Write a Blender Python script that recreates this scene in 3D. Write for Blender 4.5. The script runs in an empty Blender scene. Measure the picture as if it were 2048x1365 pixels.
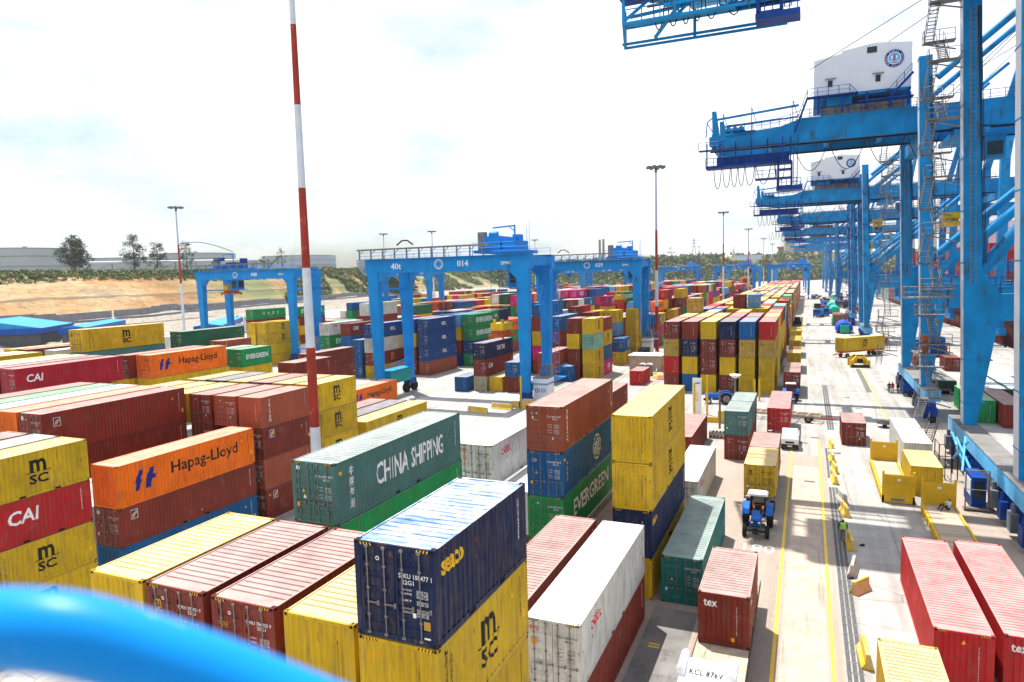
import bpy, bmesh, math, random
import numpy as np
from math import sin, cos, pi, radians, atan2, sqrt, hypot
from mathutils import Vector, Matrix
random.seed(7)
S = bpy.context.scene
COL = S.collection

# ------------------------------------------------------------------ camera
cd = bpy.data.cameras.new('camera'); cam = bpy.data.objects.new('camera', cd); COL.objects.link(cam)
cd.sensor_width = 36; cd.lens = 1376 / 2048 * 36; cd.clip_start = 0.05; cd.clip_end = 6000

X_ = Vector((0.919301, -0.012632, 0.393353)); Y_ = Vector((0.392685, 0.095919, -0.914657)); Z_ = Vector((-0.026177, 0.995309, 0.093139))     # world axes seen in camera space
cam.matrix_world = Matrix(((X_[0], X_[1], X_[2], 0), (Y_[0], Y_[1], Y_[2], 0), (Z_[0], Z_[1], Z_[2], 19.87), (0, 0, 0, 1)))
cd.dof.use_dof = True; cd.dof.focus_distance = 55; cd.dof.aperture_fstop = 2.5
S.camera = cam
S.render.resolution_x = 1024; S.render.resolution_y = 682
S.view_settings.view_transform = 'Standard'; S.view_settings.look = 'None'
S.view_settings.exposure = 0.72; S.view_settings.gamma = 1.0
S.view_settings.use_curve_mapping = False

# ------------------------------------------------------------------ sky and sun
SUN = Vector((-0.28, 0.26, 1.0)).normalized()
w = bpy.data.worlds.new('World'); S.world = w; w.use_nodes = True
nt = w.node_tree; nt.nodes.clear()
N = nt.nodes.new; L = nt.links.new
sky = N('ShaderNodeTexSky'); sky.sky_type = 'NISHITA'; sky.sun_disc = False
sky.sun_elevation = math.asin(SUN.z); sky.sun_rotation = atan2(SUN.x, SUN.y)
sky.dust_density = 2.0; sky.air_density = 1.0; sky.ozone_density = 1.5
tc = N('ShaderNodeTexCoord'); mp = N('ShaderNodeMapping'); mp.inputs['Scale'].default_value = (1.0, 1.0, 2.6)
no = N('ShaderNodeTexNoise'); no.inputs['Scale'].default_value = 1.7; no.inputs['Detail'].default_value = 7; no.inputs['Roughness'].default_value = .58
cr = N('ShaderNodeValToRGB'); cr.color_ramp.elements[0].position = .38; cr.color_ramp.elements[1].position = .60
mx = N('ShaderNodeMix'); mx.data_type = 'RGBA'; mx.inputs['B'].default_value = (10.6, 10.8, 11.1, 1)
bg = N('ShaderNodeBackground'); bg.inputs['Strength'].default_value = 0.078; out = N('ShaderNodeOutputWorld')
L(tc.outputs['Generated'], mp.inputs['Vector']); L(mp.outputs[0], no.inputs['Vector']); L(no.outputs['Fac'], cr.inputs['Fac'])
L(cr.outputs['Color'], mx.inputs['Factor']); tn = N('ShaderNodeMix'); tn.data_type = 'RGBA'; tn.blend_type = 'MULTIPLY'; tn.inputs['Factor'].default_value = 1; tn.inputs['B'].default_value = (1.20, 1.30, 1.36, 1); L(sky.outputs[0], tn.inputs['A']); L(tn.outputs['Result'], mx.inputs['A']); L(mx.outputs['Result'], bg.inputs['Color']); L(bg.outputs[0], out.inputs[0])
sd = bpy.data.lights.new('sun', 'SUN'); sd.energy = 4.8; sd.angle = radians(.53); sd.color = (1.0, .965, .90)
so = bpy.data.objects.new('sun', sd); COL.objects.link(so); so.rotation_euler = SUN.to_track_quat('Z', 'Y').to_euler(); so.location = (0, 0, 90)

# ------------------------------------------------------------------ materials
def newmat(name):
    m = bpy.data.materials.new(name); m.use_nodes = True
    return m, m.node_tree, m.node_tree.nodes['Principled BSDF']
def mathn(nt, op, a, b=None, clamp=False):
    n = nt.nodes.new('ShaderNodeMath'); n.operation = op; n.use_clamp = clamp
    for i, v in enumerate((a, b)):
        if v is None: continue
        if hasattr(v, 'links'): nt.links.new(v, n.inputs[i])
        else: n.inputs[i].default_value = v
    return n.outputs[0]
def noise(nt, scale, detail=4, rough=.55, vec=None, stretch=None, coord='Object'):
    n = nt.nodes.new('ShaderNodeTexNoise'); n.inputs['Scale'].default_value = scale
    n.inputs['Detail'].default_value = detail; n.inputs['Roughness'].default_value = rough
    if vec is None:
        t = nt.nodes.new('ShaderNodeTexCoord'); vec = t.outputs[coord]
    if stretch:
        m = nt.nodes.new('ShaderNodeMapping'); m.inputs['Scale'].default_value = stretch; nt.links.new(vec, m.inputs[0]); vec = m.outputs[0]
    nt.links.new(vec, n.inputs['Vector'])
    return n.outputs['Fac']
def ramp(nt, fac, stops):
    r = nt.nodes.new('ShaderNodeValToRGB'); e = r.color_ramp.elements
    while len(e) < len(stops): e.new(.5)
    for i, (p, c) in enumerate(stops):
        e[i].position = p; e[i].color = (c, c, c, 1) if not hasattr(c, '__len__') else (*c, 1)
    nt.links.new(fac, r.inputs[0]); return r.outputs[0]
def mixc(nt, fac, a, b, mode='MIX'):
    m = nt.nodes.new('ShaderNodeMix'); m.data_type = 'RGBA'; m.blend_type = mode
    for k, v in (('Factor', fac), ('A', a), ('B', b)):
        if hasattr(v, 'links'): nt.links.new(v, m.inputs[k])
        else: m.inputs[k].default_value = v if k == 'Factor' else (*v, 1)
    return m.outputs['Result']
def bump(nt, bs, h, strength=.3, dist=.02):
    b = nt.nodes.new('ShaderNodeBump'); b.inputs['Strength'].default_value = strength; b.inputs['Distance'].default_value = dist
    nt.links.new(h, b.inputs['Height']); nt.links.new(b.outputs[0], bs.inputs['Normal'])
def simple(name, col, rough=.55, metal=0, var=.15, scale=1.5, dirt=None, bumpy=0, coord='Object', stretch=None):
    m, nt, bs = newmat(name)
    bs.inputs['Specular IOR Level'].default_value = .18; bs.inputs['Roughness'].default_value = rough; bs.inputs['Metallic'].default_value = metal
    f = noise(nt, scale, 5, .6, stretch=stretch, coord=coord)
    c = ramp(nt, f, ((.3, tuple(max(0, v * (1 - var)) for v in col)), (.7, tuple(min(1, v * (1 + var)) for v in col))))
    if dirt:
        f2 = ramp(nt, noise(nt, dirt[1], 6, .65, stretch=dirt[3] if len(dirt) > 3 else None), ((dirt[2], 0), (dirt[2] + .14, 1)))
        c = mixc(nt, f2, c, dirt[0])
    nt.links.new(c, bs.inputs['Base Color'])
    if bumpy: bump(nt, bs, noise(nt, scale * 6, 5), .5, bumpy)
    return m
def container_paint(name, roof=False):
    m, nt, bs = newmat(name)
    oi = nt.nodes.new('ShaderNodeObjectInfo'); t = nt.nodes.new('ShaderNodeTexCoord')
    off = nt.nodes.new('ShaderNodeVectorMath'); off.operation = 'ADD'
    sc = nt.nodes.new('ShaderNodeVectorMath'); sc.operation = 'SCALE'; sc.inputs['Scale'].default_value = 37
    cb = nt.nodes.new('ShaderNodeCombineXYZ'); nt.links.new(oi.outputs['Random'], cb.inputs[0]); nt.links.new(oi.outputs['Random'], cb.inputs[1])
    nt.links.new(cb.outputs[0], sc.inputs[0]); nt.links.new(t.outputs['Object'], off.inputs[0]); nt.links.new(sc.outputs[0], off.inputs[1])
    v = off.outputs[0]; bs.inputs['Specular IOR Level'].default_value = .16
    base = oi.outputs['Color']
    big = ramp(nt, noise(nt, .55, 4, .6, vec=v), ((.3, .80), (.7, 1.12)))
    c = mixc(nt, 1, base, big, 'MULTIPLY')
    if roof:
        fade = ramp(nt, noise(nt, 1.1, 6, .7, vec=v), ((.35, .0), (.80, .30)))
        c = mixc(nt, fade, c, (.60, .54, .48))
        rust = ramp(nt, noise(nt, 2.2, 7, .75, vec=v), ((.62, 0), (.70, .75)))
        c = mixc(nt, rust, c, (.25, .12, .06))
        dirt = ramp(nt, noise(nt, .7, 3, .5, vec=v, stretch=(1, .5, 1)), ((.60, 0), (.8, .35)))
        c = mixc(nt, dirt, c, (.30, .24, .17))
        bs.inputs['Roughness'].default_value = .6
    else:
        st = ramp(nt, noise(nt, 2.6, 4, .65, vec=v, stretch=(2.6, 2.6, .28)), ((.48, 0), (.70, .46)))
        c = mixc(nt, st, c, (.12, .085, .06))
        rust = ramp(nt, noise(nt, 5.0, 7, .75, vec=v, stretch=(1, 1, .55)), ((.615, 0), (.650, .85)))
        c = mixc(nt, rust, c, (.16, .065, .03))
        pale = ramp(nt, noise(nt, .9, 3, .5, vec=v), ((.60, 0), (.85, .10)))
        c = mixc(nt, pale, c, (.62, .58, .52))
        bs.inputs['Roughness'].default_value = .42
        rr = ramp(nt, noise(nt, 3.0, 4, vec=v), ((.3, .32), (.7, .6))); nt.links.new(rr, bs.inputs['Roughness'])
    nt.links.new(c, bs.inputs['Base Color'])
    b1 = nt.nodes.new('ShaderNodeBump'); b1.inputs['Strength'].default_value = .35; b1.inputs['Distance'].default_value = .06; nt.links.new(noise(nt, 1.3, 3, .5, vec=v), b1.inputs['Height'])
    b2 = nt.nodes.new('ShaderNodeBump'); b2.inputs['Strength'].default_value = .12; b2.inputs['Distance'].default_value = .01; nt.links.new(noise(nt, 14, 3, vec=v), b2.inputs['Height']); nt.links.new(b1.outputs[0], b2.inputs['Normal']); nt.links.new(b2.outputs[0], bs.inputs['Normal'])
    return m
def peel_mat():
    m, nt, bs = newmat('peeling_blue_roof_paint'); bs.inputs['Roughness'].default_value = .6; t = nt.nodes.new('ShaderNodeTexCoord'); v = t.outputs['Object']
    a = ramp(nt, noise(nt, .9, 6, .7, vec=v, stretch=(.8, 2.2, 1)), ((.34, (.06, .15, .40)), (.46, (.24, .33, .50)), (.54, (.52, .54, .57)), (.68, (.60, .48, .36))))
    rs = ramp(nt, noise(nt, 3, 7, .75, vec=v), ((.62, 0), (.70, .8))); c = mixc(nt, rs, a, (.30, .16, .08)); nt.links.new(c, bs.inputs['Base Color']); return m
M = {}
M['paint'] = container_paint('container_paint'); M['roof'] = container_paint('container_roof_paint', True)
BLUE = (.012, .20, .52)
RUSTY = (.12, .055, .03)
M['crane'] = simple('crane_blue_steel', (.001, .225, .52), .55, 0, .25, .35, ((.04, .08, .12), .9, .55, (1, 1, .25)), coord='Object')
M['crane_light'] = simple('faded_light_blue_steel', (.10, .42, .72), .45, 0, .2, .5, ((.5, .6, .65), .7, .6, (1, 1, .3)))
M['dkblue'] = simple('dark_blue_steel', (.004, .045, .24), .5, 0, .3, .8, (RUSTY, 2, .66))
M['rtg'] = simple('yard_crane_blue', (.002, .235, .62), .5, 0, .14, .4, ((.03, .07, .12), 1.2, .62, (1, 1, .3)))
M['galv'] = simple('galvanised_steel', (.21, .20, .19), .5, .4, .35, 2.0, (RUSTY, 3, .58))
M['steel'] = simple('bare_steel', (.42, .42, .42), .35, .7, .2, 4)
M['white'] = simple('white_paint', (.80, .81, .82), .45, 0, .05, .6, ((.45, .42, .38), 1.2, .66, (1, 1, .3)))
M['house'] = simple('white_corrugated_cladding', (.80, .81, .84), .45, 0, .04, .5)
M['dark'] = simple('dark_grease_black', (.02, .02, .022), .6, 0, .5, 3)
M['tyre'] = simple('tyre_rubber', (.018, .018, .019), .85, 0, .3, 6, ((.12, .10, .08), 4, .62))
M['yellow'] = simple('yellow_painted_steel', (.68, .42, .02), .45, 0, .14, .9, (RUSTY, 3, .64))
M['orange'] = simple('orange_painted_steel', (.48, .085, .012), .45, 0, .2, 1.2, ((.08, .04, .02), 2.5, .60))
M['glass'] = simple('dark_window_glass', (.03, .045, .05), .08, 0, .3, 1)
M['green_plastic'] = simple('green_tarpaulin', (.02, .42, .28), .5, 0, .2, 1.5, bumpy=.05)
M['blue_plastic'] = simple('blue_tarpaulin', (.01, .06, .50), .45, 0, .25, 1.2, bumpy=.05)
M['brown_load'] = simple('brown_tarpaulin', (.20, .11, .08), .7, 0, .3, 1.5, bumpy=.05)
M['tractor'] = simple('tractor_blue_paint', (.01, .13, .50), .3, 0, .12, 2)
M['red'] = simple('mast_red_paint', (.34, .035, .022), .5, 0, .2, .8, ((.45, .2, .15), 1.2, .6))
M['mastwhite'] = simple('mast_white_paint', (.62, .66, .72), .5, 0, .1, .8, ((.35, .33, .33), 1.4, .64, (1, 1, .3)))
M['rubber_grey'] = simple('grey_plastic', (.16, .18, .2), .5, 0, .1, 2)
M['concrete'] = simple('barrier_concrete', (.46, .42, .36), .85, 0, .25, 2.5, ((.13, .11, .09), 3, .6), .02)
M['barrier_yellow'] = simple('worn_yellow_barrier_paint', (.72, .47, .05), .7, 0, .2, 2, ((.50, .46, .40), 2.2, .50), .02)
M['timber'] = simple('flat_rack_timber_deck', (.46, .36, .27), .8, 0, .3, 1.5, ((.14, .1, .07), 3, .6, (1, .15, 1)))
M['peel'] = peel_mat()
M['skin'] = simple('skin', (.10, .05, .03), .5); M['orange_cloth'] = simple('orange_overall', (.55, .08, .02), .8, 0, .2, 6)
M['red_cloth'] = simple('red_overall', (.40, .02, .02), .8, 0, .2, 6); M['hivis'] = simple('green_yellow_vest', (.35, .75, .06), .7, 0, .1, 6)
M['dark_cloth'] = simple('dark_clothes', (.02, .022, .03), .85, 0, .3, 6); M['khaki'] = simple('khaki_trousers', (.20, .12, .06), .85, 0, .2, 6)
M['white_cloth'] = simple('white_shirt', (.6, .65, .66), .85, 0, .1, 6)
M['bark'] = simple('bark', (.10, .075, .055), .9, 0, .3, 3)
M['leaf_dark'] = simple('dark_foliage', (.035, .062, .028), .7, 0, .55, .5)
M['leaf'] = simple('green_foliage', (.085, .150, .032), .7, 0, .5, .3)
M['leaf_dry'] = simple('dry_foliage', (.24, .22, .08), .8, 0, .4, .3)
M['tank'] = simple('tank_grey_paint', (.42, .47, .56), .5, 0, .08, .08, ((.22, .2, .2), .2, .64, (1, 1, .12)))
M['blueroof'] = simple('blue_sheet_roof', (.02, .28, .62), .4, 0, .15, .3)
M['bluewall'] = simple('blue_fascia', (.005, .075, .36), .45, 0, .15, .3)
M['brick'] = simple('red_brown_cladding', (.28, .10, .07), .7, 0, .15, .05)
M['logo_black'] = simple('black_lettering', (.012, .012, .012), .5); M['logo_white'] = simple('white_lettering', (.8, .8, .8), .5, 0, .1, 8)
M['logo_navy'] = simple('navy_lettering', (.01, .02, .22), .5); M['logo_red'] = simple('red_lettering', (.65, .015, .03), .5)
M['logo_yellow'] = simple('yellow_lettering', (.8, .45, .01), .5); M['logo_gold'] = simple('gold_lettering', (.5, .28, .05), .5)
M['logo_orange'] = simple('orange_sticker', (.85, .32, .01), .5)
M['earth'] = None
def ground_mat():
    m, nt, bs = newmat('yard_concrete'); bs.inputs['Roughness'].default_value = .85
    t = nt.nodes.new('ShaderNodeTexCoord'); v = t.outputs['Object']
    a = ramp(nt, noise(nt, .035, 6, .6, vec=v), ((.3, (.35, .325, .295)), (.7, (.48, .455, .425))))
    b = ramp(nt, noise(nt, .45, 7, .7, vec=v), ((.35, .80), (.65, 1.06)))
    c = mixc(nt, 1, a, b, 'MULTIPLY')
    tr = ramp(nt, noise(nt, .8, 5, .6, vec=v, stretch=(1, .045, 1)), ((.46, 0), (.66, .6)))
    c = mixc(nt, tr, c, (.20, .185, .165))
    oil = ramp(nt, noise(nt, .22, 7, .75, vec=v), ((.62, 0), (.70, .7)))
    c = mixc(nt, oil, c, (.12, .105, .09))
    cv = nt.nodes.new('ShaderNodeTexVoronoi'); cv.feature = 'DISTANCE_TO_EDGE'; cv.inputs['Scale'].default_value = .11; nt.links.new(v, cv.inputs['Vector']); ck = ramp(nt, cv.outputs['Distance'], ((.0, .7), (.006, 0))); c = mixc(nt, ck, c, (.14, .13, .12))
    br = nt.nodes.new('ShaderNodeTexBrick'); br.inputs['Scale'].default_value = 1; br.inputs['Brick Width'].default_value = 6.1; br.inputs['Row Height'].default_value = 4.6
    br.inputs['Mortar Size'].default_value = .03; br.inputs['Color1'].default_value = (1, 1, 1, 1); br.inputs['Color2'].default_value = (.9, .9, .9, 1); br.inputs['Mortar'].default_value = (.62, .60, .58, 1); br.offset = 0
    nt.links.new(v, br.inputs['Vector']); c = mixc(nt, 1, c, br.outputs['Color'], 'MULTIPLY')
    nt.links.new(c, bs.inputs['Base Color']); bump(nt, bs, noise(nt, 9, 6, vec=v), .25, .02); return m
def paver_mat():
    m, nt, bs = newmat('block_paving'); bs.inputs['Roughness'].default_value = .85
    t = nt.nodes.new('ShaderNodeTexCoord'); v = t.outputs['Object']
    a = ramp(nt, noise(nt, .12, 6, .6, vec=v, stretch=(1, .25, 1)), ((.3, (.32, .26, .21)), (.7, (.47, .385, .32))))
    tr = ramp(nt, noise(nt, 1.3, 5, .6, vec=v, stretch=(1, .03, 1)), ((.50, 0), (.70, .42)))
    c = mixc(nt, tr, a, (.27, .20, .15))
    oil = ramp(nt, noise(nt, .35, 7, .7, vec=v, stretch=(1, .4, 1)), ((.62, 0), (.72, .6)))
    c = mixc(nt, oil, c, (.15, .13, .115))
    mpn = nt.nodes.new('ShaderNodeMapping'); mpn.inputs['Rotation'].default_value = (0, 0, radians(45)); nt.links.new(v, mpn.inputs[0])
    br = nt.nodes.new('ShaderNodeTexBrick'); br.inputs['Scale'].default_value = 1; br.inputs['Brick Width'].default_value = .26; br.inputs['Row Height'].default_value = .13
    br.inputs['Mortar Size'].default_value = .008; br.inputs['Color1'].default_value = (1.0, 1.0, 1.0, 1); br.inputs['Color2'].default_value = (.86, .86, .88, 1); br.inputs['Mortar'].default_value = (.55, .53, .5, 1)
    nt.links.new(mpn.outputs[0], br.inputs['Vector']); c = mixc(nt, 1, c, br.outputs['Color'], 'MULTIPLY')
    nt.links.new(c, bs.inputs['Base Color']); bump(nt, bs, br.outputs['Fac'], -.3, .01); return m
M['ground'] = ground_mat(); M['paver'] = paver_mat()
M['asphalt'] = simple('dark_patched_concrete', (.20, .19, .18), .85, 0, .3, .5, ((.08, .08, .08), .7, .58))
M['line'] = simple('yellow_lane_paint', (.85, .55, .06), .6, 0, .1, .8, ((.45, .36, .25), 2.6, .57))
M['white_line'] = simple('white_road_paint', (.75, .74, .7), .6, 0, .1, .8, ((.4, .36, .3), 3.0, .55))
M['grate'] = simple('drain_grating_iron', (.11, .11, .115), .6, .4, .25, 3, ((.25, .22, .2), 2, .6))
M['hole'] = simple('unlit_black_gap', (.006, .006, .006), .9)

# ------------------------------------------------------------------ mesh helpers
class MB:
    def __init__(s): s.v = []; s.f = []; s.mi = []; s.cur = 0
    def quad(s, a, b, c, d): n = len(s.v); s.v += [tuple(a), tuple(b), tuple(c), tuple(d)]; s.f.append((n, n+1, n+2, n+3)); s.mi.append(s.cur)
    def hexa(s, p):
        n = len(s.v); s.v += [tuple(q) for q in p]
        for f in ((0,3,2,1),(4,5,6,7),(0,1,5,4),(1,2,6,5),(2,3,7,6),(3,0,4,7)): s.f.append(tuple(n+i for i in f)); s.mi.append(s.cur)
        return s
    def box(s, x0, x1, y0, y1, z0, z1):
        return s.hexa(((x0,y0,z0),(x1,y0,z0),(x1,y1,z0),(x0,y1,z0),(x0,y0,z1),(x1,y0,z1),(x1,y1,z1),(x0,y1,z1)))
    def beam(s, p, q, w, h, w2=None, h2=None, up=(0,0,1)):
        p = Vector(p); q = Vector(q); d = (q-p).normalized(); u = Vector(up)
        if abs(d.dot(u)) > .98: u = Vector((0,1,0))
        r = d.cross(u).normalized(); u = r.cross(d); w2 = w2 or w; h2 = h2 or h
        P = []
        for c, a, b in ((p, w, h), (q, w2, h2)):
            P += [c - r*a/2 - u*b/2, c + r*a/2 - u*b/2, c + r*a/2 + u*b/2, c - r*a/2 + u*b/2]
        return s.hexa(P)
    def tube(s, p, q, r, n=8, r2=None, cap=True):
        p = Vector(p); q = Vector(q); d = (q-p).normalized(); u = Vector((0,0,1)) if abs(d.z) < .95 else Vector((0,1,0))
        a = d.cross(u).normalized(); b = a.cross(d); r2 = r if r2 is None else r2; k = len(s.v)
        for c, R in ((p, r), (q, r2)):
            for i in range(n): t = 2*pi*i/n; s.v.append(tuple(c + a*R*cos(t) + b*R*sin(t)))
        for i in range(n): j = (i+1) % n; s.f.append((k+i, k+j, k+n+j, k+n+i)); s.mi.append(s.cur)
        if cap: s.f.append(tuple(k+i for i in reversed(range(n)))); s.f.append(tuple(k+n+i for i in range(n))); s.mi += [s.cur, s.cur]
        return s
    def path(s, pts, r, n=6):
        for a, b in zip(pts, pts[1:]): s.tube(a, b, r, n, cap=True)
        return s
    def prism(s, prof, y0, y1, axis='y'):
        k = len(s.v); n = len(prof)
        for y in (y0, y1):
            for a, b in prof: s.v.append((a, y, b) if axis == 'y' else ((y, a, b) if axis == 'x' else (a, b, y)))
        for i in range(n): j = (i+1) % n; s.f.append((k+i, k+j, k+n+j, k+n+i)); s.mi.append(s.cur)
        s.f.append(tuple(k+i for i in reversed(range(n)))); s.f.append(tuple(k+n+i for i in range(n))); s.mi += [s.cur, s.cur]
        return s
    def mesh(s, name, mats, smooth=False):
        me = bpy.data.meshes.new(name); me.from_pydata(s.v, [], s.f)
        for m in (mats if isinstance(mats, (list, tuple)) else [mats]): me.materials.append(m)
        if max(s.mi, default=0) > 0: me.polygons.foreach_set('material_index', s.mi)
        bm = bmesh.new(); bm.from_mesh(me); bmesh.ops.recalc_face_normals(bm, faces=bm.faces)
        if smooth:
            for f in bm.faces: f.smooth = True
        bm.to_mesh(me); bm.free()
        if smooth: 
            try: me.set_sharp_from_angle(angle=radians(40))
            except Exception: pass
        return me
    def build(s, name, mats, parent=None, smooth=False, loc=None):
        return put(name, s.mesh(name, mats, smooth), parent, loc)
def put(name, me, parent=None, loc=None, rz=0, color=None):
    o = bpy.data.objects.new(name, me); COL.objects.link(o)
    if parent: o.parent = parent
    if loc: o.location = loc
    if rz: o.rotation_euler = (0, 0, rz)
    if color: o.color = (*color, 1)
    return o
def tag(o, label=None, cat=None, group=None, kind=None):
    if label: o['label'] = label
    if cat: o['category'] = cat
    if group: o['group'] = group
    if kind: o['kind'] = kind
    return o
def thing(name, label, cat, loc=(0,0,0), rz=0, group=None):
    o = bpy.data.objects.new(name, None); COL.objects.link(o); o.location = loc; o.rotation_euler = (0,0,rz); o.empty_display_size = .3
    return tag(o, label, cat, group)
KIDS = {}
def copy_tree(o, loc, rz=0, label=None, parent=None, skip=()):
    def rec(a, par):
        c = a.copy(); COL.objects.link(c)
        if par: c.parent = par
        for ch in a.children:
            if ch.name.split('.')[0] in skip: continue
            rec(ch, c)
        return c
    c = rec(o, parent); c.location = loc; c.rotation_euler = (0,0,rz)
    if label: c['label'] = label
    return c

# text turned into flat meshes
TXT = {}
TS = bpy.data.scenes.new('text_workbench')
def text_mesh(s, w=None, h=None, bold=.0, shear=0, spacing=1.0, line=.85):
    key = (s, w, h, bold, shear, spacing)
    if key in TXT: return TXT[key]
    cu = bpy.data.curves.new('lettering', 'FONT'); cu.body = s; cu.size = 1; cu.offset = bold; cu.shear = shear; cu.space_character = spacing; cu.space_line = line
    cu.resolution_u = 2; cu.fill_mode = 'FRONT'; cu.align_x = 'CENTER'
    ob = bpy.data.objects.new('lettering', cu); TS.collection.objects.link(ob)
    me = bpy.data.meshes.new_from_object(ob)
    bpy.data.objects.remove(ob); bpy.data.curves.remove(cu)
    co = np.empty(len(me.vertices)*3); me.vertices.foreach_get('co', co); co = co.reshape(-1, 3)
    if len(co):
        mn, mxx = co.min(0), co.max(0); co -= (mn+mxx)/2; sx = (mxx-mn)[0]; sy = (mxx-mn)[1]
        kx = (w/sx) if w else (h/sy if h else 1); ky = (h/sy) if h else kx
        co[:, 0] *= kx; co[:, 1] *= ky; co[:, 2] = 0
    V = co; F = [tuple(p.vertices) for p in me.polygons]; bpy.data.meshes.remove(me)
    TXT[key] = (V, F); return TXT[key]
def text_on(name, s, mat, origin, right, up, w=None, h=None, parent=None, bold=0, shear=0, spacing=1.0, line=.85):
    V, F = text_mesh(s, w, h, bold, shear, spacing, line)
    o = Vector(origin); r = Vector(right); u = Vector(up)
    me = bpy.data.meshes.new(name); me.from_pydata([tuple(o + r*a[0] + u*a[1]) for a in V], [], F); me.materials.append(mat)
    return put(name, me, parent)
# ------------------------------------------------------------------ shipping containers
W = 2.438
def cprof(a, b, pitch, dep):
    pts = []; n = int((b-a)/pitch); s0 = a + ((b-a) - n*pitch)/2; pts.append((a, 0))
    for i in range(n):
        s = s0 + i*pitch
        pts += [(s+.0*pitch, 0), (s+.25*pitch, dep), (s+.5*pitch, dep), (s+.75*pitch, 0)]
    pts.append((b, 0)); return pts
def pdepth(pts, y):
    for (a, d), (b, e) in zip(pts, pts[1:]):
        if a <= y <= b: return d if b == a else d + (e-d)*(y-a)/(b-a)
    return 0
SP = {}
def rprof(a, b, pitch, dep):
    n = int((b-a)/pitch); s0 = a + ((b-a)-n*pitch)/2; pts = [(a, 0)]
    for i in range(n): s = s0+i*pitch; pts += [(s+.36*pitch, 0), (s+.42*pitch, dep), (s+.58*pitch, dep), (s+.64*pitch, 0)]
    pts.append((b, 0)); return pts
def side_prof(Ln):
    if Ln not in SP: SP[Ln] = cprof(-Ln/2+.13, Ln/2-.13, .278, .036)
    return SP[Ln]
END_P = cprof(-W/2+.13, W/2-.13, .243, .045)
CM = {}
def body_mesh(Ln, h, df, lod):
    """df: doors on the -y end. side walls, plain end, posts, rails, floor"""
    k = ('body', Ln, h, df, lod)
    if k in CM: return CM[k]
    m = MB(); X = W/2; Y = Ln/2; zb, zt = .16, h-.07
    for sgn in (-1, 1):
        P = side_prof(Ln)
        for (a, d), (b, e) in zip(P, P[1:]):
            if b-a < 1e-5: continue
            m.quad((sgn*(X-.008-d), a, zb), (sgn*(X-.008-e), b, zb), (sgn*(X-.008-e), b, zt), (sgn*(X-.008-d), a, zt))
        m.box(min(sgn*(X-.055), sgn*X), max(sgn*(X-.055), sgn*X), -Y+.17, Y-.17, 0.01, zb)
        m.box(min(sgn*(X-.06), sgn*X), max(sgn*(X-.06), sgn*X), -Y+.17, Y-.17, zt, h-.012)
    ey = Y if df else -Y; s = 1 if df else -1
    for (a, d), (b, e) in zip(END_P, END_P[1:]):
        if b-a < 1e-5: continue
        m.quad((a, ey-s*(.01+d), zb), (b, ey-s*(.01+e), zb), (b, ey-s*(.01+e), zt-.03), (a, ey-s*(.01+d), zt-.03))
    for yy in (-Y, Y-.06):
        m.box(-X+.16, X-.16, yy, yy+.06, .01, .16); m.box(-X+.16, X-.16, yy, yy+.06, h-.12, h-.012)
    for sx in (-1, 1):
        for sy in (-1, 1):
            x0, x1 = sorted((sx*(X-.16 if lod == 0 else X-.13), sx*X)); y0, y1 = sorted((sy*(Y-.14), sy*Y))
            m.box(x0, x1, y0, y1, .118 if lod == 0 else 0, h-.118 if lod == 0 else h)
    m.quad((-X+.03, -Y+.03, .12), (X-.03, -Y+.03, .12), (X-.03, Y-.03, .12), (-X+.03, Y-.03, .12))
    if lod:   # simple dark forklift pockets are left to the near ones
        pass
    CM[k] = m.mesh('body', M['paint']); return CM[k]
def roof_mesh(Ln, h):
    k = ('roof', Ln, h)
    if k in CM: return CM[k]
    m = MB(); X = W/2-.06; Y = Ln/2; P = rprof(-Y+.45, Y-.45, .30, .040); P = [(-Y+.06, 0)] + P + [(Y-.06, 0)]
    z = h-.034
    xs = [-X, -X+.14, X-.14, X]
    for (a, d), (b, e) in zip(P, P[1:]):
        if b-a < 1e-5: continue
        m.quad((-X+.14, a, z-d), (X-.14, a, z-d), (X-.14, b, z-e), (-X+.14, b, z-e))
        for sg in (-1, 1):
            m.quad((sg*X, a, z), (sg*(X-.14), a, z-d), (sg*(X-.14), b, z-e), (sg*X, b, z))
    m.box(-X, X, -Y+.17, -Y+.06, h-.02, h-.008); m.box(-X, X, Y-.17, Y-.06, h-.02, h-.008)
    for sg in (-1, 1):   # faded top faces of the side rails, their sunlit brightness mixed in too
        x0, x1 = sorted((sg*(X), sg*(X+.056))); m.box(x0, x1, -Y+.17, Y-.17, h-.0125, h-.008)
    CM[k] = m.mesh('roof', M['roof']); return CM[k]
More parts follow.
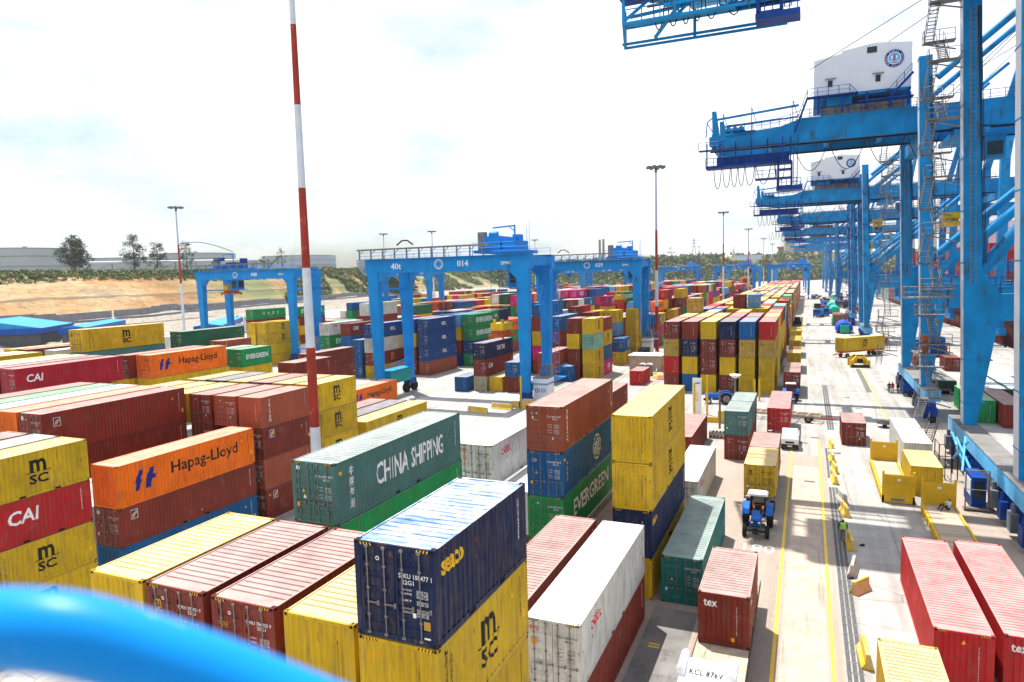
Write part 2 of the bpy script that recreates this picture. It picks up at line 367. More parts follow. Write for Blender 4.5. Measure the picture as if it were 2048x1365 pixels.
def door_mesh(h, side, bars=False):
    """one leaf; side -1 left, +1 right; on the plane y = 0 facing -y, relative to the body end"""
    k = ('door', h, side, bars)
    if k in CM: return CM[k]
    m = MB(); x0, x1 = sorted((side*.012, side*(W/2-.165))); z0, z1 = .17, h-.13
    y = .012
    n = 5; seg = (z1-z0-.24)/n
    zs = [z0]; ds = [0]
    for i in range(n):
        a = z0+.12+i*seg; zs += [a+.10, a+.14, a+seg-.14, a+seg-.10]; ds += [0, .03, .03, 0]
    zs.append(z1); ds.append(0)
    xi0, xi1 = x0+.09, x1-.09
    for (a, d), (b, e) in zip(zip(zs, ds), zip(zs[1:], ds[1:])):
        m.quad((xi0, y+d, a), (xi1, y+d, a), (xi1, y+e, b), (xi0, y+e, b))
        for xx in (xi0, xi1):
            if d != e: pass
            m.quad((xx, y, a), (xx, y+d, a), (xx, y+e, b), (xx, y, b))
    m.box(x0, xi0, y-.006, y+.05, z0, z1); m.box(xi1, x1, y-.006, y+.05, z0, z1)
    m.box(xi0, xi1, y-.005, y+.045, z0, z0+.05); m.box(xi0, xi1, y-.005, y+.045, z1-.05, z1)
    mats = [M['paint'], M['galv']]
    if bars:
        m.cur = 1
        for f in (.3, .74): bar_geo(m, x0+(x1-x0)*f, h)
    CM[k] = m.mesh('door', mats); return CM[k]
def bar_geo(m, x, h, dx=0):
    y = -.012
    m.tube((x, y, .10), (x, y, h-.07), .019, 6)
    for z in (.13, h-.12): m.box(x-.05, x+.05, y-.03, y+.03, z-.035, z+.035)
    for z in (.62, h*.52, h-.62): m.box(x-.045, x+.045, y-.012, y+.03, z-.03, z+.03)
    m.box(x-.02, x+.33, y-.03, y-.012, .95, .985); m.box(x+.28, x+.34, y-.03, y+.02, .90, 1.03)
def bar_mesh(h):
    k = ('bar', h)
    if k in CM: return CM[k]
    m = MB(); bar_geo(m, 0, h); CM[k] = m.mesh('locking_bar', M['galv']); return CM[k]
def casting_mesh():
    if 'cast' in CM: return CM['cast']
    m = MB(); m.box(-.081, .081, -.089, .089, -.059, .059); m.cur = 1
    m.prism([(.045*cos(t)*.9, .05*sin(t)+0) for t in [i*pi/4 for i in range(8)]], -.0905, .0905)
    m.prism([(.055*sin(t), .04*cos(t)) for t in [i*pi/4 for i in range(8)]], -.0825, .0825, 'x')
    m.prism([(.035*sin(t), .06*cos(t)) for t in [i*pi/4 for i in range(8)]], -.0600, .0605, 'z')
    CM['cast'] = m.mesh('corner_casting', [M['paint'], M['hole']]); return CM['cast']
def pocket_mesh():
    if 'pocket' in CM: return CM['pocket']
    m = MB(); X = W/2+.003
    m.box(-X, X, -.18, .18, .025, .14)
    CM['pocket'] = m.mesh('forklift_pocket', M['hole']); return CM['pocket']
def mono_mesh(Ln, h, df):
    k = ('mono', Ln, h, df)
    if k in CM: return CM[k]
    me = bpy.data.meshes.new('container')
    bm = bmesh.new(); bm.from_mesh(body_mesh(Ln, h, df, 1))
    n0 = len(bm.faces); bm.from_mesh(roof_mesh(Ln, h)); bm.faces.ensure_lookup_table()
    for f in bm.faces[n0:]: f.material_index = 1
    dd = MB()
    tmp = bmesh.new()
    for s in (-1, 1):
        t = bmesh.new(); t.from_mesh(door_mesh(h, s, True))
        for f in t.faces: f.material_index = 2 if f.material_index == 1 else 0
        if df: bmesh.ops.translate(t, verts=t.verts, vec=(0, -Ln/2, 0))
        else:
            bmesh.ops.rotate(t, verts=t.verts, cent=(0,0,0), matrix=Matrix.Rotation(pi, 3, 'Z')); bmesh.ops.translate(t, verts=t.verts, vec=(0, Ln/2, 0))
        m2 = bpy.data.meshes.new('t'); t.to_mesh(m2); t.free(); bm.from_mesh(m2); bpy.data.meshes.remove(m2)
    bm.to_mesh(me); bm.free()
    for mm in ('paint', 'roof', 'galv'): me.materials.append(M[mm])
    CM[k] = me; return me

C = dict(yel=(.60,.385,.012), mar=(.215,.030,.019), brn=(.34,.075,.038), red=(.50,.018,.022), crim=(.38,.008,.024), org=(.88,.165,.004),
         navy=(.008,.020,.072), blue=(.002,.100,.29), esl=(.001,.055,.22), tch=(.075,.205,.195), teal=(.012,.20,.185), grn=(.008,.27,.075),
         dgrn=(.012,.12,.06), wht=(.60,.60,.55), bei=(.46,.40,.27), gry=(.30,.33,.31), pink=(.56,.010,.17), mint=(.22,.48,.36), lbl=(.12,.33,.58), och=(.50,.31,.05))
CNAME = dict(yel='yellow', mar='maroon', brn='rust brown', red='bright red', crim='crimson', org='orange', navy='navy blue', blue='mid blue', esl='deep blue',
             tch='grey green', teal='teal', grn='green', dgrn='dark green', wht='white', bei='beige', gry='grey', pink='magenta', mint='pale mint', lbl='light blue', och='ochre')

def conform(me, prof, axis, sgn, base, off=.004):
    """press a flat decal lying on the wall plane into the wall's corrugation"""
    bm = bmesh.new(); bm.from_mesh(me)
    if not bm.verts: bm.free(); return
    cs = [v.co[axis] for v in bm.verts]; lo, hi = min(cs), max(cs)
    no = (1, 0, 0) if axis == 0 else (0, 1, 0)
    for s, d in prof:
        if lo < s < hi:
            co = (s, 0, 0) if axis == 0 else (0, s, 0)
            bmesh.ops.bisect_plane(bm, geom=bm.verts[:]+bm.edges[:]+bm.faces[:], plane_co=co, plane_no=no, dist=1e-5)
    for v in bm.verts:
        d = pdepth(prof, v.co[axis]); v.co[1-axis] = base - sgn*d + sgn*off
    bm.to_mesh(me); bm.free()
DEC = {}
def decal_side(key, builder, Ln, near):
    """builder returns list of (verts2d, faces, mat) with u along +y, v up; placed on the +x wall"""
    k = (key, Ln, near)
    if k in DEC: return DEC[k]
    res = []
    for V, F, mat in builder():
        X = W/2-.008+.005
        me = bpy.data.meshes.new('lettering'); me.from_pydata([(X, a[0], a[1]) for a in V], [], F); me.materials.append(mat)
        if near: conform(me, side_prof(Ln), 1, 1, W/2-.008)
        res.append(me)
    DEC[k] = res; return res
def decal_end(key, builder, Ln, df, near):
    k = (key, Ln, df, near, 'e')
    if k in DEC: return DEC[k]
    res = []
    for V, F, mat in builder():
        Y = -Ln/2 + (.002 if df else .010) - .005
        me = bpy.data.meshes.new('lettering'); me.from_pydata([(a[0], Y, a[1]) for a in V], [], F); me.materials.append(mat)
        if near and not df: conform(me, END_P, 0, -1, -Ln/2+.010)
        res.append(me)
    DEC[k] = res; return res
def T(s, mat, cu, cv, w=None, h=None, bold=0, shear=0, spacing=1, line=.85):
    V, F = text_mesh(s, w, h, bold, shear, spacing, line); return ([(a[0]+cu, a[1]+cv) for a in V], F, M[mat])
def Rc(mat, u0, u1, v0, v1): return ([(u0,v0),(u1,v0),(u1,v1),(u0,v1)], [(0,1,2,3)], M[mat])
def Pg(mat, pts): return (list(pts), [tuple(range(len(pts)))], M[mat])
def Ring(mat, cu, cv, r0, r1, n=28, sq=1):
    V = []; F = []
    for i in range(n): t = 2*pi*i/n; V += [(cu+r0*cos(t), cv+r0*sq*sin(t)), (cu+r1*cos(t), cv+r1*sq*sin(t))]
    for i in range(n): a = 2*i; b = 2*((i+1) % n); F.append((a, a+1, b+1, b))
    return (V, F, M[mat])
def msc(cu, cv, s, mat='logo_black'):
    return [T('m', mat, cu, cv+.25*s, .62*s, .50*s, .03), Rc(mat, cu-.46*s, cu-.10*s, cv-.015*s, cv+.02*s), Rc(mat, cu+.14*s, cu+.50*s, cv-.015*s, cv+.02*s),
            T('SC', mat, cu, cv-.27*s, .72*s, .38*s, .035)]
def nums(u, v, vert, mat='logo_white', s=1.0, code='784355'):
    if vert: return [T('\n'.join(code), mat, u, v, .085*s, 1.15*s, .01, line=.8)]
    return [T(code, mat, u, v, .8*s, .10*s, .01)]
CODES = ['MSKU 293851 9', 'TCLU 553366 2', 'GLDU 553366 2', 'TGHU 191404 1', 'CAIU 784355 9', 'FCIU 698738 9', 'TRLU 605314 0', 'MEDU 141782 0']
def side_marks(br, Ln, h, col, idx):
    q = Ln/2; R = []; wm = 'logo_white' if col not in ('yel', 'wht', 'org', 'mint', 'bei', 'och') else 'logo_black'
    mid = h*.52
    if br == 'msc': R += msc(.0 if Ln < 7 else 0.15*Ln/12, mid, h*.62 if Ln > 7 else h*.58, 'logo_black' if col != 'mar' else 'logo_gold')
    if br == 'msc' and Ln < 7: R += [T('\n'.join('MEDITERRANEAN'), 'logo_black', -q+.45, mid, .11, h*.78, .01, line=.8), T('\n'.join('SHIPPING CO'), 'logo_black', -q+.72, mid, .11, h*.62, .01, line=.8)]
    if br == 'msc' and Ln > 7: R += [T('\n'.join('MEDITERRANEAN'), 'logo_black', -q+1.0, mid, .13, h*.78, .01, line=.8), T('\n'.join('SHIPPING CO'), 'logo_black', -q+1.35, mid, .13, h*.62, .01, line=.8)]
    if br == 'hapag':
        R += [T('Hapag-Lloyd', 'logo_black', 1.25, mid+.1, 6.2, 1.12, .012)]
        a, b = -4.35, mid-.72; s = 1.5
        P1 = [(0,0),(.34,0),(.62,.42),(.92,.40),(.80,.55),(.98,.62),(.62,.64),(.86,1),(.56,1),(.20,.45)]
        R += [Pg('logo_navy', [(a-.45+p[0]*s*.62, b+p[1]*s) for p in ((.0,.42),(.42,.95),(.78,.95),(.50,.55),(.62,.52),(.30,.05),(.0,.05),(.12,.42))]),
              Pg('logo_navy', [(a+.35+p[0]*s*.72, b+p[1]*s) for p in ((.0,.05),(.36,.05),(.52,.42),(.86,.42),(.74,.52),(.95,.60),(.58,.62),(.74,.95),(.42,.95),(.05,.48))])]
    if br == 'cai': R += [T('CAI', 'logo_white', -q+2.0, mid+.25, 1.75, .82, .02, .12)]
    if br == 'china':
        R += [T('CHINA', 'logo_white', -1.35, mid, 3.0, 1.15, .012), T('SHIPPING', 'logo_white', 2.2, mid, 3.5, 1.12, .012)]
        R += [T('中\n國\n海\n运', 'logo_white', -q+1.25, mid, .42, 2.0, .01, line=1.1)]
    if br == 'cosco':
        R += [T('COSCO', 'logo_white', 1.6, mid+.12, 1.55, .40, .02), T('SHIPPING', 'logo_white', 1.6, mid-.28, 1.55, .28, .015), Ring('logo_white', 1.6, mid, .86, .93), Ring('logo_white', 1.6, mid, .30, .34, 20, 2.6), Rc('logo_white', .76, 2.44, mid+.42, mid+.46), Rc('logo_white', .9, 2.3, mid-.54, mid-.50)]
        R += [T('\n'.join('中远海运'), 'logo_white', -q+.9, mid, .2, 1.3, 0, line=1.1)]
    if br == 'evergreen': R += [T('EVERGREEN', 'logo_white', .35 if Ln > 7 else .1, mid+.05, 8.6 if Ln > 7 else 4.4, 1.15 if Ln > 7 else .72, .02)]
    if br == 'seaco': R += [T('seaco', 'logo_yellow', -q+.98, mid+.62, 1.2, .40, .03)]
    if br == 'oocl': R += [T('OOCL', 'logo_red', -q+2.4, mid+.55, 1.65, .42, .035), Rc('logo_red', -q+1.9, -q+2.8, mid+.79, mid+.84)]
    if br == 'esl':
        R += [T('ESL', 'logo_white', .9, mid+.1, 1.55, .72, .02), Pg('logo_yellow', [(-.35,mid+.1),(-.1,mid+.52),(.05,mid+.2),(.0,mid-.05),(-.1,mid-.3)])]
    if br == 'one': R += [T('ONE', 'logo_white', .4 if Ln < 7 else 0, mid+.15, 1.9 if Ln < 7 else 4.4, 1.0 if Ln < 7 else 1.5, .02), Rc('logo_white', -.6, 1.3, mid-.72, mid-.65)]
    if br == 'tex': R += [T('tex', 'logo_white', -q+1.2, mid+.6, .9, .5, .02)]
    if br == 'triton': R += [T('\n'.join('TRITON'), 'logo_white', -q+1.0, mid, .26, h*.72, .015, line=.85)]
    if br == 'uasc': R += [T('U', 'logo_white', -2.2, mid+.1, .62, .78, .02), T('A', 'logo_white', -.4, mid+.1, .7, .78, .02), T('S', 'logo_white', 1.35, mid+.1, .62, .78, .02), T('C', 'logo_white', 3.1, mid+.1, .66, .78, .02), T('UASC', 'logo_white', .5, mid-.55, .7, .16)]
    if br == 'florens':
        a = -q+1.1; b = mid+.65
        R += [Rc('logo_white', a-.26, a+.26, b-.32, b+.32)]
    if br == 'tai': R += [T('TAI TAI', 'logo_white', .6, mid+.1, 3.6, .85, .02, .2)]
    if br == 'yml': R += [T('YML', 'logo_white', .6, mid+.2, 1.8, .7, .02)]
    # number column, tare figures and warning triangle at the far end
    code = CODES[idx % len(CODES)].replace(' ', '')
    R += [T('\n'.join(code), wm, q-.62, h*.60, .075, h*.52, .004, line=.8)]
    if idx % 3 == 0: R += [Pg('logo_yellow', [(q-1.35, h*.70), (q-1.15, h*.70), (q-1.25, h*.78)]), Rc('logo_yellow', q-.42, q-.22, h*.28, h*.40)]
    if idx % 4 == 1: R += [Rc('logo_yellow', -q+.35, -q+.55, h*.78, h*.84)]
    if idx % 5 == 2 and Ln > 7: R += [Rc('logo_white', .5, .62, .45, .53)]
    return R
def flor(cu, cv, s=1):
    return []
def end_marks(br, h, col, df, idx, Ln):
    R = []; wm = 'logo_white' if col not in ('yel', 'wht', 'org', 'mint', 'bei', 'och') else 'logo_black'
    code = CODES[idx % len(CODES)]
    if br == 'seaco' and df:
        R += [T('SEKU 100477 1', wm, .62, h*.70, .98, .13, .008), T('22G1', wm, .40, h*.635, .36, .12, .008)]
    elif df:
        R += [T(code, wm, .62, h*.78, .95, .11, .006), T('22G1' if Ln < 7 else '45G1', wm, .72, h*.725, .34, .10, .006)]
    if df:
        rows = (.60, .55, .48, .43) if br != 'seaco' else (.56, .52, .45, .37, .33)
        for i, t in enumerate(rows):
            R += [T(('MAX GROSS', 'TARE', 'NET', 'CU CAP', 'SEACO')[i], wm, .36, h*t, .3, .05), T(('30480 KG', '2230 KG', '28250 KG', '33.2 CU M', '67200 LB')[i], wm, .82, h*t, .34, .055), T(('67200 LB', '4920 LB', '62280 LB', '1172 CU FT', '61290 LB')[i], wm, .82, h*(t-.024), .34, .05)]
        if br == 'seaco': R += [Rc('logo_white', .84, 1.02, .42, .62) if 0 else Pg('logo_gold', [(.84,.45),(1.03,.45),(1.03,.68),(.84,.68)]), Rc('logo_white', .84, 1.02, .20, .25)]
        if br == 'msc': R += msc(-.72, h*.74, .42, 'logo_black' if col != 'mar' else 'logo_gold')
        if br == 'cosco': R += [Ring('logo_white', -.72, h*.80, .15, .17, 20, .7), T('COSCO', 'logo_white', -.72, h*.80, .26, .07, .01)]
        if br == 'oocl': R += [T('OOCL', 'logo_red', -.86, h*.86, .5, .15, .02)]
        if br == 'china': R += [Rc('logo_white', -.95, -.75, h*.86, h*.92), Pg('logo_white', [(-.62, h*.40), (-.42, h*.40), (-.52, h*.47)])]
        if br == 'triton': R += [Ring('logo_white', -.82, h*.84, .05, .07, 14), Pg('logo_white', [(-.85, h*.72), (-.70, h*.72), (-.74, h*.77), (-.81, h*.77)]), T('TRITON', 'logo_white', -.6, h*.69, .3, .05)]
        if br == 'gold': R += [T('GOLD', 'logo_gold', -.75, h*.70, .36, .13, .02), T('CONTAINER', 'logo_gold', -.75, h*.655, .36, .05)]
        if br == 'florens': R += [Rc('logo_white', -.95, -.68, h*.82, h*.92)]
        if idx % 2: R += [Pg('logo_yellow', [(-.66, h*.50), (-.50, h*.50), (-.58, h*.56)]), Rc('logo_orange' if idx % 4 == 1 else 'logo_white', -.98, -.84, h*.26, h*.33)]
        else: R += [Rc('logo_white', .52, .62, h*.28, h*.33), Ring('logo_white', -.50, h*.84, .035, .06, 12)]
        if br == 'oocl': R += [Rc('logo_orange', -.95, -.72, h*.60, h*.70)]
    else:
        R += [T('\n'.join(code.replace(' ', '')), wm, .62, h*.50, .06, h*.56, .004, line=.8)]
        if br == 'tex': R += [T('tex', 'logo_white', -.62, h*.80, .66, .36, .02)]
        if br == 'msc' and idx % 2: R += [Rc('logo_orange', -.95, -.62, h*.80, h*.81), Rc('logo_orange', -.95, -.62, h*.755, h*.765)]
        if idx % 3 == 0: R += [Rc('logo_orange', .35, .52, .25, .45)]
        if br == 'tri': R += [Pg('logo_yellow', [(-.1, h*.80), (.1, h*.80), (0, h*.87)])]
    return R
CONTS = []     # every container wanted: dict
def stack(xl, yf, spec, where, z=0.0, rot=0, parent_z=0, lod=None):
    """spec: tokens bottom to top, 'LENhEND colour brand' e.g. 4hd.yel.msc"""
    toks = spec.split(); n = len(toks)
    for i, t in enumerate(toks):
        a, c, b = (t.split('.') + ['', ''])[:3]
        Ln = {'4': 12.192, '2': 6.058}[a[0]]; h = 2.896 if a[1] == 'h' else 2.591; df = a[2] == 'd'
        CONTS.append(dict(x=xl+W/2, y=yf+Ln/2, z=z, L=Ln, h=h, df=df, c=c, b=b, where=where, tier=i, n=n, rot=rot, xl=xl, yf=yf, lod=lod))
        z += h + .028
def shade(c, k, rng):
    return tuple(max(0, min(1, v*k)) for v in c)
def build_container(q, idx, lod, label, group):
    rng = random.Random(idx*13+5); col = shade(C[q['c']], rng.uniform(.86, 1.12), rng)
    rc = tuple(.66*a + .34*b for a, b in zip(col, (.74, .66, .62))) if q['c'] not in ('wht',) else (.78, .78, .74)  # roof tint: chalked paint plus strong sun on the tops mixed into the colour
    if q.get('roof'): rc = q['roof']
    Ln, h, df = q['L'], q['h'], q['df']; j = rng.uniform(-.03, .03) if lod < 2 else rng.uniform(-.05, .05)
    rz = q['rot'] + (rng.uniform(-.002, .002) if lod else 0)
    loc = (q['x']+j, q['y'], q['z']+.002)
    def colr(o, c): o.color = (*c, 1); return o
    if lod == 2:
        r = put('container', mono_mesh(Ln, h, df), None, loc, rz); colr(r, col); tag(r, label, 'container', group)
    else:
        r = thing('container', label, 'container', loc, rz, group)
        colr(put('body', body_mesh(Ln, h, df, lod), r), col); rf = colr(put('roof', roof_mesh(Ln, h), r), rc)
        if q['b'] == 'seaco' and Ln < 7: rf.data = rf.data.copy(); rf.data.materials[0] = M['peel']
        dloc = (0, -Ln/2, 0) if df else (0, Ln/2, 0); drz = 0 if df else pi
        for s in (-1, 1):
            d = colr(put('door', door_mesh(h, s, lod == 1), r, dloc, drz), shade(col, rng.uniform(.85, 1.05), rng))
            if lod == 0:
                x0, x1 = sorted((s*.012, s*(W/2-.165)))
                for f in (.22, .72): put('locking_bar', bar_mesh(h), d, (x0+(x1-x0)*f, 0, 0))
        if lod == 0:
            for sx in (-1, 1):
                for sy in (-1, 1):
                    for z in (.059, h-.059): colr(put('corner_casting', casting_mesh(), r, (sx*(W/2-.081), sy*(Ln/2-.089), z)), shade(col, .7, rng))
            if idx % 3:
                for py_ in (-1.02, 1.02): put('forklift_pocket', pocket_mesh(), r, (0, py_, 0))
            if df or idx % 2:
                st = decal_end(('haz', h), lambda: [Pg('logo_yellow' if k % 2 else 'logo_black', [(sg*(.62+.05*k), h-.105), (sg*(.66+.05*k), h-.105), (sg*(.69+.05*k), h-.03), (sg*(.65+.05*k), h-.03)]) for k in range(9) for sg in (-1, 1)], Ln, df, False)
                mm = st[0]
                for me in st: 
                    o = put('hazard_marking', me, r, (0, -.006, 0))
    mk = idx % 8
    if lod < 2 or q['b']:
        for me in decal_side((q['b'], h, q['c'], mk if lod < 2 else 'far'), lambda: side_marks(q['b'], Ln, h, q['c'], mk) if lod < 2 else side_marks(q['b'], Ln, h, q['c'], 0)[:6], Ln, lod == 0): put('lettering', me, r)
    if lod < 2 or q['near']:
        for me in decal_end((q['b'], h, q['c'], mk), lambda: end_marks(q['b'], h, q['c'], df, mk, Ln), Ln, df, lod == 0): put('lettering', me, r)
    if q['b'] == 'florens' and lod < 2:
        a = -Ln/2+1.1; b = h*.52+.65
        for nm, me in (('a', [(a-.22,b-.28),(a+.22,b-.28),(a+.22,b+.28),(a-.22,b+.28)]), ('b', [(a-.18,b-.2),(a-.02,b-.2),(a+.2,b+.08),(a+.2,b+.22),(a-.1,b+.1)])):
            def bb(P=me, k=nm): return [Pg('logo_navy' if k == 'a' else 'logo_yellow', P)]
            for m2 in decal_side(('flor', nm, h), bb, Ln, lod == 0): put('emblem', m2, r, (.003 if nm == 'a' else .006, 0, 0))
    return r
def ordw(n):
    o = ('zeroth', 'first', 'second', 'third', 'fourth', 'fifth', 'sixth', 'seventh', 'eighth', 'ninth', 'tenth', 'eleventh', 'twelfth', 'thirteenth', 'fourteenth', 'fifteenth', 'sixteenth', 'seventeenth', 'eighteenth', 'nineteenth')
    if n < 20: return o[n]
    if n < 40: return ('twentieth', 'thirtieth')[n//10-2] if n % 10 == 0 else ('twenty-', 'thirty-')[n//10-2]+o[n % 10]
    return 'far'
# ------------------------------------------------------------------ the yard: which container stands where (metres)
kc = None
k = lambda i: -10.95 - 2.76*i
kb = lambda i: -43.8 - 2.76*i
NB = 'the nearest block'
stack(k(0), 14.5, '2sf.yel.msc 2sf.yel.msc 2sf.yel.msc 2sf.yel.msc 2sd.navy.seaco', NB+' (nearest row, column next to the lane)')
stack(k(1)-.05, 14.8, '2sf.mar. 2sf.yel. 2sd.mar. 2sf.yel.msc', NB+' (nearest row, second column)')
stack(k(2)-.1, 14.8, '2sf.yel. 2sf.mar. 2sf.yel. 2sd.mar.gold', NB+' (nearest row, third column)')
stack(k(3)-.1, 14.8, '2sf.mar. 2sf.yel. 2sf.yel. 2sd.mar.msc', NB+' (nearest row, fourth column)')
stack(k(4)+.02, 14.8, '2sf.yel. 2sf.blue. 2sf.yel. 2sf.yel.msc', NB+' (nearest row, fifth column)')
stack(k(0)+.1, 25.8, '4sf.mar. 4hd.wht.oocl', NB+' (second row, column next to the lane)')
stack(k(1), 25.9, '4sf.brn. 4hf.mar.', NB+' (second row, second column)')
stack(k(2), 25.8, '4hf.mar.', NB+' (second row, third column)')
stack(k(4)+.1, 24.65, '4hf.gry. 4hf.mar. 4hd.grn. 4hd.tch.china', NB+' (second row, fifth column)')
stack(k(0)+.1, 40.2, '4sf.yel.msc 4hf.navy.seaco 4hf.yel.msc 4hf.yel.msc', NB+' (third row, column next to the lane)')
stack(k(1), 40.3, '4sf.mar.', NB+' (third row, second column)')
stack(k(2)+.05, 40.1, '4hd.wht. 4hd.grn.evergreen 4hd.blue.cosco 4hd.brn.triton', NB+' (third row, third column)')
stack(k(3)+.3, 40.6, '4hf.mar. 4hf.wht.', NB+' (third row, fourth column)')
stack(-21.5, 40.5, '4hf.mar. 4hf.grn. 4hd.wht.oocl', NB+' (third row, fifth column)')
stack(-19.2, 56.4, '4hf.mar. 4hf.mar. 4hf.mar.', NB+' (fourth row)')
SL = 'the strip beside the lane'
stack(-7.9, 40.3, '4hd.teal.', SL+', against the yellow and navy stack')
stack(-10.4, 55.9, '4hd.wht.oocl', SL+', behind the yellow and navy stack')
stack(-13.2, 71.3, '4hf.mar.', SL+', left of the white one')
stack(-7.85, 74.5, '2sd.mar.triton 2sd.tch.', SL+', left of the white pickup truck')
stack(-7.85, 80.7, '2sf.mar. 2sf.tch.', SL+', back to back with the pair left of the pickup')
stack(3.8, 84.5, '2sd.mar.', 'the apron right of the lane barriers')
stack(8.8, 75.0, '4hf.wht.', 'the apron behind the yellow flat rack')
stack(8.5, 67.4, '2sf.yel.', 'the apron beside the yellow flat rack')
stack(5.7, 36.1, '4hf.red.tri', 'the apron at the bottom right corner')
stack(8.55, 36.5, '4hf.red.tex', 'the apron at the right edge, beside its twin')
stack(3.2, 28.8, '2sf.yel.', 'the apron at the bottom right, nearest the camera')
stack(8.95, 26.8, '2sf.yel.', 'the apron in the bottom right corner')
stack(-29.0, 120.2, '2sf.red.', 'the open ground beside the portable toilets')
# containers on trailers
TRC = []
def on_trailer(xl, yf, spec, z, where): stack(xl, yf, spec, where, z=z)
on_trailer(-4.81, 33.55, '2sf.mar.tex', 1.56, 'a flat trailer behind the white truck cab')
on_trailer(-4.6, 58.1, '2sd.yel.msc', 1.5, 'a trailer behind the blue tractor')
on_trailer(-4.6, 64.3, '2sf.mar.', 1.5, 'the rear half of the trailer behind the blue tractor')
on_trailer(-4.05, 83.2, '4sd.red.', 1.5, 'a trailer behind the white pickup')
on_trailer(-3.25, 114.2, '2sd.mar.', 1.4, 'the queued trailer nearest the big coloured block')
on_trailer(-3.25, 120.5, '2sf.mar.', 1.4, 'the rear of the nearest queued trailer')
on_trailer(-3.4, 141.0, '2sd.yel.', 1.4, 'the second queued trailer')
on_trailer(-3.4, 147.3, '2sf.mar.', 1.4, 'the rear of the second queued trailer')
on_trailer(-3.6, 166.0, '4sd.yel.', 1.4, 'the third queued trailer')
on_trailer(-3.8, 192.0, '4sd.yel.', 1.4, 'the fourth queued trailer')
on_trailer(-61.5, 79.0, '4hf.org.hapag', 1.4, 'a trailer in the truck lane under the yard crane 014')
CONTS.append(dict(x=11.2, y=172.8, z=1.5, L=12.192, h=2.896, df=False, c='yel', b='msc', where='a trailer turning under the quay cranes', tier=0, n=1, rot=radians(-46), xl=9, yf=171, lod=1))
# left block B
LB = 'the left block'
stack(kb(0), 22.3, '2sf.yel.msc 2sf.yel.msc 2sf.red.cai 2sf.yel.msc', LB+' (nearest row, column next to the gap)')
stack(kb(0), 15.9, '2sf.yel. 2sf.yel. 2sf.red. 2sf.mar.', LB+' (cut by the picture edge)')
stack(kb(1), 16.2, '4sf.mar. 4sf.yel. 4sf.mar. 4sf.gry.', LB+' (nearest row, second column)')
stack(kb(2), 16.2, '4sf.mar. 4sf.yel. 4sf.mar. 4sf.mar.', LB+' (nearest row, third column)')
stack(kb(3), 16.2, '4sf.mar. 4sf.yel. 4sf.mar. 4sf.yel.', LB+' (nearest row, fourth column)')
stack(kb(0)-.1, 30.2, '4sf.blue. 4sd.mar.florens 4hf.org.hapag', LB+' (second row, column next to the gap)')
stack(kb(1), 30.4, '4sf.mar. 4sf.mar.', LB+' (second row, second column)')
stack(kb(2), 30.4, '4sf.mar. 4sf.mar.', LB+' (second row, third column)')
for i, s in enumerate(('mar.florens', 'org.', 'wht.', 'grn.', 'mar.')):
    e = 'd' if i == 0 else 'f'
    stack(kb(3+i)+.1, 30.8, '4s%s.mar. 4hf.mar. 4s%s.mar. 4h%s.%s' % (e, e, e, s), LB+' (second row, %s column)' % ('fourth', 'fifth', 'sixth', 'seventh', 'eighth')[i])
stack(kb(0), 43.3, '2sd.mar.florens 2sd.brn. 2sd.mar.florens 2sf.brn.triton', LB+' (third row, column next to the gap)')
for i, s in enumerate(('brn', 'mar', 'yel', 'yel', 'yel')):
    e = 'd' if i < 2 else 'f'
    stack(kb(1+i), 43.3, '2s%s.mar. 2s%s.mar. 2s%s.mar. 2s%s.%s.' % (e, e, e, e, s), LB+' (third row, %s column)' % ('second', 'third', 'fourth', 'fifth', 'sixth')[i])
stack(kb(0), 50.3, '2sf.yel.msc 2sf.yel.msc 2sf.yel.msc 2sf.yel.msc', LB+' (fourth row, column behind the striped mast)')
for i, s in enumerate(('yel', 'mar', 'yel', 'navy', 'yel')):
    stack(kb(1+i), 50.3, '2sf.mar. 2sf.yel. 2sf.mar. 2sd.%s.' % s, LB+' (fourth row, %s column)' % ('second', 'third', 'fourth', 'fifth', 'sixth')[i])
stack(kb(0)+.3, 57.4, '4hf.mar. 4sf.yel.msc', LB+' (fifth row, column next to the gap)')
stack(kb(1)+.3, 57.4, '4hf.mar. 4sf.navy.', LB+' (fifth row, second column)')
stack(kb(2)+.3, 57.4, '4hf.mar. 4sf.mar.', LB+' (fifth row, third column)')
stack(kb(3), 57.4, '2hf.mar. 2hf.mar. 2hf.mar. 2sf.mar.', LB+' (fifth row, fourth column)')
# block C further left
LC = 'the far left block'
stack(-77.7, 31.4, '4sf.mar. 4hf.mar. 4hf.mar. 4hf.mar.', LC+' (nearest row)')
stack(-77.7, 44.6, '4hf.mar. 4hf.mar. 4hf.yel. 4hd.crim.cai', LC+' (second row, front column)')
for i, s in enumerate(('mar', 'wht', 'yel')): stack(-80.6-2.9*i, 44.6, '4hf.mar. 4hf.mar. 4hf.yel. 4hd.%s.' % s, LC+' (second row, %s column)' % ('second', 'third', 'fourth')[i])
stack(-77.0, 60.0, '4sf.mar. 4hf.mar. 4hf.yel. 4hd.org.hapag', LC+' (third row, front column)')
stack(-79.9, 59.2, '4sf.mar. 4hf.mar. 4hf.yel. 4hd.mar.', LC+' (third row, second column)')
stack(-87.0, 58.5, '4hf.mar. 4hf.mar. 4hf.yel. 4hf.tch. 4hd.yel.msc', LC+' (third row, fourth column)')
stack(-77.2, 75.1, '2sf.mar. 2sf.yel. 2sf.yel. 2sd.grn.evergreen', LC+' (fourth row, front column)')
stack(-80.1, 75.1, '2sf.mar. 2sf.yel. 2sf.yel. 2sd.mint.', LC+' (fourth row, second column)')
stack(-86.8, 73.5, '4sf.mar. 4sf.yel. 4sf.yel. 4sf.mar. 4sd.dgrn.', LC+' (fourth row, fourth column)')
